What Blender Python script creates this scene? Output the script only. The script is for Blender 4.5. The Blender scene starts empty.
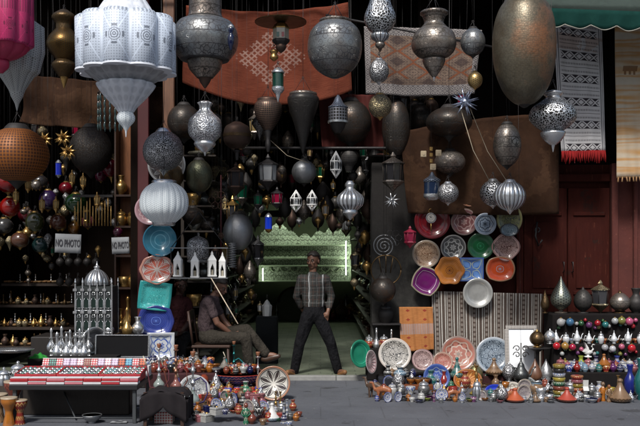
import bpy, bmesh, math, random
from mathutils import Vector, Matrix
R = random.Random(11)
PI = math.pi
scene = bpy.context.scene
COL = scene.collection
F, HZ, CZ, CD = 850.0, 252.0, 1.6, 3.2          # focal length in pixels of a 640 wide frame, horizon row, eye height

def P(px, py, Y):
    D = Y + CD; return Vector(((px - 320) / F * D, Y, CZ - (py - HZ) / F * D))
def SC(Y): return (Y + CD) / F       # metres per pixel at depth Y

# ------------------------------------------------------------------ mesh builder
class MB:
    def __init__(s):
        s.v = []; s.f = []; s.uv = []; s.sm = []
    def _add(s, vs, fs, uvs=None, smooth=True):
        o = len(s.v)
        s.v += [tuple(v) for v in vs]
        for i, f in enumerate(fs):
            s.f.append([o + k for k in f])
            s.uv.append(uvs[i] if uvs else [(0.0, 0.0)] * len(f))
            s.sm.append(smooth)
    def lathe(s, prof, seg=24, c=(0, 0, 0), lobes=None, axis='z', sx=1, sy=1, smooth=True, cell=0.05):
        """prof: [(z, r)]; lobes: (n, depth)"""
        c = Vector(c)
        rmax = max(r for _, r in prof)
        nu = max(1, round(2 * PI * rmax / cell))
        if lobes: seg = max(seg, lobes[0] * 8)
        vs = []; arc = [0]
        for i, (z, r) in enumerate(prof):
            if i: arc.append(arc[-1] + math.hypot(z - prof[i-1][0], r - prof[i-1][1]))
            for k in range(seg):
                a = 2 * PI * k / seg
                rr = max(r, 1e-4)
                if lobes:
                    rr *= 1 - lobes[1] + lobes[1] * abs(math.sin(lobes[0] * a / 2)) ** 0.7
                p = Vector((rr * math.cos(a) * sx, rr * math.sin(a) * sy, z))
                if axis == 'y': p = Vector((p.x, -p.z, p.y))
                if axis == 'x': p = Vector((p.z, p.x, p.y))
                vs.append(p + c)
        fs = []; uvs = []
        for i in range(len(prof) - 1):
            for k in range(seg):
                k2 = (k + 1) % seg
                fs.append([i*seg + k, i*seg + k2, (i+1)*seg + k2, (i+1)*seg + k])
                u0, u1 = k / seg * nu, (k + 1) / seg * nu
                uvs.append([(u0, arc[i]/cell), (u1, arc[i]/cell), (u1, arc[i+1]/cell), (u0, arc[i+1]/cell)])
        s._add(vs, fs, uvs, smooth)
        for i in (0, len(prof) - 1):
            if prof[i][1] > 2e-3:
                o = i * seg
                f = [o + k for k in range(seg)]
                s._add([vs[j] for j in f], [list(range(seg))], None, False)
        return s
    def ball(s, c, r, seg=16, rings=8, sz=1, sx=1, sy=1):
        pr = [(-math.cos(PI * i / rings) * r * sz, math.sin(PI * i / rings) * r) for i in range(rings + 1)]
        return s.lathe(pr, seg, c, sx=sx, sy=sy)
    def box(s, c, d, rot=0, bev=0):
        x, y, z = d[0] / 2, d[1] / 2, d[2] / 2
        m = Matrix.Rotation(rot, 3, 'Z') if not isinstance(rot, Matrix) else rot
        if bev:
            b = min(bev, x*.9, y*.9, z*.9); vs = []
            idx = {}
            for ix in (-1, 1):
                for iy in (-1, 1):
                    for iz in (-1, 1):
                        for ax in range(3):
                            q = [ix*(x-b), iy*(y-b), iz*(z-b)]
                            q[ax] = (ix*x, iy*y, iz*z)[ax]
                            idx[(ix, iy, iz, ax)] = len(vs); vs.append(m @ Vector(q) + Vector(c))
            fs = []
            for ax in range(3):
                for sg in (-1, 1):
                    o1, o2 = [a for a in range(3) if a != ax]
                    loop = []
                    for a, b2 in ((-1, -1), (1, -1), (1, 1), (-1, 1)):
                        k = [0, 0, 0]; k[ax] = sg; k[o1] = a; k[o2] = b2
                        loop.append(idx[(*k, ax)])
                    fs.append(loop)
            for ax in range(3):
                o1, o2 = [a for a in range(3) if a != ax]
                for a in (-1, 1):
                    for b2 in (-1, 1):
                        q = []
                        for t, e in ((-1, o1), (1, o1), (1, o2), (-1, o2)):
                            k = [0, 0, 0]; k[ax] = t; k[o1] = a; k[o2] = b2
                            q.append(idx[(*k, e)])
                        fs.append(q)
            for ix in (-1, 1):
                for iy in (-1, 1):
                    for iz in (-1, 1):
                        fs.append([idx[(ix, iy, iz, a)] for a in range(3)])
            s._add(vs, fs, None, False)
            s.fixn = True
            return s
        vs = [m @ Vector((a * x, b * y, e * z)) + Vector(c) for a in (-1, 1) for b in (-1, 1) for e in (-1, 1)]
        fs = [[0, 1, 3, 2], [4, 6, 7, 5], [0, 4, 5, 1], [2, 3, 7, 6], [0, 2, 6, 4], [1, 5, 7, 3]]
        s._add(vs, fs, None, False)
        return s
    def tube(s, pts, r, seg=8, taper=None):
        pts = [Vector(p) for p in pts]
        n = len(pts); vs = []
        up = None
        for i, p in enumerate(pts):
            t = (pts[min(i+1, n-1)] - pts[max(i-1, 0)]).normalized()
            if up is None:
                up = Vector((0, 0, 1)) if abs(t.z) < 0.9 else Vector((1, 0, 0))
            a = t.cross(up).normalized(); b = t.cross(a).normalized(); up = -b if False else up
            rr = r if taper is None else r + (taper - r) * i / max(1, n - 1)
            if isinstance(r, (list, tuple)): rr = r[i]
            for k in range(seg):
                g = 2 * PI * k / seg
                vs.append(p + (a * math.cos(g) + b * math.sin(g)) * rr)
        fs = []
        for i in range(n - 1):
            for k in range(seg):
                k2 = (k + 1) % seg
                fs.append([i*seg + k, (i+1)*seg + k, (i+1)*seg + k2, i*seg + k2])
        fs.append(list(range(seg))); fs.append([(n-1)*seg + k for k in range(seg)][::-1])
        s._add(vs, fs, None, True)
        s.fixn = True
        return s
    def ring(s, c, R0, r, axis='y', seg=24, a0=0, a1=2*PI):
        c = Vector(c); pts = []
        for k in range(seg + 1):
            a = a0 + (a1 - a0) * k / seg
            q = {'y': (R0*math.cos(a), 0, R0*math.sin(a)), 'z': (R0*math.cos(a), R0*math.sin(a), 0), 'x': (0, R0*math.cos(a), R0*math.sin(a))}[axis]
            pts.append(c + Vector(q))
        return s.tube(pts, r, 6)
    def sheet(s, fn, nu, nv, th=0.004):
        """fn(u, v) -> point; a cloth with thickness th along -normal approx y"""
        vs = []; 
        for side in (0, 1):
            for j in range(nv + 1):
                for i in range(nu + 1):
                    p = Vector(fn(i / nu, j / nv)); p.y += side * th
                    vs.append(p)
        W = nu + 1; N = W * (nv + 1); fs = []; uvs = []
        for j in range(nv):
            for i in range(nu):
                a = j*W + i
                q = [(i/nu, j/nv), ((i+1)/nu, j/nv), ((i+1)/nu, (j+1)/nv), (i/nu, (j+1)/nv)]
                fs.append([a, a+1, a+1+W, a+W]); uvs.append(q)
                fs.append([N+a, N+a+W, N+a+1+W, N+a+1]); uvs.append([q[0], q[3], q[2], q[1]])
        def edge(lst):
            for a, b in zip(lst, lst[1:]):
                fs.append([a, N+a, N+b, b]); uvs.append([(0.01, .01)] * 4)
        edge([i for i in range(W)]); edge([nv*W + i for i in range(W)][::-1])
        edge([j*W for j in range(nv+1)][::-1]); edge([j*W + nu for j in range(nv+1)])
        s._add(vs, fs, uvs, True)
        return s
    def prism(s, pts, y0, y1):
        """polygon in xz extruded along y"""
        n = len(pts)
        vs = [Vector((x, y0, z)) for x, z in pts] + [Vector((x, y1, z)) for x, z in pts]
        fs = [list(range(n)), list(range(n, 2*n))[::-1]] + [[i, n+i, n+(i+1) % n, (i+1) % n] for i in range(n)]
        s._add(vs, fs, None, False); s.fixn = True
        return s
    def disc(s, R0, prof, seg=40, wav=(0, 0), oval=1, sq=0):
        """a plate facing -y, centre at origin, prof: [(r_fraction, depth_y)]; polar uv (angle 0..1, r)"""
        vs = []; rf = [p[0] for p in prof]
        for i, (r, d) in enumerate(prof):
            for k in range(seg):
                a = 2 * PI * k / seg
                rr = max(r, 1e-3) * R0 * (1 + wav[1] * math.cos(wav[0] * a) * r)
                if sq:
                    q = max(abs(math.cos(a)), abs(math.sin(a)))
                    rr *= (1 - sq) + sq / q * 0.9
                vs.append((rr * math.cos(a), d * R0, rr * math.sin(a) * oval))
        fs = []; uvs = []
        for i in range(len(prof) - 1):
            for k in range(seg):
                k2 = (k+1) % seg
                fs.append([i*seg+k, (i+1)*seg+k, (i+1)*seg+k2, i*seg+k2][::-1])
                uvs.append([(k/seg, rf[i]), (k/seg, rf[i+1]), ((k+1)/seg, rf[i+1]), ((k+1)/seg, rf[i])][::-1])
        s._add(vs, fs, uvs, True)
        return s
    def build(s, name, mat, parent=None, label=None, loc=None):
        me = bpy.data.meshes.new(name)
        me.from_pydata(s.v, [], s.f)
        me.polygons.foreach_set('use_smooth', s.sm)
        uvl = me.uv_layers.new(name='UVMap')
        flat = []
        for u in s.uv:
            for a in u: flat += [a[0], a[1]]
        uvl.data.foreach_set('uv', flat)
        if getattr(s, 'fixn', False):
            bm = bmesh.new(); bm.from_mesh(me); bmesh.ops.recalc_face_normals(bm, faces=bm.faces); bm.to_mesh(me); bm.free()
        me.materials.append(mat)
        me.update()
        o = bpy.data.objects.new(name, me)
        COL.objects.link(o)
        if parent: o.parent = parent
        if label: o['label'] = label
        if loc is not None: o.location = loc
        return o

def tag(o, label=None, cat=None, group=None, kind=None):
    if label: o['label'] = label
    if cat: o['category'] = cat
    if group: o['group'] = group
    if kind: o['kind'] = kind
    return o
def thing(name, label, cat, loc=(0, 0, 0), rz=0, group=None):
    o = bpy.data.objects.new(name, None); COL.objects.link(o)
    o.empty_display_size = 0.05
    o.location = loc; o.rotation_euler = (0, 0, rz)
    return tag(o, label, cat, group)
def copy_tree(o, parent=None):
    c = o.copy(); COL.objects.link(c)
    if parent: c.parent = parent
    for ch in kids(o): copy_tree(ch, c)
    return c
KIDS = {}
def kids(o):
    return KIDS.get(o.name) if o.name in KIDS else [x for x in COL.objects if x.parent is o]

# ------------------------------------------------------------------ shader maths
class E:
    __slots__ = ('t', 's')
    def __init__(e, t, s): e.t = t; e.s = s
    def _m(e, op, *a, clamp=False):
        n = e.t.nodes.new('ShaderNodeMath'); n.operation = op; n.use_clamp = clamp
        for i, x in enumerate((e,) + a):
            if isinstance(x, E): e.t.links.new(x.s, n.inputs[i])
            else: n.inputs[i].default_value = x
        return E(e.t, n.outputs[0])
    def __add__(a, b): return a._m('ADD', b)
    __radd__ = __add__
    def __sub__(a, b): return a._m('SUBTRACT', b)
    def __rsub__(a, b): return a._m('MULTIPLY', -1.0)._m('ADD', b)
    def __mul__(a, b): return a._m('MULTIPLY', b)
    __rmul__ = __mul__
    def __truediv__(a, b): return a._m('DIVIDE', b)
    def sin(a): return a._m('SINE')
    def cos(a): return a._m('COSINE')
    def abs(a): return a._m('ABSOLUTE')
    def fr(a): return a._m('FRACT')
    def fl(a): return a._m('FLOOR')
    def lt(a, b): return a._m('LESS_THAN', b)
    def gt(a, b): return a._m('GREATER_THAN', b)
    def mn(a, b): return a._m('MINIMUM', b)
    def mx(a, b): return a._m('MAXIMUM', b)
    def pw(a, b): return a._m('POWER', b)
    def sq(a): return a._m('SQRT')
    def cl(a): return a._m('ADD', 0.0, clamp=True)
    def tri(a): return (a.fr() - 0.5).abs() * 2     # 1 at integers, 0 at halves
    def band(a, lo, hi): return a.gt(lo) * a.lt(hi)
class S:
    def __init__(s, t):
        s.t = t; s.tc = t.nodes.new('ShaderNodeTexCoord')
    def sep(s, sock):
        n = s.t.nodes.new('ShaderNodeSeparateXYZ'); s.t.links.new(sock, n.inputs[0]); return [E(s.t, o) for o in n.outputs]
    def uv(s):
        x = s.sep(s.tc.outputs['UV']); return x[0], x[1]
    def obj(s): return s.sep(s.tc.outputs['Object'])
    def world(s):
        n = s.t.nodes.new('ShaderNodeNewGeometry'); return s.sep(n.outputs['Position'])
    def rnd(s):
        n = s.t.nodes.new('ShaderNodeObjectInfo'); return E(s.t, n.outputs['Random'])
    def vec(s, x, y, z=0.0):
        n = s.t.nodes.new('ShaderNodeCombineXYZ')
        for i, a in enumerate((x, y, z)):
            if isinstance(a, E): s.t.links.new(a.s, n.inputs[i])
            else: n.inputs[i].default_value = a
        return n.outputs[0]
    def noise(s, sc, det=4, rough=0.6, v=None, out=0):
        n = s.t.nodes.new('ShaderNodeTexNoise'); n.inputs['Scale'].default_value = sc
        n.inputs['Detail'].default_value = det; n.inputs['Roughness'].default_value = rough
        s.t.links.new(v if v is not None else s.tc.outputs['Object'], n.inputs['Vector'])
        return E(s.t, n.outputs[out])
    def vor(s, sc, feat='F1', v=None, out='Distance'):
        n = s.t.nodes.new('ShaderNodeTexVoronoi'); n.feature = feat; n.inputs['Scale'].default_value = sc
        s.t.links.new(v if v is not None else s.tc.outputs['Object'], n.inputs['Vector'])
        return E(s.t, n.outputs[out])
    def mix(s, f, a, b):
        n = s.t.nodes.new('ShaderNodeMix'); n.data_type = 'RGBA'
        if isinstance(f, E): s.t.links.new(f.s, n.inputs[0])
        else: n.inputs[0].default_value = f
        for i, x in ((6, a), (7, b)):
            if isinstance(x, E): s.t.links.new(x.s, n.inputs[i])
            else: n.inputs[i].default_value = (*x, 1)
        return E(s.t, n.outputs[2])
    def ramp(s, f, stops, interp='LINEAR'):
        n = s.t.nodes.new('ShaderNodeValToRGB'); n.color_ramp.interpolation = interp
        s.t.links.new(f.s, n.inputs[0]); cr = n.color_ramp
        while len(cr.elements) < len(stops): cr.elements.new(0.5)
        for e, (p, c) in zip(cr.elements, stops): e.position = p
        for e, (p, c) in zip(cr.elements, stops): e.color = (*c, 1)
        return E(s.t, n.outputs[0])
MATS = {}
def material(name, fn, rough=0.5, metal=0.0, bump=0.3, bdist=0.002, coat=0.0, emit=None, trans=0.0, spec=None, sheen=0):
    if name in MATS: return MATS[name]
    m = bpy.data.materials.new(name); m.use_nodes = True
    t = m.node_tree; bs = t.nodes['Principled BSDF']
    s = S(t); d = fn(s) if callable(fn) else {'color': fn}
    c = d['color']
    if isinstance(c, E): t.links.new(c.s, bs.inputs['Base Color'])
    else: bs.inputs['Base Color'].default_value = (*c, 1)
    r = d.get('rough', rough)
    if isinstance(r, E): t.links.new(r.s, bs.inputs['Roughness'])
    else: bs.inputs['Roughness'].default_value = r
    me = d.get('metal', metal)
    if isinstance(me, E): t.links.new(me.s, bs.inputs['Metallic'])
    else: bs.inputs['Metallic'].default_value = me
    if 'height' in d:
        b = t.nodes.new('ShaderNodeBump'); b.inputs['Strength'].default_value = bump; b.inputs['Distance'].default_value = bdist
        t.links.new(d['height'].s, b.inputs['Height']); t.links.new(b.outputs[0], bs.inputs['Normal'])
    bs.inputs['Coat Weight'].default_value = coat
    bs.inputs['Transmission Weight'].default_value = trans
    if spec is not None: bs.inputs['Specular IOR Level'].default_value = spec
    if sheen: bs.inputs['Sheen Weight'].default_value = sheen
    if emit:
        bs.inputs['Emission Color'].default_value = (*emit[0], 1); bs.inputs['Emission Strength'].default_value = emit[1]
    MATS[name] = m
    return m
def mulc(c, k): return tuple(min(1, x * k) for x in c)
SKY_STRENGTH, SUN_STRENGTH, EXPOSURE = 0.075, 3.1, 0.45
# ------------------------------------------------------------------ materials
def metal(key, base, pat='plain', dark=(0.012, 0.011, 0.01), sc=1.0, rough=0.38, met=0.85, bump=0.5, wear=0.35, alt=None):
    name = 'metal_' + key
    if max(base) < .22: base = mulc(base, .62)
    if name in MATS: return MATS[name]
    def fn(s):
        u, v = s.uv(); us, vs = u * sc, v * sc
        g = s.noise(9, 5); g2 = s.noise(60, 3)
        if pat == 'plain': m = g2 * 0.0; h = g2
        elif pat == 'hammer':
            vo = s.vor(1.6 * sc, v=s.vec(u, v)); m = vo.gt(0.62) * 0.25; h = vo * -1.0
        elif pat == 'dots':
            du = us.fr() - 0.5; dv = (vs + us.fl() * 0.5).fr() - 0.5
            d = (du * du + dv * dv).sq(); m = d.lt(0.24); h = d.mn(0.3)
        elif pat == 'arab':
            vo = s.vor(1.5 * sc, 'DISTANCE_TO_EDGE', v=s.vec(u, v)); m = vo.gt(0.09); h = vo.mn(0.12) * -6.0
        elif pat == 'ribs':
            r = (us * 2 * PI).sin(); m = r.lt(-0.55); h = r
        elif pat == 'star':
            a = (us * 2 * PI).cos() * (vs * 2 * PI).cos(); b = ((us + vs) * 2 * PI).cos() * ((us - vs) * 2 * PI).cos()
            w = a + b * 0.7; m = w.abs().lt(0.33); h = w.abs().mn(0.5)
        elif pat == 'mosaic':   # small glass and wire squares
            a = us.tri().mx(vs.tri()); m = a.lt(0.72); h = a.gt(0.72)
        elif pat == 'panel':    # carved panels with rosettes in outline, as on pierced sheet lamps
            du = (us * 0.5).fr() - 0.5; dv = (vs * 0.5).fr() - 0.5
            d = (du * du + dv * dv).sq()
            rr = ((d * 9.0).fr()).lt(0.4) * d.lt(0.36)
            dg = ((us * 0.5 + vs * 0.5).tri().gt(0.9)).mx((us * 0.5 - vs * 0.5).tri().gt(0.9)) * d.gt(0.30)
            fine = (us * 4).tri() * (vs * 4).tri()
            m = rr * 0.85 + fine.gt(0.55) * 0.45 * (1 - rr); h = dg * 1.0 - rr * 0.6
            m = (m - dg * 0.5).cl()
        elif pat == 'aged':
            k = (vs * .42).fl(); par = (k * .5).fr().gt(.25)
            st = ((us * 2 * PI * .5).cos() * (vs * 2 * PI * .5).cos() + ((us + vs) * PI).cos() * ((us - vs) * PI).cos() * .7).abs().lt(.16)
            vo = s.vor(1.1 * sc, 'DISTANCE_TO_EDGE', v=s.vec(u, v)).lt(.07)
            ln = ((vs * .42).fr() - .5).abs().gt(.46); fine = ((us * 3).tri() * (vs * 3).tri()).gt(.5) * par * .5
            m = (st * par + vo * (1 - par) + ln + fine).cl() * (g * 1.5 + .1).cl(); h = m * -1.2 + s.noise(4, 5) * 2
        else: raise ValueError(pat)
        b2 = alt or mulc(base, 0.35)
        big = s.noise(2.6, 5)
        c = s.mix(((big * .6 + g * .4) * 3.0 - 1.25 - (1 - wear) * 0.2).cl() * min(1, wear * 1.6), base, b2)
        c = s.mix(m, c, dark)
        return {'color': c, 'height': h + g2 * 0.25, 'rough': (rough + g * 0.25 - 0.1 + m * 0.2).cl(), 'metal': (met - m * 0.6).cl()}
    return material(name, fn, bump=bump, bdist=0.004)

SILVER = (0.62, 0.63, 0.64)
M_ = lambda: None
silver_arab = metal('silver_arab', (0.72, 0.74, 0.76), 'arab', sc=1.2, rough=.28)
silver_star = metal('silver_star', (0.82, 0.84, 0.87), 'arab', sc=1.7, rough=.24, dark=(.10, .10, .11), wear=.1)
silver_dots = metal('silver_dots', (0.60, 0.60, 0.61), 'arab', sc=1.9, rough=.34)
silver_rib = metal('silver_rib', (0.62, 0.65, 0.68), 'ribs', sc=.9, rough=.26, dark=(.08, .08, .085))
silver = metal('silver', (0.60, 0.61, 0.62), 'plain', rough=.22)
silver_hammer = metal('silver_hammer', (0.66, 0.68, 0.7), 'hammer', sc=1.3, rough=.2, bump=1)
tin = metal('tin', (0.30, 0.31, 0.32), 'plain', rough=.42)
tin_panel = metal('tin_panel', (0.42, 0.43, 0.44), 'panel', sc=1.2, rough=.4)
pewter = metal('pewter', (0.28, 0.25, 0.22), 'aged', sc=1.0, dark=(.03, .025, .02), alt=(.12, .055, .03), wear=.9, rough=.34, met=.8)
pewter_star = metal('pewter_star', (0.27, 0.285, 0.29), 'aged', sc=.9, dark=(.035, .035, .04), alt=(.10, .06, .035), wear=.8, rough=.32, met=.8)
dkmetal = metal('dark', (0.05, 0.045, 0.043), 'plain', rough=.55, met=.35)
dkmetal_dots = metal('dark_dots', (0.07, 0.065, 0.06), 'dots', sc=1.6, rough=.5, met=.45)
dkmetal_mos = metal('dark_mosaic', (0.14, 0.13, 0.12), 'mosaic', sc=2.2, rough=.45, met=.6)
iron = metal('iron', (0.09, 0.085, 0.085), 'plain', rough=.5, met=.8)
brass = metal('brass', (0.42, 0.26, 0.09), 'plain', rough=.28)
brass_dots = metal('brass_dots', (0.44, 0.30, 0.12), 'dots', sc=2.4, rough=.3)
brass_arab = metal('brass_arab', (0.52, 0.42, 0.24), 'arab', sc=2.4, rough=.3)
brass_dk = metal('brass_dark', (0.16, 0.10, 0.045), 'hammer', sc=1.5, rough=.38)
copper_dk = metal('copper_dark', (0.15, 0.085, 0.06), 'star', sc=1.8, rough=.42, met=.7)
bronze_gr = metal('bronze_green', (0.16, 0.17, 0.11), 'hammer', sc=2, rough=.36, alt=(.18, .09, .04))
def gourd_fn(s):
    u, v = s.uv(); x, y, z = s.obj(); g = s.noise(5, 6); g2 = s.noise(24, 4)
    grid = (u * 2.6).tri().mx((v * 2.6).tri()).gt(.78)
    c = s.mix((g * 2.6 - .8).cl(), (.20, .18, .13), (.09, .065, .035))
    ru = ((x - .14).abs() * 2.2 + (z - .62).abs() * 1.2 + (g - .5) * 2.6)
    c = s.mix((1.1 - ru * 1.5).cl() * .8, c, (.34, .12, .04)); c = s.mix(((z - .35).abs() * -3 + 1.0 + g2 * .4).cl() * .5, c, (.07, .06, .04))
    ham = s.vor(2.4, v=s.vec(u, v)); c = s.mix((ham - .35).cl() * .8, c, (.045, .038, .025))
    return {'color': s.mix(grid * .45, c, (.05, .045, .04)), 'height': grid * -.5 + ham * -1.5 + g2 * .5, 'rough': g * .3 + .28, 'metal': .65 - grid * .3}
gourd_m = material('metal_gourd', gourd_fn, bump=.25, bdist=.003)
orange_orb = metal('orange_orb', (0.27, 0.085, 0.008), 'mosaic', sc=1.3, rough=.5, met=.2, dark=(.07, .018, .003))
whitelamp = metal('white_lamp', (0.62, 0.66, 0.74), 'panel', sc=1.05, rough=.5, met=.05, wear=.1, dark=(.20, .21, .24))
def lobe_tile_fn(base, dark):
    def fn(s):
        u, v = s.uv(); du = u.fr() - .5; dv = (v - .86) * 1.0
        d = (du * du + dv * dv).sq()
        ring = d.band(.03, .06).mx(d.band(.10, .13)).mx(d.band(.175, .195)); petal = (d.band(.24, .31)) * ((du / (d + .01)).abs().lt(.3)).mx((dv / (d + .01)).abs().lt(.3) * d.band(.24, .31))
        ln = ((du.abs() - (dv.abs() * .62)).abs().lt(.022)) * d.gt(.22); e = du.abs().gt(.475)
        lat = ((u * 12).tri() * (v * 12).tri()).gt(.46) * .5
        g = s.noise(6, 5); edge = (v.lt(.09)).mx(v.gt(1.60)) * ((u * 8).tri().gt(.5))
        m = (ring.mx(petal) * .9).mx(lat * (1 - ring) * (1 - ln)).mx(edge * .7)
        c = s.mix(m, s.mix((g * 1.6 - .5).cl() * .35, base, mulc(base, .6)), dark)
        return {'color': s.mix((ln.mx(e)) * .8, c, mulc(base, 1.25)), 'height': ln * 1.0 - m * .8}
    return fn
white_drum = material('metal_white_drum', lobe_tile_fn((.58, .65, .76), (.13, .15, .19)), rough=.5, bump=.6, bdist=.006)
pink_drum = material('metal_pink_drum', lobe_tile_fn((.42, .02, .11), (.12, .006, .035)), rough=.5, bump=.6, bdist=.006)
whitelamp_rib = metal('white_lamp_rib', (0.66, 0.69, 0.75), 'panel', sc=1.0, rough=.5, met=.05, wear=.1, dark=(.33, .35, .39))
whitelamp_grey = metal('white_lamp_grey', (0.36, 0.37, 0.39), 'panel', sc=1.0, rough=.55, met=.05, wear=.3, dark=(.16, .16, .17))
whiteglobe = metal('white_globe', (0.80, 0.86, 0.88), 'dots', sc=2.2, rough=.4, met=.0, wear=.1, dark=(.42, .50, .55))
greylamp = metal('grey_lamp', (0.38, 0.39, 0.38), 'dots', sc=2, rough=.55, met=.1, wear=.3, dark=(.12, .12, .12))
pinklamp = metal('pink_lamp', (0.62, 0.03, 0.16), 'panel', sc=1.05, rough=.5, met=.05, wear=.1, dark=(.22, .01, .06))
pinklamp_p = metal('pink_lamp_plain', (0.36, 0.02, 0.07), 'plain', rough=.5, met=.05, wear=.1)
seagreen_m = metal('blue_black', (0.03, 0.045, 0.08), 'dots', sc=2.2, rough=.35, met=.6, dark=(.2, .22, .26))

def paint(key, c, rough=0.45, coat=0.0, var=0.25, met=0.0):
    def fn(s):
        g = s.noise(7, 5)
        return {'color': s.mix((g * 1.6 - 0.4).cl() * var * 2, c, mulc(c, 0.45)), 'height': s.noise(90, 2)}
    return material('paint_' + key, fn, rough=rough, coat=coat, bump=0.15, metal=met)
def glaze(key, c, c2=None, rings=6.0, rough=0.30):
    """glazed clay with bands of pattern"""
    name = 'glaze_' + key
    if name in MATS: return MATS[name]
    c = mulc(c, .68); c2 = mulc(c2, .7) if c2 else mulc(c, 0.4)
    def fn(s):
        u, v = s.uv()
        zig = (v * 0.8 * rings / 6 + (u * 1.5).tri() * 0.35).fr()
        m = zig.lt(0.22) + (((u * 2).fr() - 0.5).abs().lt(0.16)) * (v * 0.8).fr().band(0.55, 0.75)
        n = s.noise(14, 4)
        rv = s.rnd(); c_ = s.mix((rv * 3).fr() * .6, c, mulc(c, .35)); m = m * rv.gt(.25); dirt = (s.noise(30, 5) * 3 - 1.6).cl() * .7
        return {'color': s.mix(dirt, s.mix((m).cl(), s.mix((n * 1.4 - 0.4).cl() * 0.6, c_, mulc(c, 0.4)), c2), (.05, .04, .03)), 'height': s.noise(40, 2), 'rough': (rv * .35 + rough * .6).cl()}
    return material(name, fn, rough=rough, coat=0.4, bump=0.12)
def glass(key, c, rough=0.08):
    return material('glass_' + key, lambda s: {'color': s.mix((s.noise(20, 2)).cl() * .4, c, mulc(c, .5))}, rough=rough, coat=.5, trans=0.25)
def wood(key, c, rough=0.55):
    def fn(s):
        x, y, z = s.obj()
        n = s.noise(6, 6, v=s.vec(x * 9, y * 9, z))
        return {'color': s.mix((n * 2 - 0.5).cl(), mulc(c, 0.5), c), 'height': n}
    return material('wood_' + key, fn, rough=rough, bump=0.3)
def plate_mat(key, cols, n=8, style='flower', rough=0.22, metalic=0.0):
    name = 'plate_' + key
    if name in MATS: return MATS[name]
    cols = [mulc(x, .95) for x in cols]; base, c1, c2 = cols[:3]; rim = cols[3] if len(cols) > 3 else c1
    def fn(s):
        u, r = s.uv(); a = u * (2 * PI)
        f = (a * n).cos()
        t = r + f * 0.05
        ga = u * n
        if style == 'flower':
            m1 = (t.band(0.12, 0.20)).mx(t.band(0.42, 0.50)).mx((r - f * 0.05).band(0.66, 0.72))
            d = (((ga).fr() - 0.5).abs() * (r * 6.0 / n * 1.0) * 1.0); e = ((r - 0.58).abs() * 1.0)
            q = (d * d * 2 + e * e * 9).sq(); m2 = q.lt(0.20) * q.gt(0.08)
            q2 = r.lt(0.10).mx(q.lt(0.05))
        elif style == 'curl':
            vo = s.vor(4.2, 'DISTANCE_TO_EDGE', v=s.vec(r * a.cos(), r * a.sin())); vf = s.vor(4.2, v=s.vec(r * a.cos(), r * a.sin()))
            m1 = ((vf * 5.5).fr().lt(0.42)) * vo.gt(0.035); m2 = (vf * 3).band(0.55, 0.8); q2 = vo.lt(0.03)
            ok = r.lt(0.84); m1 = m1 * ok; m2 = m2 * ok * 0.8; q2 = q2 * ok
        elif style == 'petal':
            w = ((ga).fr() - 0.5).abs(); arc = ((r - 0.12) / 0.7).cl(); wid = (arc * PI).sin() * 0.42
            m1 = (w - wid).abs().lt(0.05) * r.band(.12, .82); m2 = w.lt(wid * 0.55) * r.band(0.15, 0.8)
            q2 = r.band(0.84, 0.88)
        elif style == 'bowl':
            m1 = r.band(0.30, 0.36).mx(r.band(0.55, 0.6)); m2 = (r * 14).fr().lt(0.5) * 0.35; q2 = r.lt(0.05)
        elif style == 'spot':
            x, y = r * a.cos(), r * a.sin()
            d = (x * x * 3 + y * y * 3).sq(); m1 = d.band(0.40, 0.46).mx(d.lt(.12)); m2 = (d * 6 + f * .3).fr().lt(0.3) * 0.6; q2 = d.band(.2, .24)
        else:  # plain
            m1 = r.band(0.68, 0.71); m2 = r.band(0.74, 0.76); q2 = r.lt(0.0)
        g = s.noise(22, 4)
        c = s.mix((g * 1.3 - 0.3).cl() * 0.45, base, mulc(base, 0.5))
        c = s.mix(m2.cl(), c, c2); c = s.mix(m1.cl(), c, c1); c = s.mix(q2.cl(), c, mulc(c1, .6))
        c = s.mix(r.gt(0.90), c, rim)
        c = s.mix((s.noise(5, 5) * 2 - 0.9).cl() * 0.5, c, mulc(base, 0.25))
        return {'color': c, 'height': m1 + s.noise(30, 2)}
    return material(name, fn, rough=rough, metal=metalic, bump=0.2, coat=0.25 if not metalic else 0)

# cloths --------------------------------------------------------------
def weave(s, amt=260):
    u, v = s.uv(); return s.noise(amt, 2)
def rug_orange(s):
    u, v = s.uv(); x = (u - 0.52); y = (v - 0.5)
    d = x.abs() * 1.35 + y.abs() * 0.95
    grid = ((x * 26 + y * 17).tri().gt(0.62)).mx((x * 26 - y * 17).tri().gt(0.62))
    ring = d.band(0.10, 0.30) * grid * ((x * 8 + y * 5).tri().mx((x * 8 - y * 5).tri())).gt(.35)
    n = s.noise(3.5, 6); st = s.noise(9, 3, v=s.vec(u * 1.5, v * 24))
    c = s.mix((n * 2.4 - .8).cl(), (.145, .034, .019), (.07, .017, .011)); c = s.mix((st * 1.6 - .6).cl(), c, (.26, .085, .045)); c = s.mix(((v * 90).tri().gt(.7)) * .35, c, (.09, .02, .012))
    return {'color': s.mix(ring * s.noise(14, 3) * 1.0, c, (.36, .24, .20)), 'height': s.noise(180, 2) + st}
def rug_leather(s):
    u, v = s.uv(); n = s.noise(2.2, 6); n2 = s.noise(14, 5)
    c = s.mix((n * 2 - .5).cl(), (.026, .013, .008), (.050, .024, .013))
    c = s.mix(s.noise(1.1, 7).gt(.56) * .35, c, (.085, .045, .025))
    return {'color': s.mix((n2 * 1.6 - .6).cl() * .5, c, (.014, .008, .006)), 'height': n2 + s.noise(3, 5) * 5}
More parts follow.
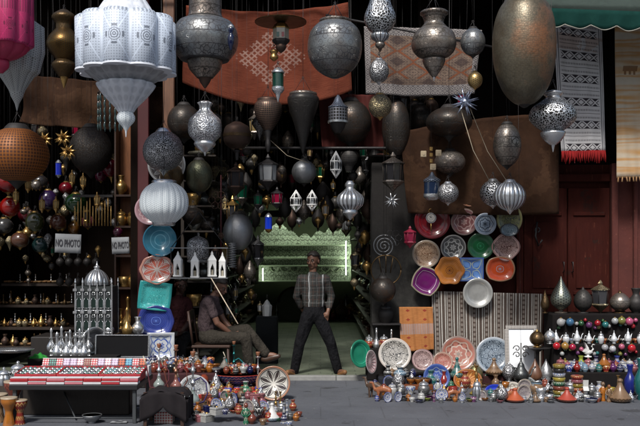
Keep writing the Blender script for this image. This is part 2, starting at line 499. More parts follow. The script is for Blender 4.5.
def rug_kilim(s):
    u, v = s.uv()
    d = ((u * 3.5).tri() * 1.0 + ((v - .5) * 3.2).tri()) 
    lat = (d * 3.0).fr().lt(0.28)
    small = ((u * 40).tri() * (v * 26).tri()).gt(0.42)
    bor = (v.lt(.16)).mx(v.gt(.88)).mx(u.lt(.05)).mx(u.gt(.95))
    bz = ((u * 22).tri() + (v * 14).tri() * 1.2).fr().lt(.4)
    big = d.band(0.80, 1.02) * v.band(.25, .85)
    n = s.noise(8, 5)
    c = s.mix((n * 1.6 - .5).cl(), (.20, .145, .11), (.10, .07, .055))
    c = s.mix(lat * 0.5, c, (.07, .045, .04)); c = s.mix(small * .6, c, (.07, .05, .05)); c = s.mix(big * .85, c, (.17, .055, .025)); c = s.mix(((u * 3.5 + .5).tri() + ((v - .5) * 3.2 + .5).tri()).lt(.5) * .7, c, (.05, .035, .035))
    c2 = s.mix(bz, (.25, .23, .22), (.09, .08, .085))
    return {'color': s.mix(bor, c, c2), 'height': s.noise(160, 2)}
def rug_white(s):
    u, v = s.uv()
    row = v * 17; k = row.fl(); f = row.fr()
    odd = ((k + .5) * 0.33333).fr().lt(0.3)
    dia = ((u * 5).tri() + (f - .5).abs() * 1.9)
    m = (dia.band(.62, .86)).mx(dia.gt(1.25)) * odd * u.band(.12, .88)
    line = f.lt(.07).mx(((u * 30).tri().gt(.5)) * f.band(.35, .6) * (1 - odd)) * u.band(.1, .9)
    side = ((u - .5).abs().band(.42, .445)).mx((u - .5).abs().band(.465, .48))
    n = s.noise(5, 5)
    c = s.mix((n * 1.6 - .5).cl(), (.56, .55, .55), (.42, .40, .40))
    c = s.mix((v.band(.78, .9) * s.noise(4, 4).gt(.45)) * .45, c, (.36, .20, .12))
    c = s.mix((m + line * .8).cl(), c, (.035, .03, .035)); c = s.mix(side * .8, c, (.08, .08, .09))
    return {'color': c, 'height': s.noise(200, 2) + f}
def rug_yellow(s):
    u, v = s.uv(); n = s.noise(1.0, 2, v=s.vec(u * .3, v * 9)); n2 = s.noise(12, 4)
    c = s.ramp(n, [(0.25, (.50, .47, .42)), (.40, (.50, .44, .35)), (.47, (.48, .26, .10)), (.53, (.52, .45, .35)), (.62, (.50, .28, .11)), (.72, (.50, .47, .42))])
    bl = ((u - .45).abs() * 1.1 + (v * 4.2 - .25).fr() * .25)
    fig = ((u - .5 - (v * 7).sin() * .25).abs().lt(.13)) * ((v * 3.1 + .3).fr().band(.45, .56))
    leg = (u * 12).tri().gt(.5) * ((v * 3.1 + .3).fr().band(.38, .46)) * ((u - .5 - (v * 7).sin() * .25).abs().lt(.11))
    c = s.mix((fig + leg).cl() * .8, c, (.16, .07, .03))
    return {'color': s.mix((n2 * 1.4 - .5).cl() * .3, c, (.3, .2, .1)), 'height': s.noise(180, 2)}
def rug_stripe(s):
    u, v = s.uv(); n = s.noise(20, 3)
    t = (u * 9.0).fr()
    c = s.mix((s.noise(6, 5) * 1.5 - .4).cl(), (.10, .075, .062), (.055, .04, .035))
    w = (t.band(.08, .15)).mx(t.band(.25, .30)).mx(t.band(.60, .65)).mx(t.band(.78, .86))
    mot = ((t - .45).abs().lt(.09)) * ((v * 17).tri().gt(.45)) * ((v * 68).tri().gt(.3))
    c = s.mix(w, c, (.50, .48, .44)); c = s.mix(mot, c, (.28, .24, .21))
    return {'color': s.mix((n - .4).cl() * .6, c, (.05, .045, .04)), 'height': s.noise(160, 2) + w}
def rug_small(s):
    u, v = s.uv(); n = s.noise(7, 4, v=s.vec(u, v * 6))
    c = s.mix((n * 2 - .5).cl(), (.46, .20, .07), (.34, .13, .045))
    b = v.band(.38, .62); c = s.mix(b * (.3 + (u * 14).tri() * .3), c, (.30, .30, .32))
    d = (((u * 2).fr() - .5).abs() * 1.2 + ((v * 4.9).fr() - .5).abs()); c = s.mix(d.lt(.16) * (1 - b), c, (.26, .05, .03))
    return {'color': c, 'height': s.noise(180, 2)}
def cloth_mat(key, fn, rough=.9): return material('cloth_' + key, fn, rough=rough, bump=.7, bdist=.006, spec=.1)
def fabric(key, c, c2=None):
    def fn(s):
        n = s.noise(9, 5); return {'color': s.mix((n * 1.6 - .4).cl(), c, c2 or mulc(c, .55)), 'height': s.noise(150, 2)}
    return material('fabric_' + key, fn, rough=.92, bump=.3, spec=.15)
# ------------------------------------------------------------------ setting
def ground_fn(s):
    x, y, z = s.world()
    n = s.noise(1.1, 6); n2 = s.noise(70, 3); n3 = s.noise(5, 5)
    jx = (x / 0.62 + (y / 0.62).fl() * 0.5).fr(); jy = (y / 0.62).fr()
    j = (jx.lt(.022)).mx(jy.lt(.022)) * n3.gt(.42)
    c = s.mix((n * 2.2 - .6).cl(), (.070, .075, .088), (.105, .112, .128))
    c = s.mix((n2 * 1.6 - .5).cl() * .5, c, (.05, .05, .056))
    c = s.mix((n3 * 3 - 1.6).cl() * .7, c, (.06, .06, .065)); st = s.vor(.9, v=s.vec(x + n3 * .5, y * 1.6 + n3 * .4)); c = s.mix(st.lt(.13) * .6, c, (.03, .03, .032)); c = s.mix(s.vor(7.0, v=s.vec(x, y)).lt(.06) * .7, c, (.24, .23, .21)); c = s.mix(s.vor(2.2, v=s.vec(x + n * .6, y + n3 * .5)).lt(.10) * .6, c, (.025, .025, .027)); cr = s.vor(.55, 'DISTANCE_TO_EDGE', v=s.vec(x + n3 * .35, y + n * .35)).lt(.006); c = s.mix(cr * n3.gt(.56) * .35, c, (.03, .03, .031))
    c = s.mix(j * .35, c, (.035, .035, .037))
    return {'color': c, 'height': n2 + n3 * 2 - j * 2, 'rough': (n * .4 + .5).cl()}
g = MB(); g.sheet(lambda u, v: (0, 0, 0), 1, 1); g = MB()
GX, GY = 44, 44
vs = [(-200 + 400 * i / GX, -200 + 400 * j / GY, 0.0) for j in range(GY + 1) for i in range(GX + 1)]
g._add(vs, [[j*(GX+1)+i, j*(GX+1)+i+1, (j+1)*(GX+1)+i+1, (j+1)*(GX+1)+i] for j in range(GY) for i in range(GX)], None, False)
tag(g.build('ground', material('paving', ground_fn, bump=.5, bdist=.006)), 'grey paving of the street in front of the shop', kind='structure')

def floor_fn(s):
    x, y, z = s.world(); n = s.noise(3, 6); n2 = s.noise(40, 3)
    tx = (x / .30 + (y / .16).fl() * .5).fr(); ty = (y / .16).fr()
    j = (tx.lt(.04)).mx(ty.lt(.07))
    br = s.vor(1.0, v=s.vec((x / .30).fl() * 3.1, (y / .16).fl() * 1.7), out='Distance')
    c = s.mix((n * 2 - .5).cl(), (.155, .175, .125), (.085, .10, .068))
    c = s.mix((br - .3).cl() * .3, c, (.2, .2, .14)); c = s.mix((n2 - .45).cl(), c, (.04, .045, .035))
    return {'color': s.mix(j * .75, c, (.03, .034, .026)), 'height': j * -1 + n2 * .3, 'rough': (n * .3 + .4).cl()}
b = MB(); b.box((0.2, 12.55, 0.02), (9.4, 10.1, 0.05)); tag(b.build('floor', material('floor_tiles', floor_fn, bump=.4)), 'olive floor tiles inside the shop', kind='structure')
b = MB()
kx = P(200, 0, 7.46).x; 
for i, (x0, x1) in enumerate(((-4.6, -1.9), (-1.895, -.62), (-.615, .20), (.205, 1.0), (1.005, 4.7))):
    b.box(((x0+x1)/2, 7.43, .018), (x1 - x0, .11, .075), bev=.008)
def kerb_fn(s):
    n = s.noise(6, 6); return {'color': s.mix((n * 2 - .5).cl(), (.30, .30, .285), (.15, .15, .145)), 'height': s.noise(50, 3)}
tag(b.build('threshold_kerb', material('kerb', kerb_fn, rough=.8)), 'pale worn stone threshold between street and shop floor', kind='structure')

# the shop building ----------------------------------------------------
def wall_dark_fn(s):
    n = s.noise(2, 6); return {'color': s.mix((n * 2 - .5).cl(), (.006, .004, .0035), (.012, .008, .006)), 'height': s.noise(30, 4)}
def wall_green_fn(s):
    n = s.noise(2, 6); return {'color': s.mix((n * 2 - .5).cl(), (.26, .30, .19), (.16, .19, .12)), 'height': s.noise(30, 4)}
def redwood_fn(s):
    x, y, z = s.world(); n = s.noise(5, 6, v=s.vec(x * 8, y * 8, z)); n2 = s.noise(1.3, 5)
    c = s.mix((n * 2 - .5).cl(), (.032, .0065, .0045), (.054, .011, .007))
    c = s.mix((n2 * 2 - .6).cl() * .6, c, (.028, .008, .007))
    c = s.mix(n.gt(.66) * .6, c, (.11, .035, .022)); pl = s.noise(2.4, 8).gt(.60) * s.noise(18, 4).gt(.5)
    return {'color': s.mix(pl * .6, c, (.020, .012, .010)), 'height': n + pl * -1}
def redplaster_fn(s):
    n = s.noise(2.5, 7); n2 = s.noise(25, 5)
    c = s.mix((n * 2.2 - .6).cl(), (.060, .012, .009), (.10, .021, .014))
    return {'color': s.mix((n2 * 3 - 1.8).cl(), c, (.26, .10, .065)), 'height': n2 + n}
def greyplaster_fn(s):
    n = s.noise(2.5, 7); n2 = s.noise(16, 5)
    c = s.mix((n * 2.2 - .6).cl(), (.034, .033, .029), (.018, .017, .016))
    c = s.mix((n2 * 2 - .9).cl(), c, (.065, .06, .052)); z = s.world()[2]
    return {'color': s.mix((z * 1.2 - 2.2 + n).cl(), c, (.010, .008, .007)), 'height': n2 + n}  # upper pillar blended to near-black, shade put into the colour
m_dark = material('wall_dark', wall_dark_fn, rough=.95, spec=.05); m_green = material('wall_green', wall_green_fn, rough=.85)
m_red = material('wood_red', redwood_fn, rough=.75, spec=.08, bump=.4); m_redp = material('plaster_red', redplaster_fn, rough=.85, bump=.5, bdist=.006)
m_grey = material('plaster_grey', greyplaster_fn, rough=.9, bump=.6, bdist=.008)
m_postred = paint('post_red', (.06, .004, .006), rough=.6)
B = thing('shop_building', 'dark open-fronted shop with red wooden doors and plaster walls', 'shop', (0, 7.7, 0))
def bbox(name, x0, x1, y0, y1, z0, z1, m, parent=None, bev=0):
    q = MB(); q.box(((x0+x1)/2, (y0+y1)/2 - 7.7, (z0+z1)/2), (x1-x0, y1-y0, z1-z0), bev=bev)
    return q.build(name, m, parent or B)
ZC = 5.0
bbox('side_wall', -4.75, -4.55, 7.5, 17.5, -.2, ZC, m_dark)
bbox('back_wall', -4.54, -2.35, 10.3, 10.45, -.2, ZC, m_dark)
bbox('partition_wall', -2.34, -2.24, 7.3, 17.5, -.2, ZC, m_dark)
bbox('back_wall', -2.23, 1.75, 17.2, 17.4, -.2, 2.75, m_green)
bbox('back_wall', -2.23, 1.75, 17.2, 17.4, 2.753, ZC, m_dark)  # upper part coloured dark in place of shade above the panel
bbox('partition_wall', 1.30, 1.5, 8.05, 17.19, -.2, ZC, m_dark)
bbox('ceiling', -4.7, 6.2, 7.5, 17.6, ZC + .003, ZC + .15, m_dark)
xp0, xp1 = P(372, 0, 7.7).x, P(430, 0, 7.7).x
m_black = material('recess_shade', lambda s: {'color': s.mix(s.noise(3, 5), (.006, .005, .005), (.014, .010, .009)), 'height': s.noise(20, 4)}, rough=.95, spec=.1)  # near-black colour stands in for the shade of the upper facade recess
ZU = P(0, 172, 7.7).z
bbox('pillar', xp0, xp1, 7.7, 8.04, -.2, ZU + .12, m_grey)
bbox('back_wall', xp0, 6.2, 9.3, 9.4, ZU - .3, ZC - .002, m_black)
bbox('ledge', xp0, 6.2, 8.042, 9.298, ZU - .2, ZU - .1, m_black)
xd1 = P(611, 0, 7.7).x
bbox('front_wall', xp1 + .002, xd1, 7.76, 8.04, -.2, ZU + .1, m_red)
bbox('front_wall', xd1 + .002, 6.2, 7.62, 8.04, -.2, ZU + .1, m_redp)
bbox('front_wall', xd1 + .1, 6.2, 7.66, 8.04, ZU + .103, ZC - .002, m_black)  # upper wall coloured black in place of shade
bbox('trim', xd1 - .03, xd1 + .05, 7.56, 7.618, -.0, ZU + .1, m_redp, bev=.01)
bbox('trim', P(633,0,7.6).x, P(637,0,7.6).x, 7.56, 7.617, -.0, ZU + .1, m_redp, bev=.01)
# lintel boards above the open bays
bbox('lintel', -4.54, xp0 - .003, 8.3, 8.5, 4.3, ZC - .002, m_dark)
# post between the left bay and the middle bay
bbox('post', P(138, 0, 7.25).x, P(149, 0, 7.25).x, 7.22, 7.30, 0, ZC, m_postred, bev=.006)
# double door of the red wall
def wpx(px): return P(px, 0, 7.7).x
def wz(py): return P(0, py, 7.7).z
for i, (a, b2) in enumerate(((524, 567.2), (568.2, 610))):
    q = MB(); q.box(((wpx(a)+wpx(b2))/2, .03, (0.02 + wz(188))/2), (wpx(b2)-wpx(a), .05, wz(188)-.02), bev=.008)
    dr = q.build('door', m_red, B, 'red wooden door leaf with a raised arched panel')
    def arch(a, b3, z0, z1, y0, y1):
        x0, x1 = wpx(a), wpx(b3); cx = (x0+x1)/2; r = (x1-x0)/2; pts = [(x0, z0), (x1, z0)]
        for k in range(0, 11):
            g2 = PI * k / 10; pts.append((cx + r*math.cos(g2), z1 - r*.5 + r*.5*math.sin(g2)))
        return MB().prism(pts, y0, y1)
    ca = (a + b2) / 2
    arch(ca - 13, ca + 13, wz(288), wz(222), -.012, .006).build('raised_panel', m_red, dr)
    arch(ca - 13, ca + 13, wz(350), wz(298), -.012, .006).build('raised_panel', m_red, dr)
    for zz in (293, 214):
        q = MB(); q.box((wpx(ca), -.006, wz(zz)), (wpx(ca+16)-wpx(ca-16), .02, .05), bev=.008); q.build('rail', m_red, dr)
    q = MB(); hx = wpx(563 if i == 0 else 572); q.tube([(hx, .0, wz(262)), (hx, -.05, wz(262)), (hx, -.05, wz(272)), (hx, 0, wz(272))], .007); q.build('handle', iron, dr)
bbox('door_frame', wpx(516), wpx(523.2), 7.68, 7.757, 0, wz(182), m_red, bev=.01)
bbox('door_frame', wpx(516), wpx(610), 7.68, 7.757, wz(182)+.004, wz(174), m_red, bev=.01)
# iron hook plate on the door frame
q = MB(); q.tube([(wpx(536), -.06, wz(222)), (wpx(534), -.07, wz(236)), (wpx(537), -.07, wz(246)), (wpx(541), -.06, wz(240))], .012); q.ring((wpx(536), -.07, wz(230)), .03, .008)
tag(q.build('door_knocker', iron, None, loc=(0, 7.7, 0)), 'dark iron knocker and latch on the red door', 'door knocker')

# shelf tower behind the left post, orange backs and brass goods
ST = thing('wall_shelf', 'narrow orange-backed shelf of brassware beside the red post', 'shelf', P(127, 340, 7.6))
sy = 7.6
def lb(px, py, Y): v = P(px, py, Y) - ST.location; return v
w_or = wood('shelf_orange', (.22, .075, .02)); w_dk = wood('shelf_dark', (.05, .022, .012))
c0 = lb(117, 345, sy); c1 = lb(140, 120, sy)
q = MB(); q.box(((c0.x+c1.x)/2, .15, (c0.z+c1.z)/2), (c1.x-c0.x, .02, c1.z-c0.z)); q.build('back_panel', w_or, ST)
for a in (117, 140):
    q = MB(); q.box((lb(a, 0, sy).x, .02, (c0.z+c1.z)/2), (.02, .24, c1.z-c0.z)); q.build('side_panel', w_dk, ST)
SHELF_PY = [196, 227, 256, 288, 330]
for p_ in SHELF_PY:
    q = MB(); q.box(((c0.x+c1.x)/2, .02, lb(0, p_, sy).z), (c1.x-c0.x-.024, .236, .025)); q.build('shelf_board', w_dk, ST)

# rails overhead that carry the lamps
for i, (yy, lab) in enumerate(((5.35, 'outermost'), (6.0, 'second'), (6.6, 'third'), (7.15, 'innermost'))):
    q = MB(); q.tube([(-4.2, 0, 0), (4.6, 0, 0)], .02); tag(q.build('hanging_rail', iron, None, loc=(0, yy, 4.78)), lab + ' iron rail above the shop front that lamps hang from', 'rail', 'lamp rails above the shop front')
for x in (-4.2, 4.6):
    q = MB(); q.box((0, 1.25, 0), (.05, 2.6, .05)); tag(q.build('rail_bracket', iron, None, loc=(x, 5.2, 4.83)), ('left' if x < 0 else 'right') + ' end bracket holding up the lamp rails', 'bracket')
# green awning, top right
ay = 6.3
def awn_mat(c, k):
    return material('awning_' + k, lambda s: {'color': s.mix((s.noise(4, 6) * 2 - .6).cl() * .6, c, s.mix(s.noise(9, 3).gt(.55), mulc(c, .5), mulc(c, .8))), 'height': s.noise(200, 2) + s.noise(5, 4) * 4}, rough=.9, bump=.3, spec=.1)
A = thing('awning', 'green canvas awning with a scalloped valance and pale edging', 'awning', P(600, 12, ay))
ax0, ax1 = P(543, 0, ay).x - A.location.x, P(760, 0, ay).x - A.location.x
sz = lambda py: P(0, py, ay).z - A.location.z
NW = 60
def top(u, v):   # slopes back and up
    x = ax0 + (ax1 - ax0) * u; return (x, v * 1.15, sz(9 + 7 * u) + v * 1.1 + .012 * math.sin(u * 40) * v)
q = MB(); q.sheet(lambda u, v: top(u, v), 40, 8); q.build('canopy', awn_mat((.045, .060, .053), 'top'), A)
sc = lambda u: abs(math.sin(u * PI * 8.5 + .5)) ** .8
def val(u, v):
    x = ax0 + (ax1 - ax0) * u; z1 = sz(8 + 8 * u) ; z0 = sz(26 + 9 * u) - .045 * sc(u) + .03
    return (x, -.012 - .02 * math.sin(u * 60) * (1 - v), z0 + (z1 - z0) * v)
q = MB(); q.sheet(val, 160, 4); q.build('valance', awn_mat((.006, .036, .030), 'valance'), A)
q = MB(); q.tube([Vector(val(i / 160, 0)) + Vector((0, -.004, 0)) for i in range(161)], .006, 5); q.build('edging', fabric('cream', (.32, .31, .27)), A)
# ------------------------------------------------------------------ hanging lamps
RAILS = (5.35, 6.0, 6.6, 7.15)
def wire_to(root, x, y, z, ztop=None, mat=None, r=.0009, name='chain'):
    Y = root.location.y + y
    rl = [a for a in RAILS if abs(a - Y) < .34]
    top = ztop if ztop else (4.78 if Y < 7.4 else 4.99)
    q = MB(); dy = 0
    if rl and not ztop: dy = min(rl, key=lambda a: abs(a - Y)) - Y
    q.tube([(x, y, z), (x, y + dy, top - root.location.z)], r, 5)
    return q.build(name, mat or iron, root)
def turned(name, label, cat, px, Y, parts, group=None, n=28, wire=True, wr=.0009, rz=0, dy=0):
    bot = max(p[0] for pt in parts for p in pt[2]); top = min(p[0] for pt in parts for p in pt[2])
    loc = P(px, bot, Y); s = SC(Y)
    root = thing(name, label, cat, loc, rz, group); last = root
    for pt in parts:
        o = pt[3] if len(pt) > 3 else {}
        q = MB(); prof = sorted([((bot - a) * s, r * s) for a, r in pt[2]])
        if not o.get('flat'): prof = smooth(prof, o.get('sub', 3))
        q.lathe(prof, o.get('n', n), c=((o.get('dx', 0)) * s, 0, 0), lobes=o.get('lobes'), smooth=not o.get('flat'), cell=o.get('cell', .05))
        p1, p2 = random.Random(len(label) * 7 + int(px)).uniform(0, 6), (px * .37) % 6.28
        if max(r for _, r in prof) > .04: q.v = [(x * (1 + .013 * math.sin(3 * math.atan2(y, x) + p1 + z * 5) + .010 * math.sin(2 * math.atan2(y, x) + p2)), y * (1 + .013 * math.sin(3 * math.atan2(y, x) + p1 + z * 5) + .010 * math.sin(2 * math.atan2(y, x) + p2)), z) for x, y, z in q.v]
        nm = pt[0]
        if nm[0] == '>': ob = q.build(nm[1:], pt[1], last)
        else: ob = q.build(nm, pt[1], root); last = ob
    if wire:
        tr = max([r for pt in parts for a, r in pt[2] if a < top + 2.5] + [1.0]) * s * .8; zt = (bot - top) * s; hh = max(.05, tr * 1.3)
        if tr > .03:
            for k in range(3):
                q = MB(); a = k * 2.1 + .6; q.tube([(tr * math.cos(a), tr * math.sin(a), zt - .01), (0, 0, zt + hh)], max(wr, .0026), 5); q.build('hanger', iron, root)
            q = MB(); q.ring((0, 0, zt + hh), .012, .003, 'y', 10); q.build('hook', iron, root)
        wire_to(root, 0, 0, zt + (hh if tr > .03 else 0), r=max(wr, .0026) if tr > .06 else wr)
    return root
def smooth(pr, k):
    if len(pr) < 3 or k < 2: return pr
    out = []
    n = len(pr)
    for i in range(n - 1):
        p0, p1, p2, p3 = pr[max(i-1, 0)], pr[i], pr[i+1], pr[min(i+2, n-1)]
        # keep hard corners (same z) straight
        if abs(p1[0] - p2[0]) < 1e-6 or abs(p0[0]-p1[0]) < 1e-6 or abs(p2[0]-p3[0]) < 1e-6:
            out.append(p1); 
            if abs(p1[0] - p2[0]) < 1e-6: continue
            for j in range(1, k):
                t = j / k; out.append((p1[0] + (p2[0]-p1[0])*t, p1[1] + (p2[1]-p1[1])*t))
            continue
        for j in range(k):
            t = j / k
            f = lambda a, b, c, d: .5 * (2*b + (c-a)*t + (2*a-5*b+4*c-d)*t*t + (3*b-a-3*c+d)*t**3)
            out.append((min(max(f(p0[0], p1[0], p2[0], p3[0]), min(p1[0], p2[0])), max(p1[0], p2[0])), max(0, f(p0[1], p1[1], p2[1], p3[1]))))
    out.append(pr[-1]); return out
def ballprof(cy, r, ry=None, a0=.12, a1=.88, k=10):
    ry = ry or r
    return [(cy - ry * math.cos(PI * (a0 + (a1-a0) * i / k)), r * math.sin(PI * (a0 + (a1-a0) * i / k))) for i in range(k + 1)]
def orb(px, py, Y, r, mat, label, name='orb_lantern', cat='lantern', ry=None, group=None, cap=None, fin=None, wire=True, lobes=None):
    ry = ry or r; cap = cap or dkmetal; fin = fin or cap
    t = py - ry; b = py + ry
    pts = [('body', mat, ballprof(py, r, ry), {'sub': 1, 'n': 32, **({'lobes': lobes} if lobes else {})}),
           ('collar', cap, [(t - r*.10, r*.26), (t - r*.02, r*.34), (t + r*.09, r*.42)]),
           ('finial', fin, [(b - r*.10, r*.36), (b, r*.22), (b + r*.12, r*.10), (b + r*.22, 0.2)])]
    return turned(name, label, cat, px, Y, pts, group, wire=wire)

# 1 big white pierced lantern
turned('pierced_lantern', 'large white pierced sheet-metal lantern with fluted drum and pointed base', 'lantern', 126, 5.4, [
    ('dome', whitelamp_rib, [(-14, 4), (-8, 13), (0, 20), (9, 26), (18, 31)], {'lobes': (12, .06)}),
    ('drum', white_drum, [(17, 30), (19, 47), (21, 49.5), (71, 49.5), (72, 48)], {'lobes': (10, .13), 'sub': 1, 'cell': .318}),
    ('>rim', whitelamp_rib, [(71.2, 49.7), (73, 49.9)], {'lobes': (10, .13), 'sub': 1}),
    ('skirt', whitelamp_grey, [(72, 42), (76, 37), (80, 31), (84, 25)], {'lobes': (12, .12)}),
    ('cone', whitelamp_rib, [(82.5, 22), (83.5, 28.5), (87, 28.5), (97, 21), (108, 10.5), (112, 8)], {'lobes': (12, .08)}),
    ('bulb', whiteglobe, [(112, 7), (116, 9), (121, 8.5), (127, 3.5), (131, 1)], {'lobes': (10, .08)}),
    ('finial', whitelamp_rib, [(130, 1.2), (137, .3)])], n=80, wr=.004)
# 2 pink lantern
turned('pierced_lantern', 'bright pink pierced lantern cropped by the upper left corner', 'lantern', 1, 5.5, [
    ('drum', pink_drum, [(-30, 26), (-26, 31), (44, 31.5), (46, 30)], {'lobes': (10, .14), 'sub': 1, 'cell': .2}),
    ('skirt', pinklamp_p, [(46, 27), (52, 24), (56, 18), (60, 9)], {'lobes': (10, .14), 'sub': 1}),
    ('bulb', pinklamp_p, [(58, 6), (62, 8), (68, 7), (73, 2)], {})], n=60)
# 3 grey lantern below
turned('pierced_lantern', 'dusty grey fluted lantern with long cone tip behind the pink one', 'lantern', 17, 5.95, [
    ('drum', greylamp, [(22, 20), (26, 26), (52, 27), (60, 25)], {'lobes': (10, .12), 'sub': 1}),
    ('cone', greylamp, [(60, 25), (72, 22), (76, 17), (90, 8), (93, 7)], {'lobes': (12, .13)}),
    ('finial', greylamp, [(92, 7), (96, 6), (104, 2), (111, .4)])], n=60)
# 4 brass lantern behind
turned('brass_lantern', 'double-bellied brass lantern hanging between the pink and white lanterns', 'lantern', 64, 6.8, [
    ('neck', brass_dk, [(10, 4), (14, 10), (18, 12), (24, 8), (29, 8)]), ('body', metal('brass_shade', (.20, .11, .03), 'dots', sc=2, rough=.3), [(29, 8), (36, 14), (44, 17), (52, 14), (60, 8)]),
    ('bowl', brass_dk, [(60, 8), (64, 12), (70, 10), (77, 5)]), ('finial', brass, [(77, 4), (81, 3), (88, .4)])])
# 5 big orange orb, dark urn at left
orb(17, 155, 6.7, 31, orange_orb, 'big orange-brown dotted ball lantern at the left edge', ry=28)
orb(91, 150, 7.6, 21, metal('dark_aged2', (.06, .045, .035), 'arab', sc=1.3, dark=(.012, .010, .009), rough=.4, met=.6), 'dark ball lantern in shade right of the orange ball', ry=24)
# glass drop chandelier behind the white lantern
t = thing('drop_chandelier', 'dark chandelier of hanging glass rods behind the white lantern', 'chandelier', P(110, 132, 6.9))
for k in range(14):
    a = 2 * PI * k / 14
    q = MB(); 
    for zz in range(5): q.lathe(smooth([(0 + zz*.085, .003), (.03 + zz*.085, .013), (.06 + zz*.085, .010), (.08 + zz*.085, .003)], 2), 8, c=(.14 * math.cos(a), .14 * math.sin(a), .02))
    q.build('glass_rod', glass('darkgreen', (.05, .09, .09)), t)
q = MB(); q.ring((0, 0, .46), .14, .008, 'z'); q.build('hoop', iron, t); wire_to(t, 0, 0, .46)
q = MB(); q.tube([(-.14, 0, .46), (.14, 0, .46)], .005); q.tube([(0, -.14, .46), (0, .14, .46)], .005); q.build('cross_bar', iron, t)
# silver urn lantern 205,45
turned('urn_lantern', 'massive dark pewter urn lantern with wide neck above the ornate silver one', 'lantern', 205, 5.9, [
    ('neck', pewter, [(-10, 15), (6, 16), (15, 16.5), (18, 18)]), ('body', pewter_star, [(18, 17), (22, 26), (32, 32), (42, 33), (52, 30), (60, 24)]),
    ('bowl', pewter, [(58, 17), (62, 17.5), (70, 15), (78, 8)]), ('finial', copper_dk, [(77, 7), (82, 5), (88, 1)])], wr=.005)
turned('cord_pendant', 'small dark blue and white tassel bead on a white cord by the pewter urn', 'pendant', 231, 5.6, [
    ('bead', glass('navy', (.01, .015, .05)), [(26, 2), (29, 3), (34, 2), (37, 3.4), (44, 3), (50, 1)]), ('>cap', silver, [(24, 1), (26, 3), (28, 2.6)])])
# disc lamp
turned('disc_lamp', 'little painted box lantern under a wide flat brass disc', 'lantern', 281, 6.0, [
    ('disc', brass_dk, [(15, 2), (18, 14), (21.5, 26), (22.5, 26), (22, 10), (21, 2)], {'sub': 1, 'n': 40}),
    ('glass_box', glass('milk', (.6, .55, .45)), [(28, 8), (40, 8)], {'n': 6, 'flat': 1}), ('roof', brass, [(22, 3), (24, 6), (28, 8.6), (29, 8.6)], {'n': 6, 'flat': 1}),
    ('base', dkmetal, [(39.5, 9), (42, 8.5), (46, 4)], {'n': 6, 'flat': 1}), ('finial', copper_dk, [(42, 4), (47, 5.5), (51, 3), (53, .5)])])
for k, (dx, c, l) in enumerate(((-4.2, (.02, .12, .08), 'green'), (1.2, (.4, .02, .02), 'red'))):
    q = MB(); q.box((0, 0, 0), (.028, .004, .05)); o = q.build('glass_pane', glass(l, c), bpy.data.objects['disc_lamp']); o.location = (dx * .01 + .012, -.083, .185)
turned('hand_charm', 'tiny yellow brass hand charm on the orange rug', 'charm', 274, 6.05, [('plate', brass, [(49, 1), (51, 4.5), (54, 3), (58, 4.5), (61, 1)], {'n': 8})])
turned('tube_lantern', 'slim green glass cylinder lantern in front of the orange rug', 'lantern', 278, 6.0, [
    ('glass', glass('deepgreen', (.01, .05, .035)), [(72, 5.6), (88, 5.6)], {'sub': 1}), ('cap', silver, [(67, 1), (69, 4), (72, 6.4), (73, 6.4)]), ('base', silver_hammer, [(87, 6.2), (90, 6.2), (93, 4)]), ('finial', silver, [(93, 3), (96, 2.2), (102, .3)])])
# sphere urn
turned('urn_lantern', 'big round blue-grey pewter urn hanging over the orange rug corner', 'lantern', 335, 5.9, [
    ('body', pewter_star, [(22, 14), (24, 18), (32, 25), (45, 27.5), (58, 26), (68, 20), (75, 11), (78, 4)]), ('rim', pewter, [(19.5, 13), (20, 16), (22, 16), (23.5, 14)], {'sub': 1})], wr=.004)
# filigree lantern
turned('filigree_lantern', 'openwork silver teardrop lantern with ball-shaped tip at the top centre', 'lantern', 380, 5.8, [
    ('body', silver_arab, [(-14, 6), (-6, 9), (4, 11), (14, 15), (22, 15.5), (30, 11), (33, 7)]), ('bowl', silver_rib, [(32, 7), (35, 9.5), (39, 8), (42, 4)], {'lobes': (10, .1)}),
    ('bead', pewter, [(41, 3.5), (44, 5), (47, 4), (49, 1.5)]), ('finial', copper_dk, [(48.5, 2), (50, 1.5), (52, .4)])])
orb(379, 71, 5.75, 10, silver_dots, 'small shiny silver pierced ball under the openwork lantern', ry=12, cap=silver)
orb(380, 106, 6.0, 11.5, brass_arab, 'small pale brass pierced ball with ribbed lower half', ry=12, cap=brass)
# urn 434
turned('urn_lantern', 'worn brown-grey urn lantern with tall neck on the patterned kilim', 'lantern', 434, 5.9, [
    ('neck', pewter, [(14, 12.5), (19, 10.5), (24, 10), (27, 13)]), ('>rim', pewter, [(11, 12.5), (12, 14), (14, 14), (15, 12)], {'sub': 1}), ('body', pewter, [(27, 12.5), (32, 19), (42, 22.5), (50, 21), (56, 16), (58, 11)]),
    ('bowl', pewter, [(57, 10), (60, 11.5), (66, 9.5), (73, 5), (77, 2)]), ('finial', silver, [(77, 1.6), (81, .4)])])
orb(473, 42, 5.8, 12.5, pewter_star, 'small dark steel ball with rosy sheen left of the giant gourd lamp', ry=14)
orb(475, 80, 5.9, 7.5, brass_dots, 'tiny egg-shaped brass ball above the spiky star', ry=8.5, cap=brass)
# giant oval
t = turned('gourd_lamp', 'giant egg-shaped hammered lamp with a rusty patch, upper right', 'lamp', 524.5, 5.7, [
    ('body', gourd_m, [(1, 18), (2, 20.5), (8, 25), (20, 29.3), (36, 31.3), (50, 31.5), (64, 30.3), (78, 27), (90, 22), (98, 16), (103, 10), (105, 5)], {'n': 64}),
    ('rim', pewter, [(-1, 17), (.5, 20.5), (2.5, 20.5)], {'sub': 1}), ('base_cap', dkmetal, [(104.5, 6), (107, 3), (108, .4)])], wr=.006)
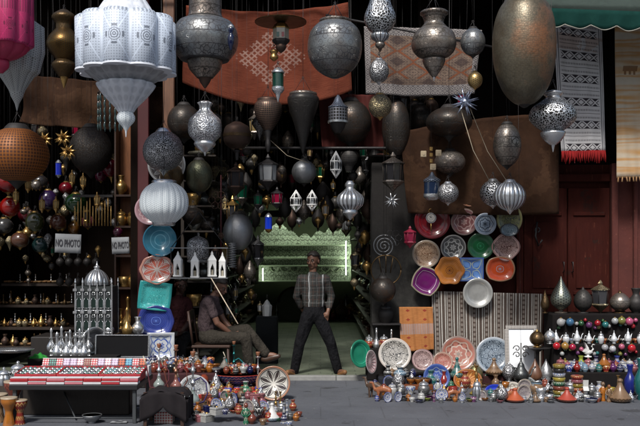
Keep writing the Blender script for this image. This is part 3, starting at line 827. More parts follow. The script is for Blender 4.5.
# silver lantern right
turned('silver_lantern', 'bright silver onion lantern with cup base beside the white rug', 'lantern', 553, 5.9, [
    ('neck', silver, [(90, 3), (92, 9), (94, 9.5), (97, 7), (100, 10)]), ('body', silver_arab, [(100, 10), (106, 19), (113, 23), (120, 22.5), (127, 16), (131, 10)]), ('cup', silver, [(130, 9), (132, 12), (136, 11.5), (142, 7), (145, 3)]), ('finial', silver, [(145, 2), (152, .3)])])
# ornate silver
turned('silver_lantern', 'bright ornate silver lantern with crown and six engraved panels', 'lantern', 205, 5.9, [
    ('crown', silver, [(101, 4), (103, 8), (106, 6), (110, 6), (114, 10)], {'lobes': (8, .2)}), ('body', silver_star, [(114, 10), (119, 15.5), (128, 17), (136, 15.5), (142, 10)], {'lobes': (6, .05)}),
    ('bowl', silver, [(141.5, 10), (144, 11), (148, 8), (152, 3)]), ('finial', silver, [(151.5, 2), (156, .3)])])
q = MB()
for k in range(5): q.ring((0, 0, 0), .012, .003, 'y' if k % 2 else 'x', 10)
# engraved orb on post
orb(163.5, 151, 6.4, 20.5, silver_dots, 'engraved dark silver ball lantern at the top of the plate column', cap=silver, name='orb_lantern')
# white globe
turned('globe_lantern', 'round white ribbed globe lantern above the blue bowl', 'lantern', 164, 6.2, [
    ('globe', whiteglobe, [(183, 12), (187, 18), (194, 23), (203, 24.5), (212, 22.5), (219, 16), (223, 11)], {'lobes': (22, .04)}), ('collar', silver, [(180, 11), (181, 12.5), (184, 12.5)], {'sub': 1}),
    ('base_ring', silver, [(222, 11.5), (225, 11.5), (226, 10)], {'sub': 1})])
# dim background lamps --------------------------------------------------
dkaged = metal('dark_aged', (.085, .075, .065), 'aged', sc=1.1, dark=(.012, .010, .009), alt=(.10, .045, .02), wear=.8, rough=.36, met=.75)
D = [
 (184, 122, 7.3, 17, 18, dkaged, 'black ball lamp in shadow left of the ornate silver lantern'),
 (199, 176, 7.0, 14, 17, bronze_gr, 'greenish bronze egg lamp below the ornate silver lantern'),
 (304, 172, 7.5, 12.5, 12, tin, 'plain grey tin ball hanging by two cords above the small white lanterns'),
 (351, 122, 7.6, 21, 22, dkaged, 'large dark ball behind the striped silver cylinder lantern'),
 (449, 122, 7.2, 23, 15, dkaged, 'flattened black ball lamp below the spiky star'),
 (450, 162, 7.3, 15.5, 12, pewter, 'flattened purplish dark ball above the silver ball pair'),
 (507, 145, 6.9, 14, 22, pewter, 'dark egg-shaped lamp on the brown hide'),
 (172, 176, 6.9, 12, 12, brass_dk, 'small brown brass ball tucked behind the white globe'),
 (238, 232, 7.4, 15, 19, tin, 'tall dull grey tin jar lamp by the bright bulb'),
 (193, 216, 7.5, 11, 9, dkaged, 'dark bowl lamp hanging from a triangular chain above the lantern rack'),
 (263, 88, 7.7, 10, 12, dkaged, 'dark ball lamp half hidden under the orange rug'),
 (396, 128, 7.5, 14, 30, dkaged, 'long dark gourd lamp under the patterned kilim'),
 (420, 120, 7.9, 12, 16, dkaged, 'dark ball behind the bead cross'),
 (383, 290, 7.4, 13, 13, dkaged, 'round black pot hanging under the basket hoop'),
]
for px, py, Y, r, ry, m, l in D: orb(px, py, Y, r, m, l, ry=ry)
orb(510, 196, 6.5, 16, silver_rib, 'polished silver ribbed ball in front of the wire ball', ry=15, cap=silver, lobes=(16, .05))
orb(448, 193, 6.7, 10.5, silver_dots, 'silver pierced ball right of the dark blue lantern', cap=silver)
orb(493, 193, 7.1, 13, silver_arab, 'openwork wire ball half behind the polished silver ball', cap=silver)
turned('cage_lantern', 'tapering wire cage lantern with a long stem, copper coloured', 'lantern', 268, 7.1, [
    ('cage', metal('copper_mos', (.24, .15, .11), 'mosaic', sc=2.2, rough=.4), [(100, 10), (104, 13.5), (112, 14), (122, 10), (130, 4.5)]), ('rim', copper_dk, [(98, 9), (99, 11), (101, 11)], {'sub': 1}), ('stem', iron, [(130, 4), (138, 2.5), (146, 3), (152, 1.2)])])
turned('cone_lamp', 'long dark pointed cone lamp beneath the orange rug', 'lamp', 303, 7.1, [('cone', metal('dark_aged3', (.085, .08, .075), 'aged', sc=.9, dark=(.015, .013, .012), wear=.6, rough=.36, met=.7), [(94, 13), (98, 16), (106, 15), (118, 11), (134, 6), (148, 2.5), (154, .5)]), ('rim', pewter, [(92, 11), (93, 14), (95, 14)], {'sub': 1})])
turned('drum_lantern', 'brown copper pot lantern with banded middle right of ornate silver one', 'lantern', 237, 7.1, [('pot', copper_dk, [(122, 4), (126, 11), (132, 13.5), (140, 13.5), (145, 11), (149, 6)]), ('>band', brass_dk, [(134, 14), (137, 14.2)], {'sub': 1}), ('stem', iron, [(149, 2), (151, 3.5), (153, 2), (160, 1.5)])])
def hexlamp(px, top, Y, r, h, m, gl, label, group=None, cat='lantern', name='hex_lantern', n=6):
    t = top; root = turned(name, label, cat, px, Y, [
        ('roof', m, [(t, .5), (t + h*.10, r*.28), (t + h*.14, r*.2), (t + h*.22, r*.7), (t + h*.27, r*1.05), (t + h*.30, r*1.05)], {'n': n, 'flat': 1}),
        ('glass', gl, [(t + h*.30, r*.86), (t + h*.72, r*.78)], {'n': n, 'flat': 1}),
        ('base', m, [(t + h*.71, r*.9), (t + h*.75, r*1.0), (t + h*.80, r*.8), (t + h*.90, r*.35), (t + h, .4)], {'n': n, 'flat': 1})], group)
    s = SC(Y); q = MB()
    for k in range(n):
        a = 2*PI*k/n; x, y = math.cos(a)*s, math.sin(a)*s
        q = MB(); q.tube([(x*r*.93, y*r*.93, h*.71*s), (x*r*.85, y*r*.85, h*.27*s)], .0045, 5); q.build('rib', m, root)
    return root
gl_dk = glass('smoke', (.05, .05, .055)); gl_w = glass('frost', (.45, .47, .48))
hexlamp(268, 154, 7.1, 10, 37, iron, gl_w, 'grey iron lantern with pale glass under the copper cage')
hexlamp(236, 162, 7.2, 9, 34, copper_dk, gl_dk, 'dark reddish lantern under the banded copper pot')
hexlamp(393, 152, 7.1, 11, 40, pewter, gl_dk, 'tall ribbed grey lantern above the white snowflake star', n=8)
turned('drum_lantern', 'silver-banded cylinder lantern in front of the large dark ball', 'lantern', 338, 6.9, [('roof', seagreen_m, [(95, 1), (98, 3), (104, 6), (107, 10), (108, 10)]), ('drum', metal('steel_mos', (.34, .34, .38), 'mosaic', sc=1.4, rough=.35), [(108, 9.5), (121, 9.5)], {'sub': 1}), ('>rim', silver, [(121, 10.5), (123, 10.5)], {'sub': 1}), ('base', dkmetal, [(123, 8), (128, 6.5), (133, 3)])])
turned('drum_lantern', 'dark ribbed urn lantern left of the striped silver orb', 'lantern', 349, 7.6, [('drum', dkmetal_mos, [(152, 8), (156, 9), (162, 8), (166, 5), (172, 3)])])
turned('ribbed_lantern', 'silver vertically ribbed orb lantern under the dark tin lamps', 'lantern', 350, 6.7, [('neck', silver, [(181, 3), (184, 5), (188, 4), (191, 7)]), ('body', silver_rib, [(191, 7), (195, 12), (200, 14), (206, 12.5), (210, 8)], {'lobes': (14, .07)}), ('base', silver, [(210, 7.5), (213, 8), (216, 5), (220, 1)])])
turned('drum_lantern', 'dark blue glass and silver lantern left of the pierced silver ball', 'lantern', 432, 6.9, [('drum', glass('inkblue', (.015, .03, .07)), [(182, 8), (194, 8)], {'sub': 1}), ('roof', seagreen_m, [(172, 1), (176, 3), (180, 8.5), (182, 8.5)]), ('base', silver, [(194, 8.5), (197, 8.5), (200, 5)])])
hexlamp(410, 226, 7.3, 6, 22, paint('lantern_red', (.30, .02, .05)), glass('rose', (.35, .03, .08)), 'small crimson lantern on the grey pillar')
hexlamp(277, 187, 7.0, 6, 22, iron, glass('ruby', (.35, .01, .05)), 'small ruby glass lantern left of the white pair')
hexlamp(258, 190, 7.2, 4.5, 20, iron, glass('emerald', (.01, .18, .09)), 'small emerald glass lantern left of the ruby one')
turned('tube_lantern', 'bright cobalt blue glass tube lantern by the green lit panel', 'lantern', 268.5, 7.1, [('glass', glass('cobalt', (.01, .06, .75)), [(217, 3.6), (229, 3.6)], {'sub': 1}), ('cap', silver, [(213, 1), (215, 3), (217, 4)]), ('base', brass, [(229, 4), (231, 3), (233, .5)])])
turned('tube_lantern', 'tiny indigo glass lantern right of the orange ball', 'lantern', 58.5, 7.4, [('glass', glass('indigo', (.02, .04, .5)), [(163, 3), (175, 3)], {'sub': 1}), ('cap', silver, [(160, 1), (163, 3.4)]), ('base', silver, [(175, 3.4), (178, .5)])])
whitewash = paint('white_lantern', (.85, .85, .82), rough=.5, var=.1)
def house(px, top, Y, r, h, label, group, m=None):
    """small square lantern with an arched opening in each face and a peaked roof"""
    m = m or whitewash; s = SC(Y); R_ = r * s; H = h * s
    root = thing('house_lantern', label, 'lantern', P(px, top + h, Y), R.uniform(-.3, .3), group)
    q = MB(); q.lathe([(H*.62, R_*1.15), (H*.66, R_*1.1), (H*.86, R_*.3), (H*.90, R_*.3), (H, .002)], 4, smooth=False); q.build('roof', m, root, ).rotation_euler = (0, 0, PI/4)
    q = MB(); q.box((0, 0, H*.03), (R_*1.7, R_*1.7, H*.06)); q.build('base', m, root)
    for k in range(4):
        a = k * PI / 2; w = R_*.78; z0 = H*.06; z1 = H*.62
        out = [(-w, z0), (-w, z1), (w, z1), (w, z0), (w*.5, z0), (w*.5, z0+(z1-z0)*.45), (0, z1-(z1-z0)*.18), (-w*.5, z0+(z1-z0)*.45), (-w*.5, z0)]
        q = MB(); q.prism(out, -w, -w + .004); o = q.build('arched_side', m, root); o.rotation_euler = (0, 0, a)
    q = MB(); q.lathe([(0, R_*.25), (H*.2, R_*.25), (H*.22, .001)], 10, c=(0, 0, H*.06)); q.build('candle', fabric('candle', (.5, .45, .35)), root)
    wire_to(root, 0, 0, H)
    return root
# triangular rack with five little white lanterns
RK = thing('lantern_rack', 'triangular hanging rack rail that carries five white house lanterns', 'rack', P(199, 278, 6.7))
sR = SC(6.7); q = MB(); q.box((0, 0, 0), (58*sR, .10, .012)); q.box((0, 0, 30*sR), (58*sR, .02, .012)); q.build('tray', tin, RK)
for a in (-1, 1):
    q = MB(); q.tube([(a*28*sR, 0, 30*sR), (0, 0, 66*sR)], .005); q.build('strut', iron, RK)
    q = MB(); q.tube([(a*28*sR, 0, 0), (a*28*sR, 0, 30*sR)], .005); q.build('upright', iron, RK)
wire_to(RK, 0, 0, 66*sR)
for k, px in enumerate((178, 195, 212, 222.5)):
    house(px, 251 + (k % 2), 6.7, 5 if k < 3 else 4.2, 25.5, ['leftmost white arched house lantern on the hanging rack', 'white house lantern with gold-lit front, second on the rack', 'whitest arched house lantern, third on the rack', 'narrow white house lantern at the right end of the rack'][k], 'house lanterns on the hanging rack')
turned('dome_lantern', 'grey domed lantern hanging behind the rack of white lanterns', 'lantern', 198, 6.95, [('dome', silver_dots, [(236, 2), (239, 8), (244, 11), (258, 11), (260, 10)]), ('base', tin, [(260, 11), (262, 11), (263, 8)], {'sub': 1})])
def lozenge(px, top, Y, r, h, label, group=None, m=None):
    m = m or whitewash; s = SC(Y)
    root = thing('diamond_lantern', label, 'lantern', P(px, top + h, Y), .2, group); H = h*s; R_ = r*s
    for k in range(6):
        a = 2*PI*k/6
        q = MB(); q.tube([(0, 0, 0), (R_*math.cos(a), R_*math.sin(a), H*.30), (R_*math.cos(a), R_*math.sin(a), H*.62), (0, 0, H)], .0055, 5); q.build('rib', m, root)
    for z, rr in ((.3, 1), (.62, 1)):
        q = MB(); q.ring((0, 0, H*z), R_*rr, .007, 'z', 6); q.build('hoop', m, root)
    q = MB(); q.lathe([(0, R_*.45), (H*.3, R_*.45)], 10, c=(0, 0, H*.3)); q.build('glass', gl_w, root)
    q = MB(); q.lathe([(H*.84, R_*.35), (H*.9, R_*.2), (H, .002)], 6, smooth=False); q.build('cap', m, root)
    wire_to(root, 0, 0, H); return root
lozenge(336, 151, 6.9, 5.5, 27, 'white pierced diamond lantern above the silver ribbed orb')
lozenge(296, 190, 7.0, 5.5, 22, 'left one of two small white diamond lanterns over the man')
lozenge(312, 190, 7.0, 5, 21, 'right one of two small white diamond lanterns over the man')
# stars
def star(px, py, Y, r, m, label, n=14, thin=.16):
    s = SC(Y); root = thing('star_lantern', label, 'star', P(px, py, Y)); rr = r*s
    ga = PI * (3 - 5**.5); dirs = [Vector((math.cos(ga*k)*math.sqrt(1-(1-2*(k+.5)/n)**2), math.sin(ga*k)*math.sqrt(1-(1-2*(k+.5)/n)**2), 1-2*(k+.5)/n)) for k in range(n)]
    dirs += [Vector((math.cos(a), 0, math.sin(a))) for a in [2*PI*k/8 + .2 for k in range(8)]]
    for d in dirs:
        q = MB(); q.tube([d * rr*.15, d * rr], rr*thin, 4, taper=.0008); q.build('spike', m, root)
    q = MB(); q.ball((0, 0, 0), rr*.3, 10, 6); q.build('core', m, root)
    wire_to(root, 0, 0, 0); return root
star(465, 102, 6.2, 14.5, metal('star_blue', (.5, .56, .7), 'plain', rough=.3), 'spiky blue-silver star lantern beside the giant gourd lamp', thin=.11)
star(392, 200.5, 7.0, 8.5, silver, 'small white snowflake star under the tall ribbed lantern', n=6)
# brass oriental star lamps in the left bay
for px, py, l in ((44, 140, 'tarnished brass star touching the orange ball'), (63, 138, 'pointed brass star right of the orange ball'), (68, 152, 'thin slanting brass star above the indigo lantern')):
    star(px, py, 7.3, 9, brass, l, n=6, thin=.3)
# beads cross
root = thing('bead_mobile', 'small mobile of square bone beads left of the brown hide', 'mobile', P(431, 165, 7.0)); s = SC(7.0)
for dx, dz in ((-7.5, 11), (0, 10), (7.5, 12), (0, 16), (0, 4), (2, -2)):
    q = MB(); q.box((dx*s, 0, (dz)*s), (.07, .03, .075) if abs(dx) > 1 else (.04, .04, .05), bev=.006); q.lathe([(-.002, .016), (0.004, .016)], 8, c=(dx*s, -.0165, dz*s), axis='y'); q.build('bead', paint('bone', (.50, .40, .26)) if abs(dx) > 1 else brass, root)
wire_to(root, 0, 0, 0)
# disk, scrolls, spring and other wall-hung irons
def wallring(px, py, Y, r, kind, m, label, name, cat):
    s = SC(Y); root = thing(name, label, cat, P(px, py, Y)); rr = r*s
    if kind == 'spiral':
        q = MB(); q.tube([(rr*(1-k/80)*math.cos(k*.28), 0, rr*(1-k/80)*math.sin(k*.28)) for k in range(76)], .008, 6); q.build('coil', m, root)
    elif kind == 'rings':
        for k in range(6):
            a = PI*k/3; q = MB(); q.ring((rr*.62*math.cos(a), 0, rr*.62*math.sin(a)), rr*.34, .0045, 'y', 14); q.build('ring', m, root)
        q = MB(); q.ring((0, 0, 0), rr*.3, .0045, 'y', 14); q.build('ring', m, root)
    elif kind == 'hoop':
        q = MB(); q.ring((0, 0, 0), rr, .009, 'y', 30); q.build('hoop', m, root)
        for k in range(3):
            q = MB(); q.tube([(rr*math.sin(-.5+k*.5), 0, rr*math.cos(-.5+k*.5)), (rr*(-.3+k*.3), .02, -rr*.2)], .006); q.build('spoke', m, root)
    elif kind == 'scroll':
        for sg in (-1, 1):
            for dz in (-.35, .35):
                q = MB(); q.tube([(sg*rr*(.45+.42*(1-k/26)*math.cos(k*.3)), 0, rr*(dz+.42*(1-k/26)*math.sin(k*.3))) for k in range(24)], .006, 5); q.build('scroll', m, root)
        q = MB(); q.tube([(0, 0, -rr), (0, 0, rr)], .007); q.build('stem', m, root)
    wire_to(root, 0, .01, 0, r=.0015)
    return root
wallring(384, 246, 7.5, 12, 'spiral', tin, 'coiled grey iron spiral on the pillar', 'iron_spiral', 'spiral')
wallring(393, 238, 7.3, 9, 'rings', iron, 'flower of dark wire rings overlapping the iron spiral', 'wire_flower', 'wire flower')
wallring(386, 270, 7.4, 15, 'hoop', brass_dk, 'brass basket hoop handle above the round black pot', 'basket_hoop', 'hoop')
wallring(218, 200, 7.1, 10, 'rings', copper_dk, 'copper wire flower above the rack of white lanterns', 'wire_flower', 'wire flower')
wallring(221, 236, 7.1, 3, 'rings', copper_dk, 'tiny copper wire knot on the red rod', 'wire_flower', 'wire flower')
root = thing('red_rod', 'thin dark red rod hanging from the copper wire flower', 'rod', P(221, 260, 7.12)); q = MB(); q.tube([(0, 0, 0), (0, 0, 85*SC(7.12))], .009); q.build('shaft', m_postred, root); wire_to(root, 0, 0, 85*SC(7.12))
root = thing('wire_spring', 'pale coiled wire spring lamp below the dull grey jar', 'spring', P(232, 268, 7.1)); s = SC(7.1)
q = MB(); q.tube([(.05*math.cos(k*.5), .05*math.sin(k*.5), k*.0022) for k in range(140)], .006, 5); q.build('coil', tin, root); wire_to(root, 0, 0, .3)
# slanting cords
for (a, b2, l, nm) in ((((268, 138, 7.2)), (309, 163, 7.3), 'pale slanting cord across to the tin ball', 'cord'), ((461, 110, 6.2), (489, 180, 6.3), 'thin gold wire hanging from the star lantern', 'wire'), ((470, 108, 6.3), (508, 183, 6.5), 'second gold wire slanting to the polished silver ball', 'wire')):
    p0, p1 = P(*a), P(*b2); q = MB(); q.tube([p0 - p1 + Vector((0, 0, 0)), (p0-p1)*.5 + Vector((-.02, 0, -.06)), (0, 0, 0)], .004, 5)
    tag(q.build(('thin_' if nm == 'wire' else 'pale_') + nm, fabric('cord', (.45, .38, .28)), None, loc=p1), l, nm)
p0, p1 = P(211, 278, 6.6), P(238, 324, 6.3); q = MB(); q.tube([p0 - p1, (0, 0, 0)], .006, 6); tag(q.build('bamboo_cane', fabric('cane', (.6, .5, .38)), None, loc=p1), 'long pale cane slanting in front of the seated man', 'cane')
# bright bulb inside shop
root = thing('light_bulb', 'small lit bulb glowing beside the dull grey jar lamp', 'bulb', P(248, 233, 7.35))
q = MB(); q.ball((0, 0, .03), .028, 12, 8); q.build('glass', material('bulb_glow', (.9, .95, 1), emit=((.9, .97, 1), 5)), root); q = MB(); q.lathe([(.05, .014), (.09, .014)], 10); q.build('socket', iron, root); wire_to(root, 0, 0, .09)

# small dim pear lanterns over the lit back panel
dimg = 'dim small lanterns above the lit panel'
kinds_dim = [(dkmetal, 'dark'), (iron, 'iron'), (copper_dk, 'brown'), (pewter, 'pewter')]
spots = [(246, 186, 9.2), (285, 212, 8.8), (292, 222, 9.6), (304, 214, 9.0), (318, 222, 9.3), (327, 210, 8.7), (333, 226, 9.5), (342, 217, 9.1), (357, 222, 8.9), (363, 236, 9.0), (368, 214, 8.6), (376, 226, 8.7), (323, 196, 8.8), (372, 190, 9.0), (281, 178, 9.4), (360, 180, 9.2), (255, 222, 9.1), (360, 252, 9.4), (369, 258, 9.0), (366, 200, 9.6), (246, 258, 8.9), (252, 246, 9.3), (240, 270, 9.0), (250, 275, 8.8), (376, 243, 9.1), (375, 160, 9.3), (330, 140, 9.5), (288, 144, 9.3), (318, 168, 9.5), (377, 278, 9.2)]
shapes = []
for m, nm in kinds_dim:
    r0 = turned('pear_lantern', 'tiny %s pear-shaped lantern hanging among others in the gloom' % nm, 'lantern', 320, 9.0, [('body', m, [(0, 1), (3, 3), (8, 6), (13, 6.5), (18, 4), (20, 1)], {'n': 14}), ('finial', m, [(19.5, 1.4), (24, .3)], {'n': 8})], dimg, wire=False)
    q = MB(); q.tube([(0, 0, .36), (0, 0, 1.0)], .0009, 5); q.build('cord', iron, r0)
    shapes.append((r0, [c for c in COL.objects if c.parent is r0]))
used = set()
for i, (px, py, Y) in enumerate(spots):
    k = i % 4; r0, ch = shapes[k]
    if k in used:
        c = r0.copy(); COL.objects.link(c)
        for h in ch:
            d = h.copy(); COL.objects.link(d); d.parent = c
    else: c = r0; used.add(k)
    c.location = P(px, py + 10, Y); f = R.uniform(.75, 1.15); c.scale = (f, f, 1)
# ------------------------------------------------------------------ textiles
def cloth(name, label, cat, corners, Y, fnm, key, sag=0.0, ripple=.012, nr=5, nu=40, nv=30, group=None, topsag=0, fold=0):
    """corners px: tl, tr, br, bl"""
    tl, tr, br, bl = [P(a, b, Y) for a, b in corners]
    root = thing(name, label, cat, (tl + tr) / 2, 0, group); o = root.location.copy(); ph = R.uniform(0, 6)
    def fn(u, v):
        p = tl.lerp(tr, u).lerp(bl.lerp(br, u), 1 - v)
        z = -sag * 4 * u * (1-u) * (1-v) - topsag * 4 * u * (1-u) * v
        y = ripple * 1.4 * math.sin(u * PI * nr + ph + .8*math.sin(v*4)) * (.25 + (1-v)) + ripple * .5 * math.sin(u*PI*nr*2.7 + v*3) + ripple * .6 * math.sin(u * 3 + v * 7 + ph) + fold * math.sin(v * PI)
        return Vector((p.x, Y + y, p.z + z)) - o
    q = MB(); q.sheet(fn, nu, nv, .006); q.build('cloth', cloth_mat(key, fnm), root)
    root['fn'] = 0; del root['fn']
    return root, fn
cloth('hanging_rug', 'rust-orange woven rug with a white dotted diamond, sagging below', 'rug', [(186, 5), (348, 2), (352, 90), (182, 82)], 7.35, rug_orange, 'orange', sag=.24, ripple=.03, nr=4, topsag=.10)
cloth('kilim_rug', 'beige patterned kilim with zigzag border behind the urn lantern', 'rug', [(364, 26), (482, 30), (474, 94), (366, 93)], 7.35, rug_kilim, 'kilim', sag=.03, ripple=.015)
cloth('leather_hide', 'big plain brown hide panel behind the dark egg lamp', 'hide', [(400, 132), (560, 114), (559, 214), (408, 213)], 7.45, rug_leather, 'hide', sag=.02, ripple=.035, topsag=-.06, nr=6)
cloth('leather_awning', 'brown leather awning sheet above the orange ball lantern', 'hide', [(24, 74), (170, 88), (168, 128), (20, 122)], 7.9, rug_leather, 'hide2', sag=.05, ripple=.05)
cloth('dark_cloth', 'dim red-brown cloth hanging under the kilim beside the grey pillar', 'cloth', [(318, 93), (388, 95), (384, 150), (322, 148)], 7.75, fabric('dimred', (.13, .035, .03)) and (lambda s: {'color': s.mix(s.noise(5, 4), (.10, .025, .022), (.05, .015, .013))}), 'dimred', ripple=.03)
root, fn = cloth('white_rug', 'narrow white woven rug with black motifs and red tassels', 'rug', [(553, 18), (602, 26), (606, 151), (561, 152)], 7.2, rug_white, 'white', ripple=.008, nr=3)
for k in range(26):
    p = fn((k + .5) / 26, 0); q = MB(); q.tube([p + Vector((0, .003, .01)), p + Vector((R.uniform(-.006, .006), -.01, -.06)), p + Vector((R.uniform(-.012, .012), -.004, -R.uniform(.11, .15)))], .010, 5, taper=.006)
    q.build('tassel', fabric('tassel_red', (.32, .02, .02)), root)
root, fn = cloth('yellow_rug', 'yellow and cream striped rug with dark animal figures at right edge', 'rug', [(615, 24), (672, 24), (674, 176), (617, 178)], 7.2, rug_yellow, 'yellow', ripple=.01, nr=4)
for k in range(16):
    p = fn((k + .5) / 16, 0); q = MB(); q.tube([p + Vector((0, .003, .01)), p + Vector((R.uniform(-.01, .01), -.006, -.05))], .008, 5, taper=.011)
    q.build('tassel', fabric('tassel_tan', (.35, .2, .1)), root)
cloth('striped_rug', 'brown and white vertically striped kilim spread along the wall', 'rug', [(431, 291), (543, 294), (542, 372), (433, 372)], 7.62, rug_stripe, 'stripe', ripple=.006, nr=7)
cloth('small_rug', 'small orange rug with grey middle band against the pillar', 'rug', [(399, 307), (433, 307), (434, 350), (401, 352)], 7.55, rug_small, 'small', ripple=.008)
# wooden pole behind the white lantern
q = MB(); q.box((0, 0, 0), (.14, .08, 2.6), bev=.008); tag(q.build('wooden_pole', wood('pole', (.16, .07, .035)), None, loc=P(169, 30, 7.3)), 'brown wooden plank hanging upright behind the engraved silver ball', 'plank')
q = MB(); q.tube([(-1.35, 0, 0), (1.95, 0, 0)], .018); tag(q.build('iron_bar', iron, None, loc=P(340, 148, 7.5)), 'thin dark iron bar crossing the shop opening above the small lanterns', 'bar')
q = MB(); q.tube([(-1.0, 0, .0), (1.2, 0, -.42)], .014); tag(q.build('iron_bar', iron, None, loc=P(410, 15, 6.9)), 'black iron rod sloping behind the top of the openwork lantern', 'bar')

# ------------------------------------------------------------------ plates
RIMP = [(0, -.02), (.25, -.01), (.5, .0), (.66, -.03), (.74, -.10), (.86, -.15), (.95, -.17), (1.0, -.155), (1.0, -.125), (.85, -.11), (.6, .03), (.0, .04)]
BOWLP = [(0, .28), (.2, .27), (.4, .22), (.6, .12), (.8, -.02), (.93, -.15), (1, -.2), (1.02, -.17), (.9, -.05), (.7, .14), (.4, .28), (0, .33)]
def plate(px, py, Y, r, mat, label, name='plate', cat='plate', prof=RIMP, wav=(0, 0), oval=1, sq=0, tilt=0, rz=0, spin=0, hook=True, back=None):
    root = thing(name, label, cat, P(px, py, Y)); s = SC(Y)
    q = MB(); q.disc(r*s, prof, wav=wav, oval=oval, sq=sq); d = q.build('dish', mat, root); d.rotation_euler = (tilt, spin, 0)
    root.rotation_euler = (0, 0, rz)
    if hook:
        q = MB(); q.tube([(0, r*s*.04, r*s*oval*.9), (0, .05, r*s*oval*1.1), (0, .04, r*s*oval*1.25)], .003, 5); q.build('hook', iron, root)
    return root
WY = 7.55
plate(432, 221, WY, 18, plate_mat('clock', [(.16, .006, .012), (.30, .01, .02), (.10, .005, .01), (.14, .01, .015)], 12, 'plain'), 'large dark red plate with a little white clock face')
root = thing('wall_clock', 'small ornate white pocket-watch shaped clock on the dark red plate', 'clock', P(431, 218, WY - .06)); s = SC(WY)
q = MB(); q.lathe([(-.01, 5*s), (.01, 5.4*s), (.014, 5*s)], 24, axis='y'); q.build('case', silver, root)
q = MB(); q.lathe([(-.012, 4.2*s), (-.011, 4.3*s)], 24, axis='y', c=(0, -.004, 0)); 
q2 = MB(); q2.disc(4.3*s, [(0, 0), (.5, 0), (1, 0)]); o = q2.build('face', plate_mat('face', [(.55, .52, .48), (.05, .05, .05), (.3, .3, .3), (.1, .1, .1)], 12, 'petal'), root); o.location = (0, -.018, 0)
q = MB(); q.tube([(0, 0, 0), (-1.5*s, 0, 2*s)], .003, 4); q.tube([(0, 0, 0), (0, 0, 3*s)], .002, 4); o = q.build('hands', iron, root); o.location = (0, -.021, 0)
q = MB(); q.ring((0, 0, 7*s), 2.2*s, .004, 'y', 14); q.tube([(0, 0, -5*s), (0, 0, -13*s)], .008); q.build('pendulum', brass, root)
plate(464, 222, WY, 13.5, plate_mat('rose', [(.20, .08, .08), (.45, .30, .28), (.28, .11, .10), (.24, .17, .15)], 6, 'flower'), 'dusty rose plate with ring of circles, left of the small blue-grey one')
plate(485, 224, WY - .06, 11, plate_mat('bluegrey', [(.20, .25, .32), (.02, .03, .05), (.40, .45, .5), (.30, .34, .4)], 6, 'flower'), 'small blue-grey plate with black six-petal flower')
plate(509, 219, WY, 13, plate_mat('yellowblack', [(.30, .30, .10), (.04, .05, .06), (.45, .40, .2), (.28, .25, .12)], 9, 'curl'), 'oval yellow-green speckled plate at the top right of the wall group', oval=1.15)
plate(509, 230, WY - .08, 9.5, plate_mat('blackcloud', [(.015, .02, .03), (.25, .35, .4), (.05, .08, .1), (.03, .03, .03)], 5, 'curl'), 'small black and teal dish over the yellow-green plate', oval=.7)
plate(426, 254, WY, 14, plate_mat('tan', [(.42, .30, .20), (.14, .06, .03), (.55, .42, .3), (.30, .25, .2)], 9, 'curl'), 'tan plate with brown scrolls left of the silver-grey engraved one')
plate(453, 247.5, WY, 12.8, plate_mat('greyeng', [(.07, .07, .07), (.38, .38, .37), (.22, .22, .2), (.25, .24, .23)], 7, 'flower'), 'dark grey engraved plate with white rosettes')
plate(480.5, 246, WY, 13.5, plate_mat('green', [(.008, .11, .035), (.02, .2, .08), (.01, .05, .02), (.03, .08, .04)], 8, 'spot'), 'deep green glazed plate')
plate(505.5, 247, WY, 13.8, plate_mat('pinkfil', [(.50, .33, .29), (.09, .03, .025), (.60, .45, .4), (.35, .2, .18)], 8, 'curl'), 'pink wavy-edged plate with brown filigree', wav=(4, .05))
plate(426, 281, WY, 14.5, plate_mat('purple', [(.13, .008, .11), (.55, .40, .5), (.07, .005, .06), (.32, .28, .2)], 4, 'plain'), 'purple rounded-square dish with pale grey-gold rim', sq=.35, spin=.5)
plate(449.5, 270.5, WY - .03, 14.3, plate_mat('orangew', [(.45, .14, .012), (.12, .03, .01), (.6, .28, .08), (.42, .15, .03)], 6, 'spot'), 'orange wavy-edged dish with dark centre', wav=(6, .07))
plate(471.5, 269.5, WY - .01, 13.2, plate_mat('bluesq', [(.08, .16, .42), (.35, .40, .3), (.12, .25, .55), (.05, .10, .32)], 4, 'petal'), 'square light blue dish with four-leaf motif', sq=1, spin=PI*0)
plate(500, 269, WY, 15, plate_mat('redor', [(.48, .055, .012), (.25, .3, .35), (.6, .12, .03), (.32, .18, .10)], 4, 'spot'), 'bright red-orange rounded dish with pale tan rim', sq=.2, oval=.86)
plate(477.5, 293, WY - .02, 15, plate_mat('silverw', [(.42, .42, .40), (.6, .6, .57), (.5, .5, .48), (.5, .5, .47)], 4, 'plain', rough=.3, metalic=.4), 'plain white metal plate overlapping the striped kilim')
plate(469, 195, WY, 11.5, plate_mat('basket', [(.40, .17, .08), (.20, .12, .10), (.45, .25, .15), (.28, .13, .08)], 24, 'bowl'), 'round orange-brown basket tray right of the silver ball', prof=BOWLP)
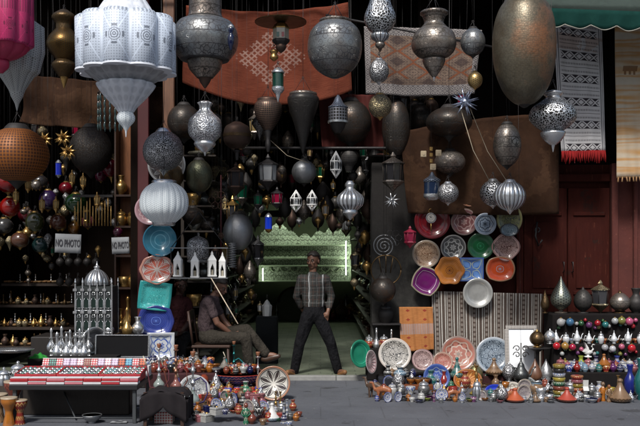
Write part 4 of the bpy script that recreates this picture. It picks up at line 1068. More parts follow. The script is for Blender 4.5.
# plate column on the red post
CY = 7.0
plate(160, 240, CY, 16.5, plate_mat('bluebowl', [(.05, .22, .32), (.12, .34, .45), (.03, .15, .23), (.03, .16, .25)], 24, 'bowl'), 'deep teal-blue bowl hanging below the white globe', cat='bowl', name='bowl', prof=BOWLP, rz=.12)
plate(157, 269.5, CY, 17, plate_mat('redlace', [(.58, .50, .46), (.40, .03, .02), (.5, .12, .08), (.42, .2, .15)], 8, 'petal'), 'white plate with red lacy petals in the post column', wav=(8, .03), oval=.88, rz=.15)
plate(155, 296, CY, 18, plate_mat('turq', [(.03, .34, .34), (.10, .50, .48), (.015, .16, .18), (.03, .25, .25)], 5, 'curl'), 'turquoise square plate with mottled glaze', sq=.9, rz=.15, spin=.12, oval=.88)
plate(156, 321, CY, 18.5, plate_mat('deepblue', [(.035, .06, .30), (.10, .17, .5), (.01, .02, .12), (.03, .04, .2)], 8, 'spot'), 'deep blue glazed octagonal plate near the bottom of the column', sq=.25, rz=.1, oval=.86, wav=(8, .02))
plate(161, 346, CY - .05, 15, plate_mat('tileblue', [(.55, .58, .62), (.05, .10, .35), (.3, .38, .5), (.5, .52, .55)], 8, 'flower'), 'square white plate with blue ring, lowest in the post column', sq=1, rz=.1, oval=1)
plate(167, 165, 6.9, 19, plate_mat('silvrim', [(.10, .09, .09), (.45, .45, .45), (.2, .2, .2), (.5, .5, .5)], 14, 'petal', metalic=.5), 'dark plate with silver scalloped rim behind the engraved ball')
plate(150, 210, 7.05, 15, plate_mat('pinkrim', [(.35, .2, .22), (.5, .35, .35), (.2, .1, .12), (.4, .25, .28)], 14, 'flower'), 'pinkish plate peeking out left of the white globe')

# ------------------------------------------------------------------ price papers
paper = material('paper', lambda s: {'color': s.mix((s.noise(5, 4) * 1.6 - .5).cl(), (.22, .23, .24), (.13, .135, .14)), 'height': s.noise(12, 2)}, rough=.9, bump=.2)
ink = material('ink', (.03, .03, .035), rough=.8)
def notice(px, py, Y, w, h, text, size, label, rz):
    s = SC(Y); root = thing('paper_notice', label, 'paper sign', P(px, py, Y)); root.rotation_euler = (0, rz, 0)
    q = MB(); q.sheet(lambda u, v: ((u-.5)*w*s, .003*math.sin(u*4), (v-.5)*h*s), 8, 4, .002); q.build('sheet', paper, root)
    cu = bpy.data.curves.new('lettering', 'FONT'); cu.body = text; cu.size = size; cu.align_x = 'CENTER'; cu.align_y = 'CENTER'; cu.extrude = .0008; cu.offset = .0022
    t_ = bpy.data.objects.new('t', cu); COL.objects.link(t_); me_ = bpy.data.meshes.new_from_object(t_.evaluated_get(bpy.context.evaluated_depsgraph_get())); bpy.data.objects.remove(t_)
    o = bpy.data.objects.new('lettering', me_); COL.objects.link(o); o.parent = root; o.data.materials.clear(); o.location = (0, -.0045, .0); o.rotation_euler = (PI/2, 0, 0); o.data.materials.append(ink)
    o.scale = (w*s*.84 / max(.01, size*len(text)*.58), 1.5, 1)
notice(68, 243.5, 6.75, 26, 19, 'NO PHOTO', .075, 'larger white paper notice with hand lettering at left', .04)
notice(120.5, 245.5, 6.85, 17.5, 16.5, 'NO PHOTO', .07, 'smaller white paper notice beside the orange shelf', -.04)

# ------------------------------------------------------------------ lit panel at the back of the shop
def lace_fn(s):
    x, y, z = s.obj()
    a = (x * 5.2).tri(); w = ((z * 9) + (a * PI).sin() * .35)
    band = (w.fr() - .5).abs()
    m = band.lt(.10)
    curl = s.vor(16, 'DISTANCE_TO_EDGE', v=s.vec(x, z * 1.3)).lt(.055)
    pil = ((x * 26).tri().gt(.55)) * ((z * 3.1).fr().band(.15, .45))
    m = m.mx(curl).mx(pil * .8); n = s.noise(6, 4)
    c = s.mix((n * 1.4 - .4).cl() * .5, (.60, .66, .55), (.42, .48, .38))
    return {'color': s.mix(m * .8, c, (.07, .09, .05)), 'height': m * -1}
m_lace = material('lace_panel', lace_fn, rough=.5, bump=.8, bdist=.01)
PY = 15.4
root = thing('carved_display', 'pale green carved display panel glowing at the back of the shop', 'panel', P(305, 282, PY)); s = SC(PY)
zt = 54*s; w = 45*s
q = MB(); q.box((0, 0, zt*.36), (2*w, .05, zt*.66)); q.build('backboard', m_lace, root)
pts = [(-w, zt*.69)]
n = 44
for k in range(n + 1):
    u = k/n; pts.append((-w + 2*w*u, zt*(.86 + .10*abs(math.sin(u*PI*7)) + .06*math.sin(u*PI*3) + (.10 if .1 < u < .3 else 0))))
pts.append((w, zt*.69)); q = MB(); q.prism(pts, -.02, .02); q.build('scalloped_crest', m_lace, root)
m_pg = paint('palegreen', (.45, .52, .38), rough=.4)
for zz in (.02, .30, .44, .68):
    q = MB(); q.box((0, -.07, zt*zz), (2*w + .05, .16, .035), bev=.006); q.build('ledge', m_pg, root)
for xx in (-w, w):
    q = MB(); q.box((xx, -.05, zt*.35), (.05, .10, zt*.70), bev=.006); q.build('side_post', m_pg, root)
for k in range(9):
    q = MB(); x0 = -w + (k+.5)*2*w/9; q.ring((x0, -.06, zt*.27), w/9*.85, .016, 'y', 14, PI, 2*PI); q.build('swag', m_pg, root)
glow = material('tube_glow', (.9, 1, .9), emit=((.86, 1.0, .76), 30.0))
def lamp_tube(p0, p1, label, r=.007):
    root = thing('fluorescent_lamp', label, 'lamp', p0); d = p1 - p0
    q = MB(); q.tube([d*.03, d*.97], r, 10); q.build('tube', glow, root)
    for a in (0, .97):
        q = MB(); q.tube([d*a, d*(a+.03)], r*1.3, 10); q.build('end_cap', tin, root)
lamp_tube(P(346, 276, 15.15), P(346, 240, 15.15), 'upright glowing tube lamp at the right side of the lit panel')
lamp_tube(P(263, 281, 15.10), P(263, 268, 15.10), 'short upright glowing tube lamp at the lower left of the lit panel')
lamp_tube(P(262, 216, 14.9), P(350, 216, 14.9), 'long added tube lamp above the lit panel, half hidden by dark lanterns', r=.016)  # invented lamp that brightens the panel from above
fx = thing('added_light_shield', 'long dark trough added to screen the upper tube lamp over the lit panel', 'light shield', P(306, 214, 14.9)); fw = 96*SC(14.9)  # added trough keeps light off the upper wall and hides the tube
for yy, zz, dy, dz in ((0, .06, .22, .02), (-.11, .0, .02, .14), (.11, .03, .02, .08)):
    q = MB(); q.box((0, yy, zz), (fw, dy, dz)); q.build('trough', iron, fx)
for a in (-1, 1):
    q = MB(); q.tube([(a*fw*.4, 0, .07), (a*fw*.4, 0, 2.4)], .006); q.build('rod', iron, fx)
# mirror arch with brass frame under the panel & cabinet along back
q = MB(); pts = [(-.42, 0), (.42, 0)] + [(.42*math.cos(PI*k/12), .45 + .35*math.sin(PI*k/12)) for k in range(13)]
root = thing('arched_headboard', 'round-topped dark green wooden board below the lit panel', 'board', P(297, 322, 16.2)); q.prism(pts, 0, .05); q.build('board', paint('dkgreen', (.07, .09, .045)), root)
q = MB(); q.tube([(x, -.02, z) for x, z in pts[1:]], .03, 6); q.build('rim', brass_dk, root)
hexw = thing('bottle_lantern', 'small pale bottle-shaped lantern standing out in the dark', 'lantern', P(267, 316, 8.7))
q = MB(); q.lathe(smooth([(0, .06), (.14, .07), (.16, .05), (.20, .03), (.23, .005)], 2), 6, smooth=False); q.build('glass', gl_w if False else paint('milkwhite', (.7, .72, .72)), hexw); q = MB(); q.tube([(0, 0, .23), (0, 0, .30)], .008); q.build('hook', iron, hexw)
q = MB(); q.box((0, .03, -.55), (.30, .26, 1.09), bev=.01); tag(q.build('black_pedestal', fabric('black', (.01, .012, .014)), None, loc=P(267, 316, 8.7)), 'tall narrow black pedestal under the pale bottle lantern', 'pedestal')
# ------------------------------------------------------------------ shelves and small goods
CACHE = {}
def treecopy(node):
    o, ch = node; c = o.copy(); COL.objects.link(c)
    for n2 in ch:
        d = treecopy(n2); d.parent = c
    return c
def treeof(o): return (o, [treeof(c) for c in o.children])
def good(key, fn, loc, label, sc=1, rz=0, group=None, name=None, cat=None, rot=None):
    if key not in CACHE:
        r = fn(); CACHE[key] = treeof(r); c = r
    else: c = treecopy(CACHE[key])
    c.location = loc; c.rotation_euler = rot or (0, 0, rz); c.scale = (sc, sc, sc) if not isinstance(sc, tuple) else sc
    c['label'] = label
    if 'group' in c.keys(): del c['group']
    if group: c['group'] = group
    return c
def L(profile, mat, name, root, n=20, k=3, **kw):
    q = MB(); q.lathe(smooth(profile, k) if k > 1 else profile, n, **kw); return q.build(name, mat, root)
# all unit goods are about 0.2 m tall, origin at base
def f_tagine(cb, cl):
    def fn():
        r = thing('tagine', '', 'tagine'); L([(0, .05), (.012, .085), (.035, .10), (.04, .10)], cb, 'dish', r)
        c = L([(.040, .095), (.06, .075), (.10, .042), (.14, .022), (.155, .018)], cl, 'lid', r); L([(.152, .016), (.165, .024), (.18, .02), (.188, .004)], cl, 'knob', c, 12); return r
    return fn
def f_vase(m, m2=None):
    def fn():
        r = thing('vase', '', 'vase'); b = L([(0, .03), (.01, .034), (.05, .062), (.10, .066), (.14, .035), (.16, .026), (.19, .034), (.20, .038)], m, 'body', r)
        L([(.196, .036), (.203, .041), (.206, .036)], m2 or m, 'rim', r, k=1); return r
    return fn
def f_jar(m, m2):
    def fn():
        r = thing('lidded_jar', '', 'jar'); L([(0, .04), (.01, .045), (.05, .062), (.09, .06), (.11, .045)], m, 'body', r); c = L([(.11, .05), (.12, .052), (.14, .035), (.15, .008)], m2, 'lid', r); L([(.148, .008), (.16, .014), (.17, .004)], m2, 'knob', c, 10); return r
    return fn
def f_bowl(m, m2=None):
    def fn():
        r = thing('bowl', '', 'bowl'); L([(0, .035), (.008, .036), (.012, .03), (.03, .065), (.06, .085), (.075, .09), (.075, .084), (.03, .055), (.016, .002)], m, 'body', r, k=1, n=24); L([(.0745, .0835), (.079, .0905), (.0745, .0925)], m2 or m, 'rim', r, k=1, n=24); return r
    return fn
def f_stack(ms):
    def fn():
        r = thing('bowl_stack', '', 'bowl stack'); z = 0
        for m in ms: L([(z, .045), (z+.01, .062), (z+.04, .07), (z+.045, .06)], m, 'bowl', r, k=1); z += .045
        return r
    return fn
def f_egg(m, m2, foot=True):
    def fn():
        r = thing('egg_lantern', '', 'lantern'); L([(.02, .03), (.05, .062), (.10, .078), (.15, .066), (.19, .035), (.20, .02)], m, 'body', r); L([(0, .045), (.008, .045), (.014, .018), (.022, .03)], m2, 'foot', r); L([(.198, .018), (.21, .012), (.225, .002)], m2, 'finial', r, 10); return r
    return fn
def f_tear(m, m2):
    def fn():
        r = thing('teardrop_lantern', '', 'lantern'); L([(.03, .03), (.06, .062), (.10, .072), (.15, .058), (.20, .03), (.24, .010), (.26, .003)], m, 'body', r, 24); L([(0, .045), (.006, .045), (.014, .016), (.022, .016), (.034, .034)], m2, 'foot', r); return r
    return fn
def f_candle(m):
    def fn():
        r = thing('candlestick', '', 'candlestick'); L([(0, .04), (.01, .038), (.02, .012), (.06, .02), (.08, .008), (.12, .015), (.15, .008), (.19, .012), (.20, .022), (.205, .022)], m, 'stem', r, 14); return r
    return fn
def f_hookah(m, gl, hose):
    def fn():
        r = thing('hookah', '', 'hookah'); L([(0, .05), (.01, .06), (.05, .062), (.09, .03), (.12, .018), (.14, .022)], gl, 'glass_base', r)
        s_ = L([(.14, .02), (.17, .012), (.20, .028), (.23, .012), (.28, .01), (.32, .022), (.35, .008), (.42, .008), (.44, .03), (.445, .03), (.45, .01)], m, 'stem', r, 14)
        L([(.45, .012), (.47, .022), (.50, .026), (.50, .02)], paint('clay', (.25, .10, .05)), 'bowl', s_, 12)
        q = MB(); q.tube([(.01, 0, .22), (.07, -.01, .25), (.12, -.03, .20), (.13, -.05, .10), (.09, -.08, .03), (.0, -.10, .012), (-.08, -.08, .02), (-.11, -.03, .12), (-.14, -.02, .26)], .0075, 7); h = q.build('hose', hose, r)
        q = MB(); q.tube([(-.14, -.02, .26), (-.18, -.01, .36)], .009, 7, taper=.005); q.build('mouthpiece', paint('ivory', (.55, .5, .38)), h); return r
    return fn
def f_teapot(m):
    def fn():
        r = thing('teapot', '', 'teapot'); L([(0, .035), (.01, .04), (.014, .03), (.04, .058), (.08, .062), (.12, .035), (.135, .028)], m, 'body', r)
        c = L([(.135, .03), (.15, .026), (.17, .012), (.19, .006), (.20, .010), (.21, .003)], m, 'lid', r, 14)
        q = MB(); q.tube([(.05, 0, .05), (.085, 0, .07), (.095, 0, .11), (.12, 0, .135)], .012, 8, taper=.006); q.build('spout', m, r)
        q = MB(); q.tube([(-.035, 0, .12), (-.075, 0, .13), (-.095, 0, .09), (-.08, 0, .05), (-.055, 0, .04)], .006, 7); q.build('handle', m, r); return r
    return fn
def f_cup(m):
    def fn():
        r = thing('cup', '', 'cup'); L([(0, .022), (.006, .026), (.012, .022), (.03, .036), (.06, .04), (.06, .036), (.02, .02), (.014, .001)], m, 'body', r, 16, k=1); return r
    return fn
def f_ball(m):
    def fn():
        r = thing('ball_ornament', '', 'ornament'); q = MB(); q.ball((0, 0, .03), .03, 14, 8); q.build('ball', m, r); L([(.058, .008), (.066, .008)], brass, 'cap', r, 8, k=1); return r
    return fn
def f_swan(m):
    """little white stylised bird lamp: base, curved body and lifted wing"""
    def fn():
        r = thing('bird_figurine', '', 'figurine'); L([(0, .035), (.008, .035), (.012, .012), (.03, .012)], m, 'foot', r, 12, k=1)
        q = MB(); q.lathe([(-.045, .001), (-.03, .018), (0, .026), (.025, .018), (.045, .004)], 12, c=(0, 0, .045), axis='x'); q.tube([(.03, 0, .05), (.05, 0, .075), (.035, 0, .10), (.045, 0, .12), (.065, 0, .115)], .010, 7, taper=.004); q.build('body', m, r)
        q = MB(); q.prism([(-.05, .05), (.01, .05), (.0, .09), (-.03, .135), (-.02, .08)], -.022, .022); q.build('wing', m, r); return r
    return fn
def f_camel(m, m2):
    def fn():
        r = thing('camel_figurine', '', 'figurine')
        sk = skin_obj('body', [((-.05, 0, .10), .028), ((0, 0, .115), .036), ((.05, 0, .10), .028), ((.085, 0, .10), .016), ((.10, 0, .13), .012), ((.11, 0, .165), .011), ((.135, 0, .165), .009),
            ((-.055, .018, .06), .011), ((-.055, .018, .0), .008), ((-.055, -.018, .06), .011), ((-.055, -.018, .0), .008), ((.05, .018, .06), .010), ((.05, .018, .0), .007), ((.05, -.018, .06), .010), ((.05, -.018, .0), .007)],
            [(0, 1), (1, 2), (2, 3), (3, 4), (4, 5), (5, 6), (0, 7), (7, 8), (0, 9), (9, 10), (2, 11), (11, 12), (2, 13), (13, 14)], m, r, 1, 1)
        L([(.13, .03), (.15, .022), (.162, .006)], m2, 'saddle', r, 12); return r
    return fn
def f_figure(m, m2):
    def fn():
        r = thing('carved_figure', '', 'figurine'); L([(0, .03), (.01, .03), (.05, .022), (.11, .03), (.15, .016), (.16, .01)], m, 'body', r, 10); q = MB(); q.ball((0, 0, .18), .022, 10, 7, sz=1.2); q.build('head', m2, r)
        for a in (-1, 1):
            q = MB(); q.tube([(a*.028, 0, .14), (a*.045, -.01, .10), (a*.02, -.028, .08)], .008, 6); q.build('arm', m, r)
        return r
    return fn
def f_box(m, m2, w=.06, d=.045, h=.035):
    def fn():
        r = thing('trinket_box', '', 'box'); q = MB(); q.box((0, 0, h*.35), (w, d, h*.7), bev=.003); q.build('body', m, r); q = MB(); q.box((0, 0, h*.86), (w*1.04, d*1.04, h*.28), bev=.005); l = q.build('lid', m2, r)
        q = MB(); q.ball((0, 0, h), w*.14, 10, 6, sz=.7); q.build('stud', brass, l); return r
    return fn
def f_ring(m, m2):
    def fn():
        r = thing('trinket', '', 'trinket'); q = MB(); q.lathe([(0, .018), (.008, .02), (.013, .014)], 12); q.build('setting', m2, r); q = MB(); q.ball((0, 0, .013), .0135, 10, 6, sz=.6); q.build('stone', m, r); return r
    return fn
def f_leanplate(mat, **kw):
    def fn():
        r = thing('plate', '', 'plate'); q = MB(); q.disc(.1, kw.get('prof', RIMP), wav=kw.get('wav', (0, 0)), oval=kw.get('oval', 1), sq=kw.get('sq', 0))
        q.v = [(x, y, z + .1*kw.get('oval', 1)) for x, y, z in q.v]; q.build('dish', mat, r); return r
    return fn
def f_slipper(m):
    def fn():
        r = thing('slipper_pair', '', 'slippers')
        for a in (-1, 1):
            q = MB(); q.lathe([(-.10, .004), (-.08, .030), (0, .034), (.07, .030), (.11, .004)], 10, axis='x', c=(0, a*.035, .02), sy=.6); q.build('slipper', m, r)
        return r
    return fn
def G(px, py, Y): return P(px, py, Y)
def onground(px, py):       # base of a thing standing on the paving at image row py
    D = 1.6 * F / (py - HZ); return Vector(((px - 320) / F * D, D - CD, 0.0))

def skin_obj(name, nodes, edges, mat, parent, sub=1, root=0, remesh=None, extra=None, iters=6):
    """one continuous surface swept along the skeleton; a node is (point, r) or (point, (r, x scale, y scale))"""
    q = MB(); rmin = 9
    def nr(n): return (n[1], 1, 1) if not isinstance(n[1], tuple) else n[1]
    for a, b in edges:
        pa, pb = Vector(nodes[a][0]), Vector(nodes[b][0]); ra, rb = nr(nodes[a]), nr(nodes[b]); rmin = min(rmin, ra[0], rb[0])
        L_ = (pb - pa).length; k = max(1, math.ceil(L_ / (min(ra[0], rb[0]) * .38)))
        for i in range(k + 1):
            t = i / k; r = [x + (y - x) * t for x, y in zip(ra, rb)]; q.ball(tuple(pa.lerp(pb, t)), r[0], 12, 8, sx=r[1], sy=r[2])
    for x in (extra or []): q._add(x.v, x.f)
    me = bpy.data.meshes.new('t'); me.from_pydata(q.v, [], q.f); o = bpy.data.objects.new('t', me); COL.objects.link(o)
    md = o.modifiers.new('r', 'REMESH'); md.mode = 'VOXEL'; md.voxel_size = remesh or max(.0022, rmin * .4)
    sm = o.modifiers.new('sm', 'SMOOTH'); sm.iterations = iters if remesh else 3; sm.factor = .5
    m3 = bpy.data.meshes.new_from_object(o.evaluated_get(bpy.context.evaluated_depsgraph_get())); bpy.data.objects.remove(o)
    for p in m3.polygons: p.use_smooth = True
    m3.materials.clear(); m3.materials.append(mat); m3.name = name
    ob = bpy.data.objects.new(name, m3); COL.objects.link(ob); ob.parent = parent; return ob

# palette of glazes
GZ = {k: glaze(k, *v) for k, v in dict(red=((.36, .03, .02),(.5, .3, .1)), terracotta=((.32, .075, .04),), orange=((.50, .17, .02), (.12, .03, .01)), yellow=((.50, .40, .06), (.2, .1, .02)), green=((.02, .20, .10), (.4, .4, .3)),
    teal=((.015, .20, .20), (.3, .35, .3)), blue=((.03, .06, .35), (.5, .5, .5)), navy=((.01, .015, .09), (.4, .4, .45)), white=((.60, .60, .58), (.05, .10, .30)), black=((.02, .02, .022), (.5, .5, .48)),
    pink=((.45, .16, .18), (.2, .03, .05)), tan=((.36, .22, .12), (.10, .05, .02)), purple=((.16, .03, .16), (.4, .3, .3)), lime=((.42, .50, .05), (.2, .3, .02)), sky=((.22, .38, .52), (.5, .55, .6)), grey=((.25, .26, .27), (.05, .05, .05))).items()}
CN = list(GZ)
# --- brass goods on the wall shelf
wsh = [(196, 121, 'vase', 'left of the two brass pieces on the top board'), (196, 133, 'candle', 'right of the two brass pieces on the top board'), (227, 121, 'egg', 'left brass piece on the second board'), (227, 133, 'egg', 'right brass piece on the second board'),
       (256, 134, 'jar', 'brass jar behind the smaller notice'), (288, 125, 'cup', 'short brass cup on the fourth board'), (288, 134, 'bottle', 'tall brass bottle on the fourth board'), (330, 121, 'candle', 'left brass candlestick on the bottom board'), (330, 128, 'bottle', 'tall brass bottle in the middle of the bottom board'), (330, 136, 'vase', 'brass vase at right of the bottom board')]
def f_bottle(m):
    def fn():
        r = thing('bottle', '', 'bottle'); L([(0, .04), (.01, .044), (.05, .05), (.09, .03), (.12, .014), (.20, .012), (.22, .018)], m, 'body', r, 16); L([(.218, .014), (.23, .016), (.25, .003)], m, 'stopper', r, 10); return r
    return fn
FN = dict(vase=f_vase(brass), candle=f_candle(brass), egg=f_jar(brass, brass), jar=f_jar(brass_dk, brass), cup=f_cup(brass), bottle=f_bottle(brass))
for py, px, k, l in wsh:
    v = P(px, py, 7.6); v.z += .0145
    good('ws_' + k, FN[k], v, l + ', orange-backed shelf' if 'notice' not in l else l, sc={'cup': 2.2, 'bottle': 1.7, 'candle': 1.25, 'vase': 1.2, 'egg': 1.25, 'jar': 1.2}[k])

# --- domed silver lantern box (left)
root = thing('domed_lantern', 'big silver lantern box with mirrored panels and a glass dome', 'lantern', P(97, 334, 6.85)); s = SC(6.85)
W = 36*s
q = MB(); q.box((0, 0, 24*s), (W, W*.7, 48*s)); q.build('body', metal('mirror', (.60, .64, .62), 'arab', sc=1.6, rough=.22, dark=(.03, .035, .035), wear=.1), root)
q = MB(); q.box((0, 0, -.01), (W*1.1, W*.8, .03), bev=.005); q.build('base', silver, root)
for k in range(6):
    for yy in (-1, 1):
        q = MB(); q.box((-W/2 + W*k/5, yy*W*.36, 25*s), (.016, .016, 52*s), bev=.003); q.lathe([(52*s, .012), (56*s, .002)], 8, c=(-W/2 + W*k/5, yy*W*.36, 0)); q.build('corner_post', silver, root)
for k in range(5):
    for zz in (9, 31):
        q = MB(); q.box((0, 0, .16), (.045, .012, .03), bev=.003); o = q.build('square_boss', silver, root); o.location = (-W/2 + W*k/5, -W*.40, zz*s)
        q = MB(); q.prism([(-.028, 0), (.028, 0), (.028, .09), (0, .13), (-.028, .09)], -.004, 0); o = q.build('window', paint('darkpane', (.010, .022, .018), rough=.2), root); o.location = (-W/2 + W*(k+.5)/5, -W*.352, zz*s - .05); q = MB(); q.tube([(-.030, -.006, 0), (-.030, -.006, .09), (0, -.006, .134), (.030, -.006, .09), (.030, -.006, 0), (-.030, -.006, 0)], .0055, 5); q.ring((0, -.006, .165), .018, .005, 'y', 12); q.tube([(-.04, -.006, -.03), (.04, -.006, -.03)], .008, 5); q.build('frame', silver, o)
L([(0, 12*s), (3*s, 12.5*s), (8*s, 11*s), (13*s, 7*s), (16*s, 2.5*s), (17*s, .002)], silver_rib, 'dome', root, 24, lobes=(10, .06)).location = (0, 0, 49*s)
L([(0, 2.6*s), (2*s, 3.4*s), (4*s, 1.2*s), (8*s, .001)], silver, 'finial', root, 12).location = (0, 0, 65*s)
# counter behind the left table
q = MB(); zc = P(0, 336, 6.9).z
q.box((0, 0, zc/2), (1.35, .55, zc), bev=.01); tag(q.build('counter', wood('counter', (.014, .010, .008)), None, loc=(P(92, 0, 6.95).x, 7.05, 0)), 'dark wooden counter carrying the silver lantern box', 'counter')
# black framed tray leaning
root = thing('framed_mirror', 'black tray-shaped mirror with rounded silver frame behind the jewellery boxes', 'mirror', P(122, 357, 6.55)); s = SC(6.55)
q = MB(); q.box((0, 0, 10.5*s), (52*s, .015, 21*s), bev=.006); q.build('glass', material('blackglass', (.006, .006, .007), rough=.7, spec=.1), root)
for a, b2, c2, d2 in ((0, 21.5, 54, 1.4), (0, 0, 54, 1.4), (-26.5, 10.5, 1.4, 22), (26.5, 10.5, 1.4, 22)):
    q = MB(); q.box((a*s, -.006, b2*s), (c2*s, .03, d2*s), bev=.006); q.build('frame', silver, root)
root.rotation_euler = (-.12, 0, 0)
root = thing('silver_dish', 'polished silver dish standing on edge left of the black mirror', 'dish', P(92, 343, 6.62)); q = MB(); q.disc(17*s, RIMP); q.build('dish', silver, root); root.rotation_euler = (.15, 0, .9)
# left table -------------------------------------------------------------
TB = thing('display_table', 'low black table with thin legs under the jewellery boxes', 'table', (P(84, 0, 5.05).x, 5.05, 0)); tw = P(148, 0, 4.75).x - P(20, 0, 4.75).x
TZ = P(0, 384, 4.72).z
q = MB(); q.box((0, 0, TZ - .03), (tw, .72, .05), bev=.006); q.build('tabletop', paint('tblack', (.012, .012, .014)), TB)
for a in (-1, 1):
    for b2 in (-1, 1):
        q = MB(); q.box((a*(tw/2 - .04), b2*.31, (TZ-.05)/2), (.035, .035, TZ - .052), bev=.004); q.build('leg', paint('tsteel', (.05, .055, .06), rough=.4), TB)
for b2 in (-1, 1):
    q = MB(); q.tube([(-tw/2+.05, b2*.31, .05), (tw/2-.05, b2*.31, .05)], .008); q.build('stretcher', MATS['paint_tsteel'], TB)
q = MB(); q.tube([(-tw*.25, .2, TZ-.06), (-tw*.02, -.2, .02)], .008); q.build('brace', MATS['paint_tsteel'], TB)
redcard = paint('red_card', (.40, .025, .035), rough=.6); whitecard = paint('white_card', (.60, .60, .62), rough=.7); pinkcard = paint('pink_card', (.52, .17, .20), rough=.7)
x0t = TB.location.x - tw/2
# stacked flat cards along the front edge
z = TZ - .003
for row, (ms) in enumerate(((whitecard, pinkcard, whitecard, pinkcard, whitecard, redcard, whitecard), (redcard, redcard, pinkcard, redcard, redcard, redcard, pinkcard))):
    for i, m in enumerate(ms):
        ww = tw / 7; 
        good(f'card{row}{m.name}', (lambda m=m, ww=ww: (lambda r: (MB().box((0, 0, .013), (ww*.97, .10, .024), bev=.002).build('body', m, r), MB().box((0, 0, .0265), (ww*.975, .103, .003)).build('lid', whitecard if m is not whitecard else redcard, r), r)[-1])(thing('jewel_case', '', 'box'))),
            (x0t + ww*(i+.5), 4.75 + row*.012, z + row*.031), ['flat %s case in the lower row along the front table edge', 'flat %s case in the upper row along the front table edge'][row] % {whitecard: 'white', pinkcard: 'pink', redcard: 'red'}[m], group='flat cases along the front of the jewellery table')
# trays with trinkets
stones = [('green', (.02, .16, .10)), ('black', (.015, .015, .018)), ('white', (.6, .6, .6)), ('red', (.35, .02, .02)), ('turquoise', (.05, .30, .32)), ('brown', (.16, .07, .03))]
tyn = ['left', 'middle', 'right']
for ti in range(3):
    cx = x0t + tw*(ti+.5)/3; root = thing('jewel_tray', tyn[ti] + ' one of the three red trays of ring boxes', 'tray', (cx, 4.98, TZ + .055)); root.rotation_euler = (.12, 0, 0)
    q = MB(); q.box((0, 0, .008), (tw/3*.97, .30, .016)); q.build('base', whitecard, root)
    for a, b2, c2, d2 in ((0, -.15, tw/3*.98, .008), (0, .15, tw/3*.98, .008), (-tw/6*.97, 0, .008, .3), (tw/6*.97, 0, .008, .3)):
        q = MB(); q.box((a, b2, .02), (c2, d2, .04)); q.build('rim', redcard, root)
q = MB(); q.box((0, 0, .0265), (tw*.97, .30, .051)); tag(q.build('support_box', redcard, None, loc=(TB.location.x, 4.99, TZ)), 'long flat red carton raising the ring trays', 'box')
for ti in range(3):
    for rr in range(4):
        for cc in range(9):
            nm, c = R.choice(stones if ti != 1 else stones[:3])
            yy = -.11 + rr*.073; xx = x0t + tw*ti/3 + tw/3*(cc+.6)/9.2
            good('ring_' + nm, f_ring(glass(nm + 'st', c), silver), (xx, 4.98 + yy, TZ + .055 + .016 + yy*.12 + .001), '%s stone trinket in the %s ring tray' % (nm, tyn[ti]), sc=1.25, group='%s stone trinkets in the %s tray' % (nm, tyn[ti]), rz=R.uniform(0, 3))
# upright patterned packets at the back of the table
def packet_mat(key, c, c2):
    def fn(s):
        x, y, z = s.obj(); d = ((x * 40).tri() + (z * 40).tri()); return {'color': s.mix(d.gt(1.15), c, c2)}
    return material('packet_' + key, fn, rough=.6)
cols = [('red', (.38, .03, .04), (.6, .5, .5)), ('blackgreen', (.02, .03, .03), (.1, .3, .25)), ('lilac', (.50, .44, .55), (.3, .2, .3)), ('white', (.6, .58, .6), (.4, .15, .2)), ('brown', (.18, .03, .03), (.3, .2, .15)), ('orange', (.45, .09, .03), (.1, .02, .02)), ('cyan', (.10, .32, .42), (.02, .1, .2))]
order = ['red', 'blackgreen', 'red', 'lilac', 'lilac', 'white', 'brown', 'red', 'lilac', 'white', 'lilac', 'orange', 'cyan', 'red', 'orange']
cd = {c[0]: c for c in cols}; seen = {}
for i, k in enumerate(order):
    ww = tw*.86/len(order); n = order[:i].count(k)
    def fn(k=k, ww=ww):
        r = thing('ring_box', '', 'box'); q = MB(); q.box((0, 0, .035), (ww*.94, .035, .07), bev=.003); q.build('body', packet_mat(*cd[k]), r); q = MB(); q.box((0, 0, .072), (ww*.96, .037, .006)); q.build('edge', whitecard, r); return r
    good('pk' + k, fn, (x0t + tw*.11 + ww*(i+.5), 5.24, TZ + .10), '%s patterned little box standing at the back of the jewellery table' % k.replace('blackgreen', 'black and green'), rot=(-.5, 0, 0), group='%s upright boxes behind the ring trays' % k)
q = MB(); q.box((0, 0, .05), (tw*.9, .12, .1)); tag(q.build('support_box', whitecard, None, loc=(TB.location.x + .06, 5.26, TZ)), 'long white carton under the upright patterned boxes', 'box')
q = MB(); q.box((0, 0, .15), (1.05, .30, .30), bev=.01); tag(q.build('shade_crate', wood('ucrate', (.02, .014, .01)), None, loc=(TB.location.x - .1, 5.28, 0)), 'dark crate added for shade under the back of the jewellery table', 'crate')  # dark box added to make the gap under the table look shaded
# perfume bottles between table and lantern box
for i in range(18):
    px = 52 + (i % 9)*4.6 + R.uniform(-1, 1); row = i // 9
    good('perf%d' % (i % 2), f_bottle(silver) if i % 2 else f_candle(silver), P(px, 357 - row*6, 6.42 + row*.1), ['slim silver candlestick', 'slim silver bottle'][i % 2] + ' in the crowd behind the ring trays, %s row' % ['front', 'rear'][row], sc=.95 + .2*R.random(), group=['silver candlesticks', 'silver bottles'][i % 2] + ' crowd %s row' % ['front', 'rear'][row])
q = MB(); hb = P(0, 355, 6.45).z; q.box((0, 0, hb/2 - .002), (1.0, .34, hb - .004)); tag(q.build('plinth', fabric('plinth', (.015, .014, .014)), None, loc=(P(76, 0, 6.5).x, 6.52, 0)), 'black cloth-covered plinth carrying the silver bottle crowd', 'plinth')
# silver jug & vase by the plates
good('s_vase', f_vase(silver), P(109, 336, 6.75), 'rounded silver vase in front of the silver lantern box', sc=.9)
good('b_vase', f_bottle(brass), P(127, 334, 6.75), 'slim brass bottle on the counter end', sc=1.25)
good('g_vase', f_vase(silver), P(138, 336, 6.8), 'pale silver vase next to the deep blue plate', sc=1.1)
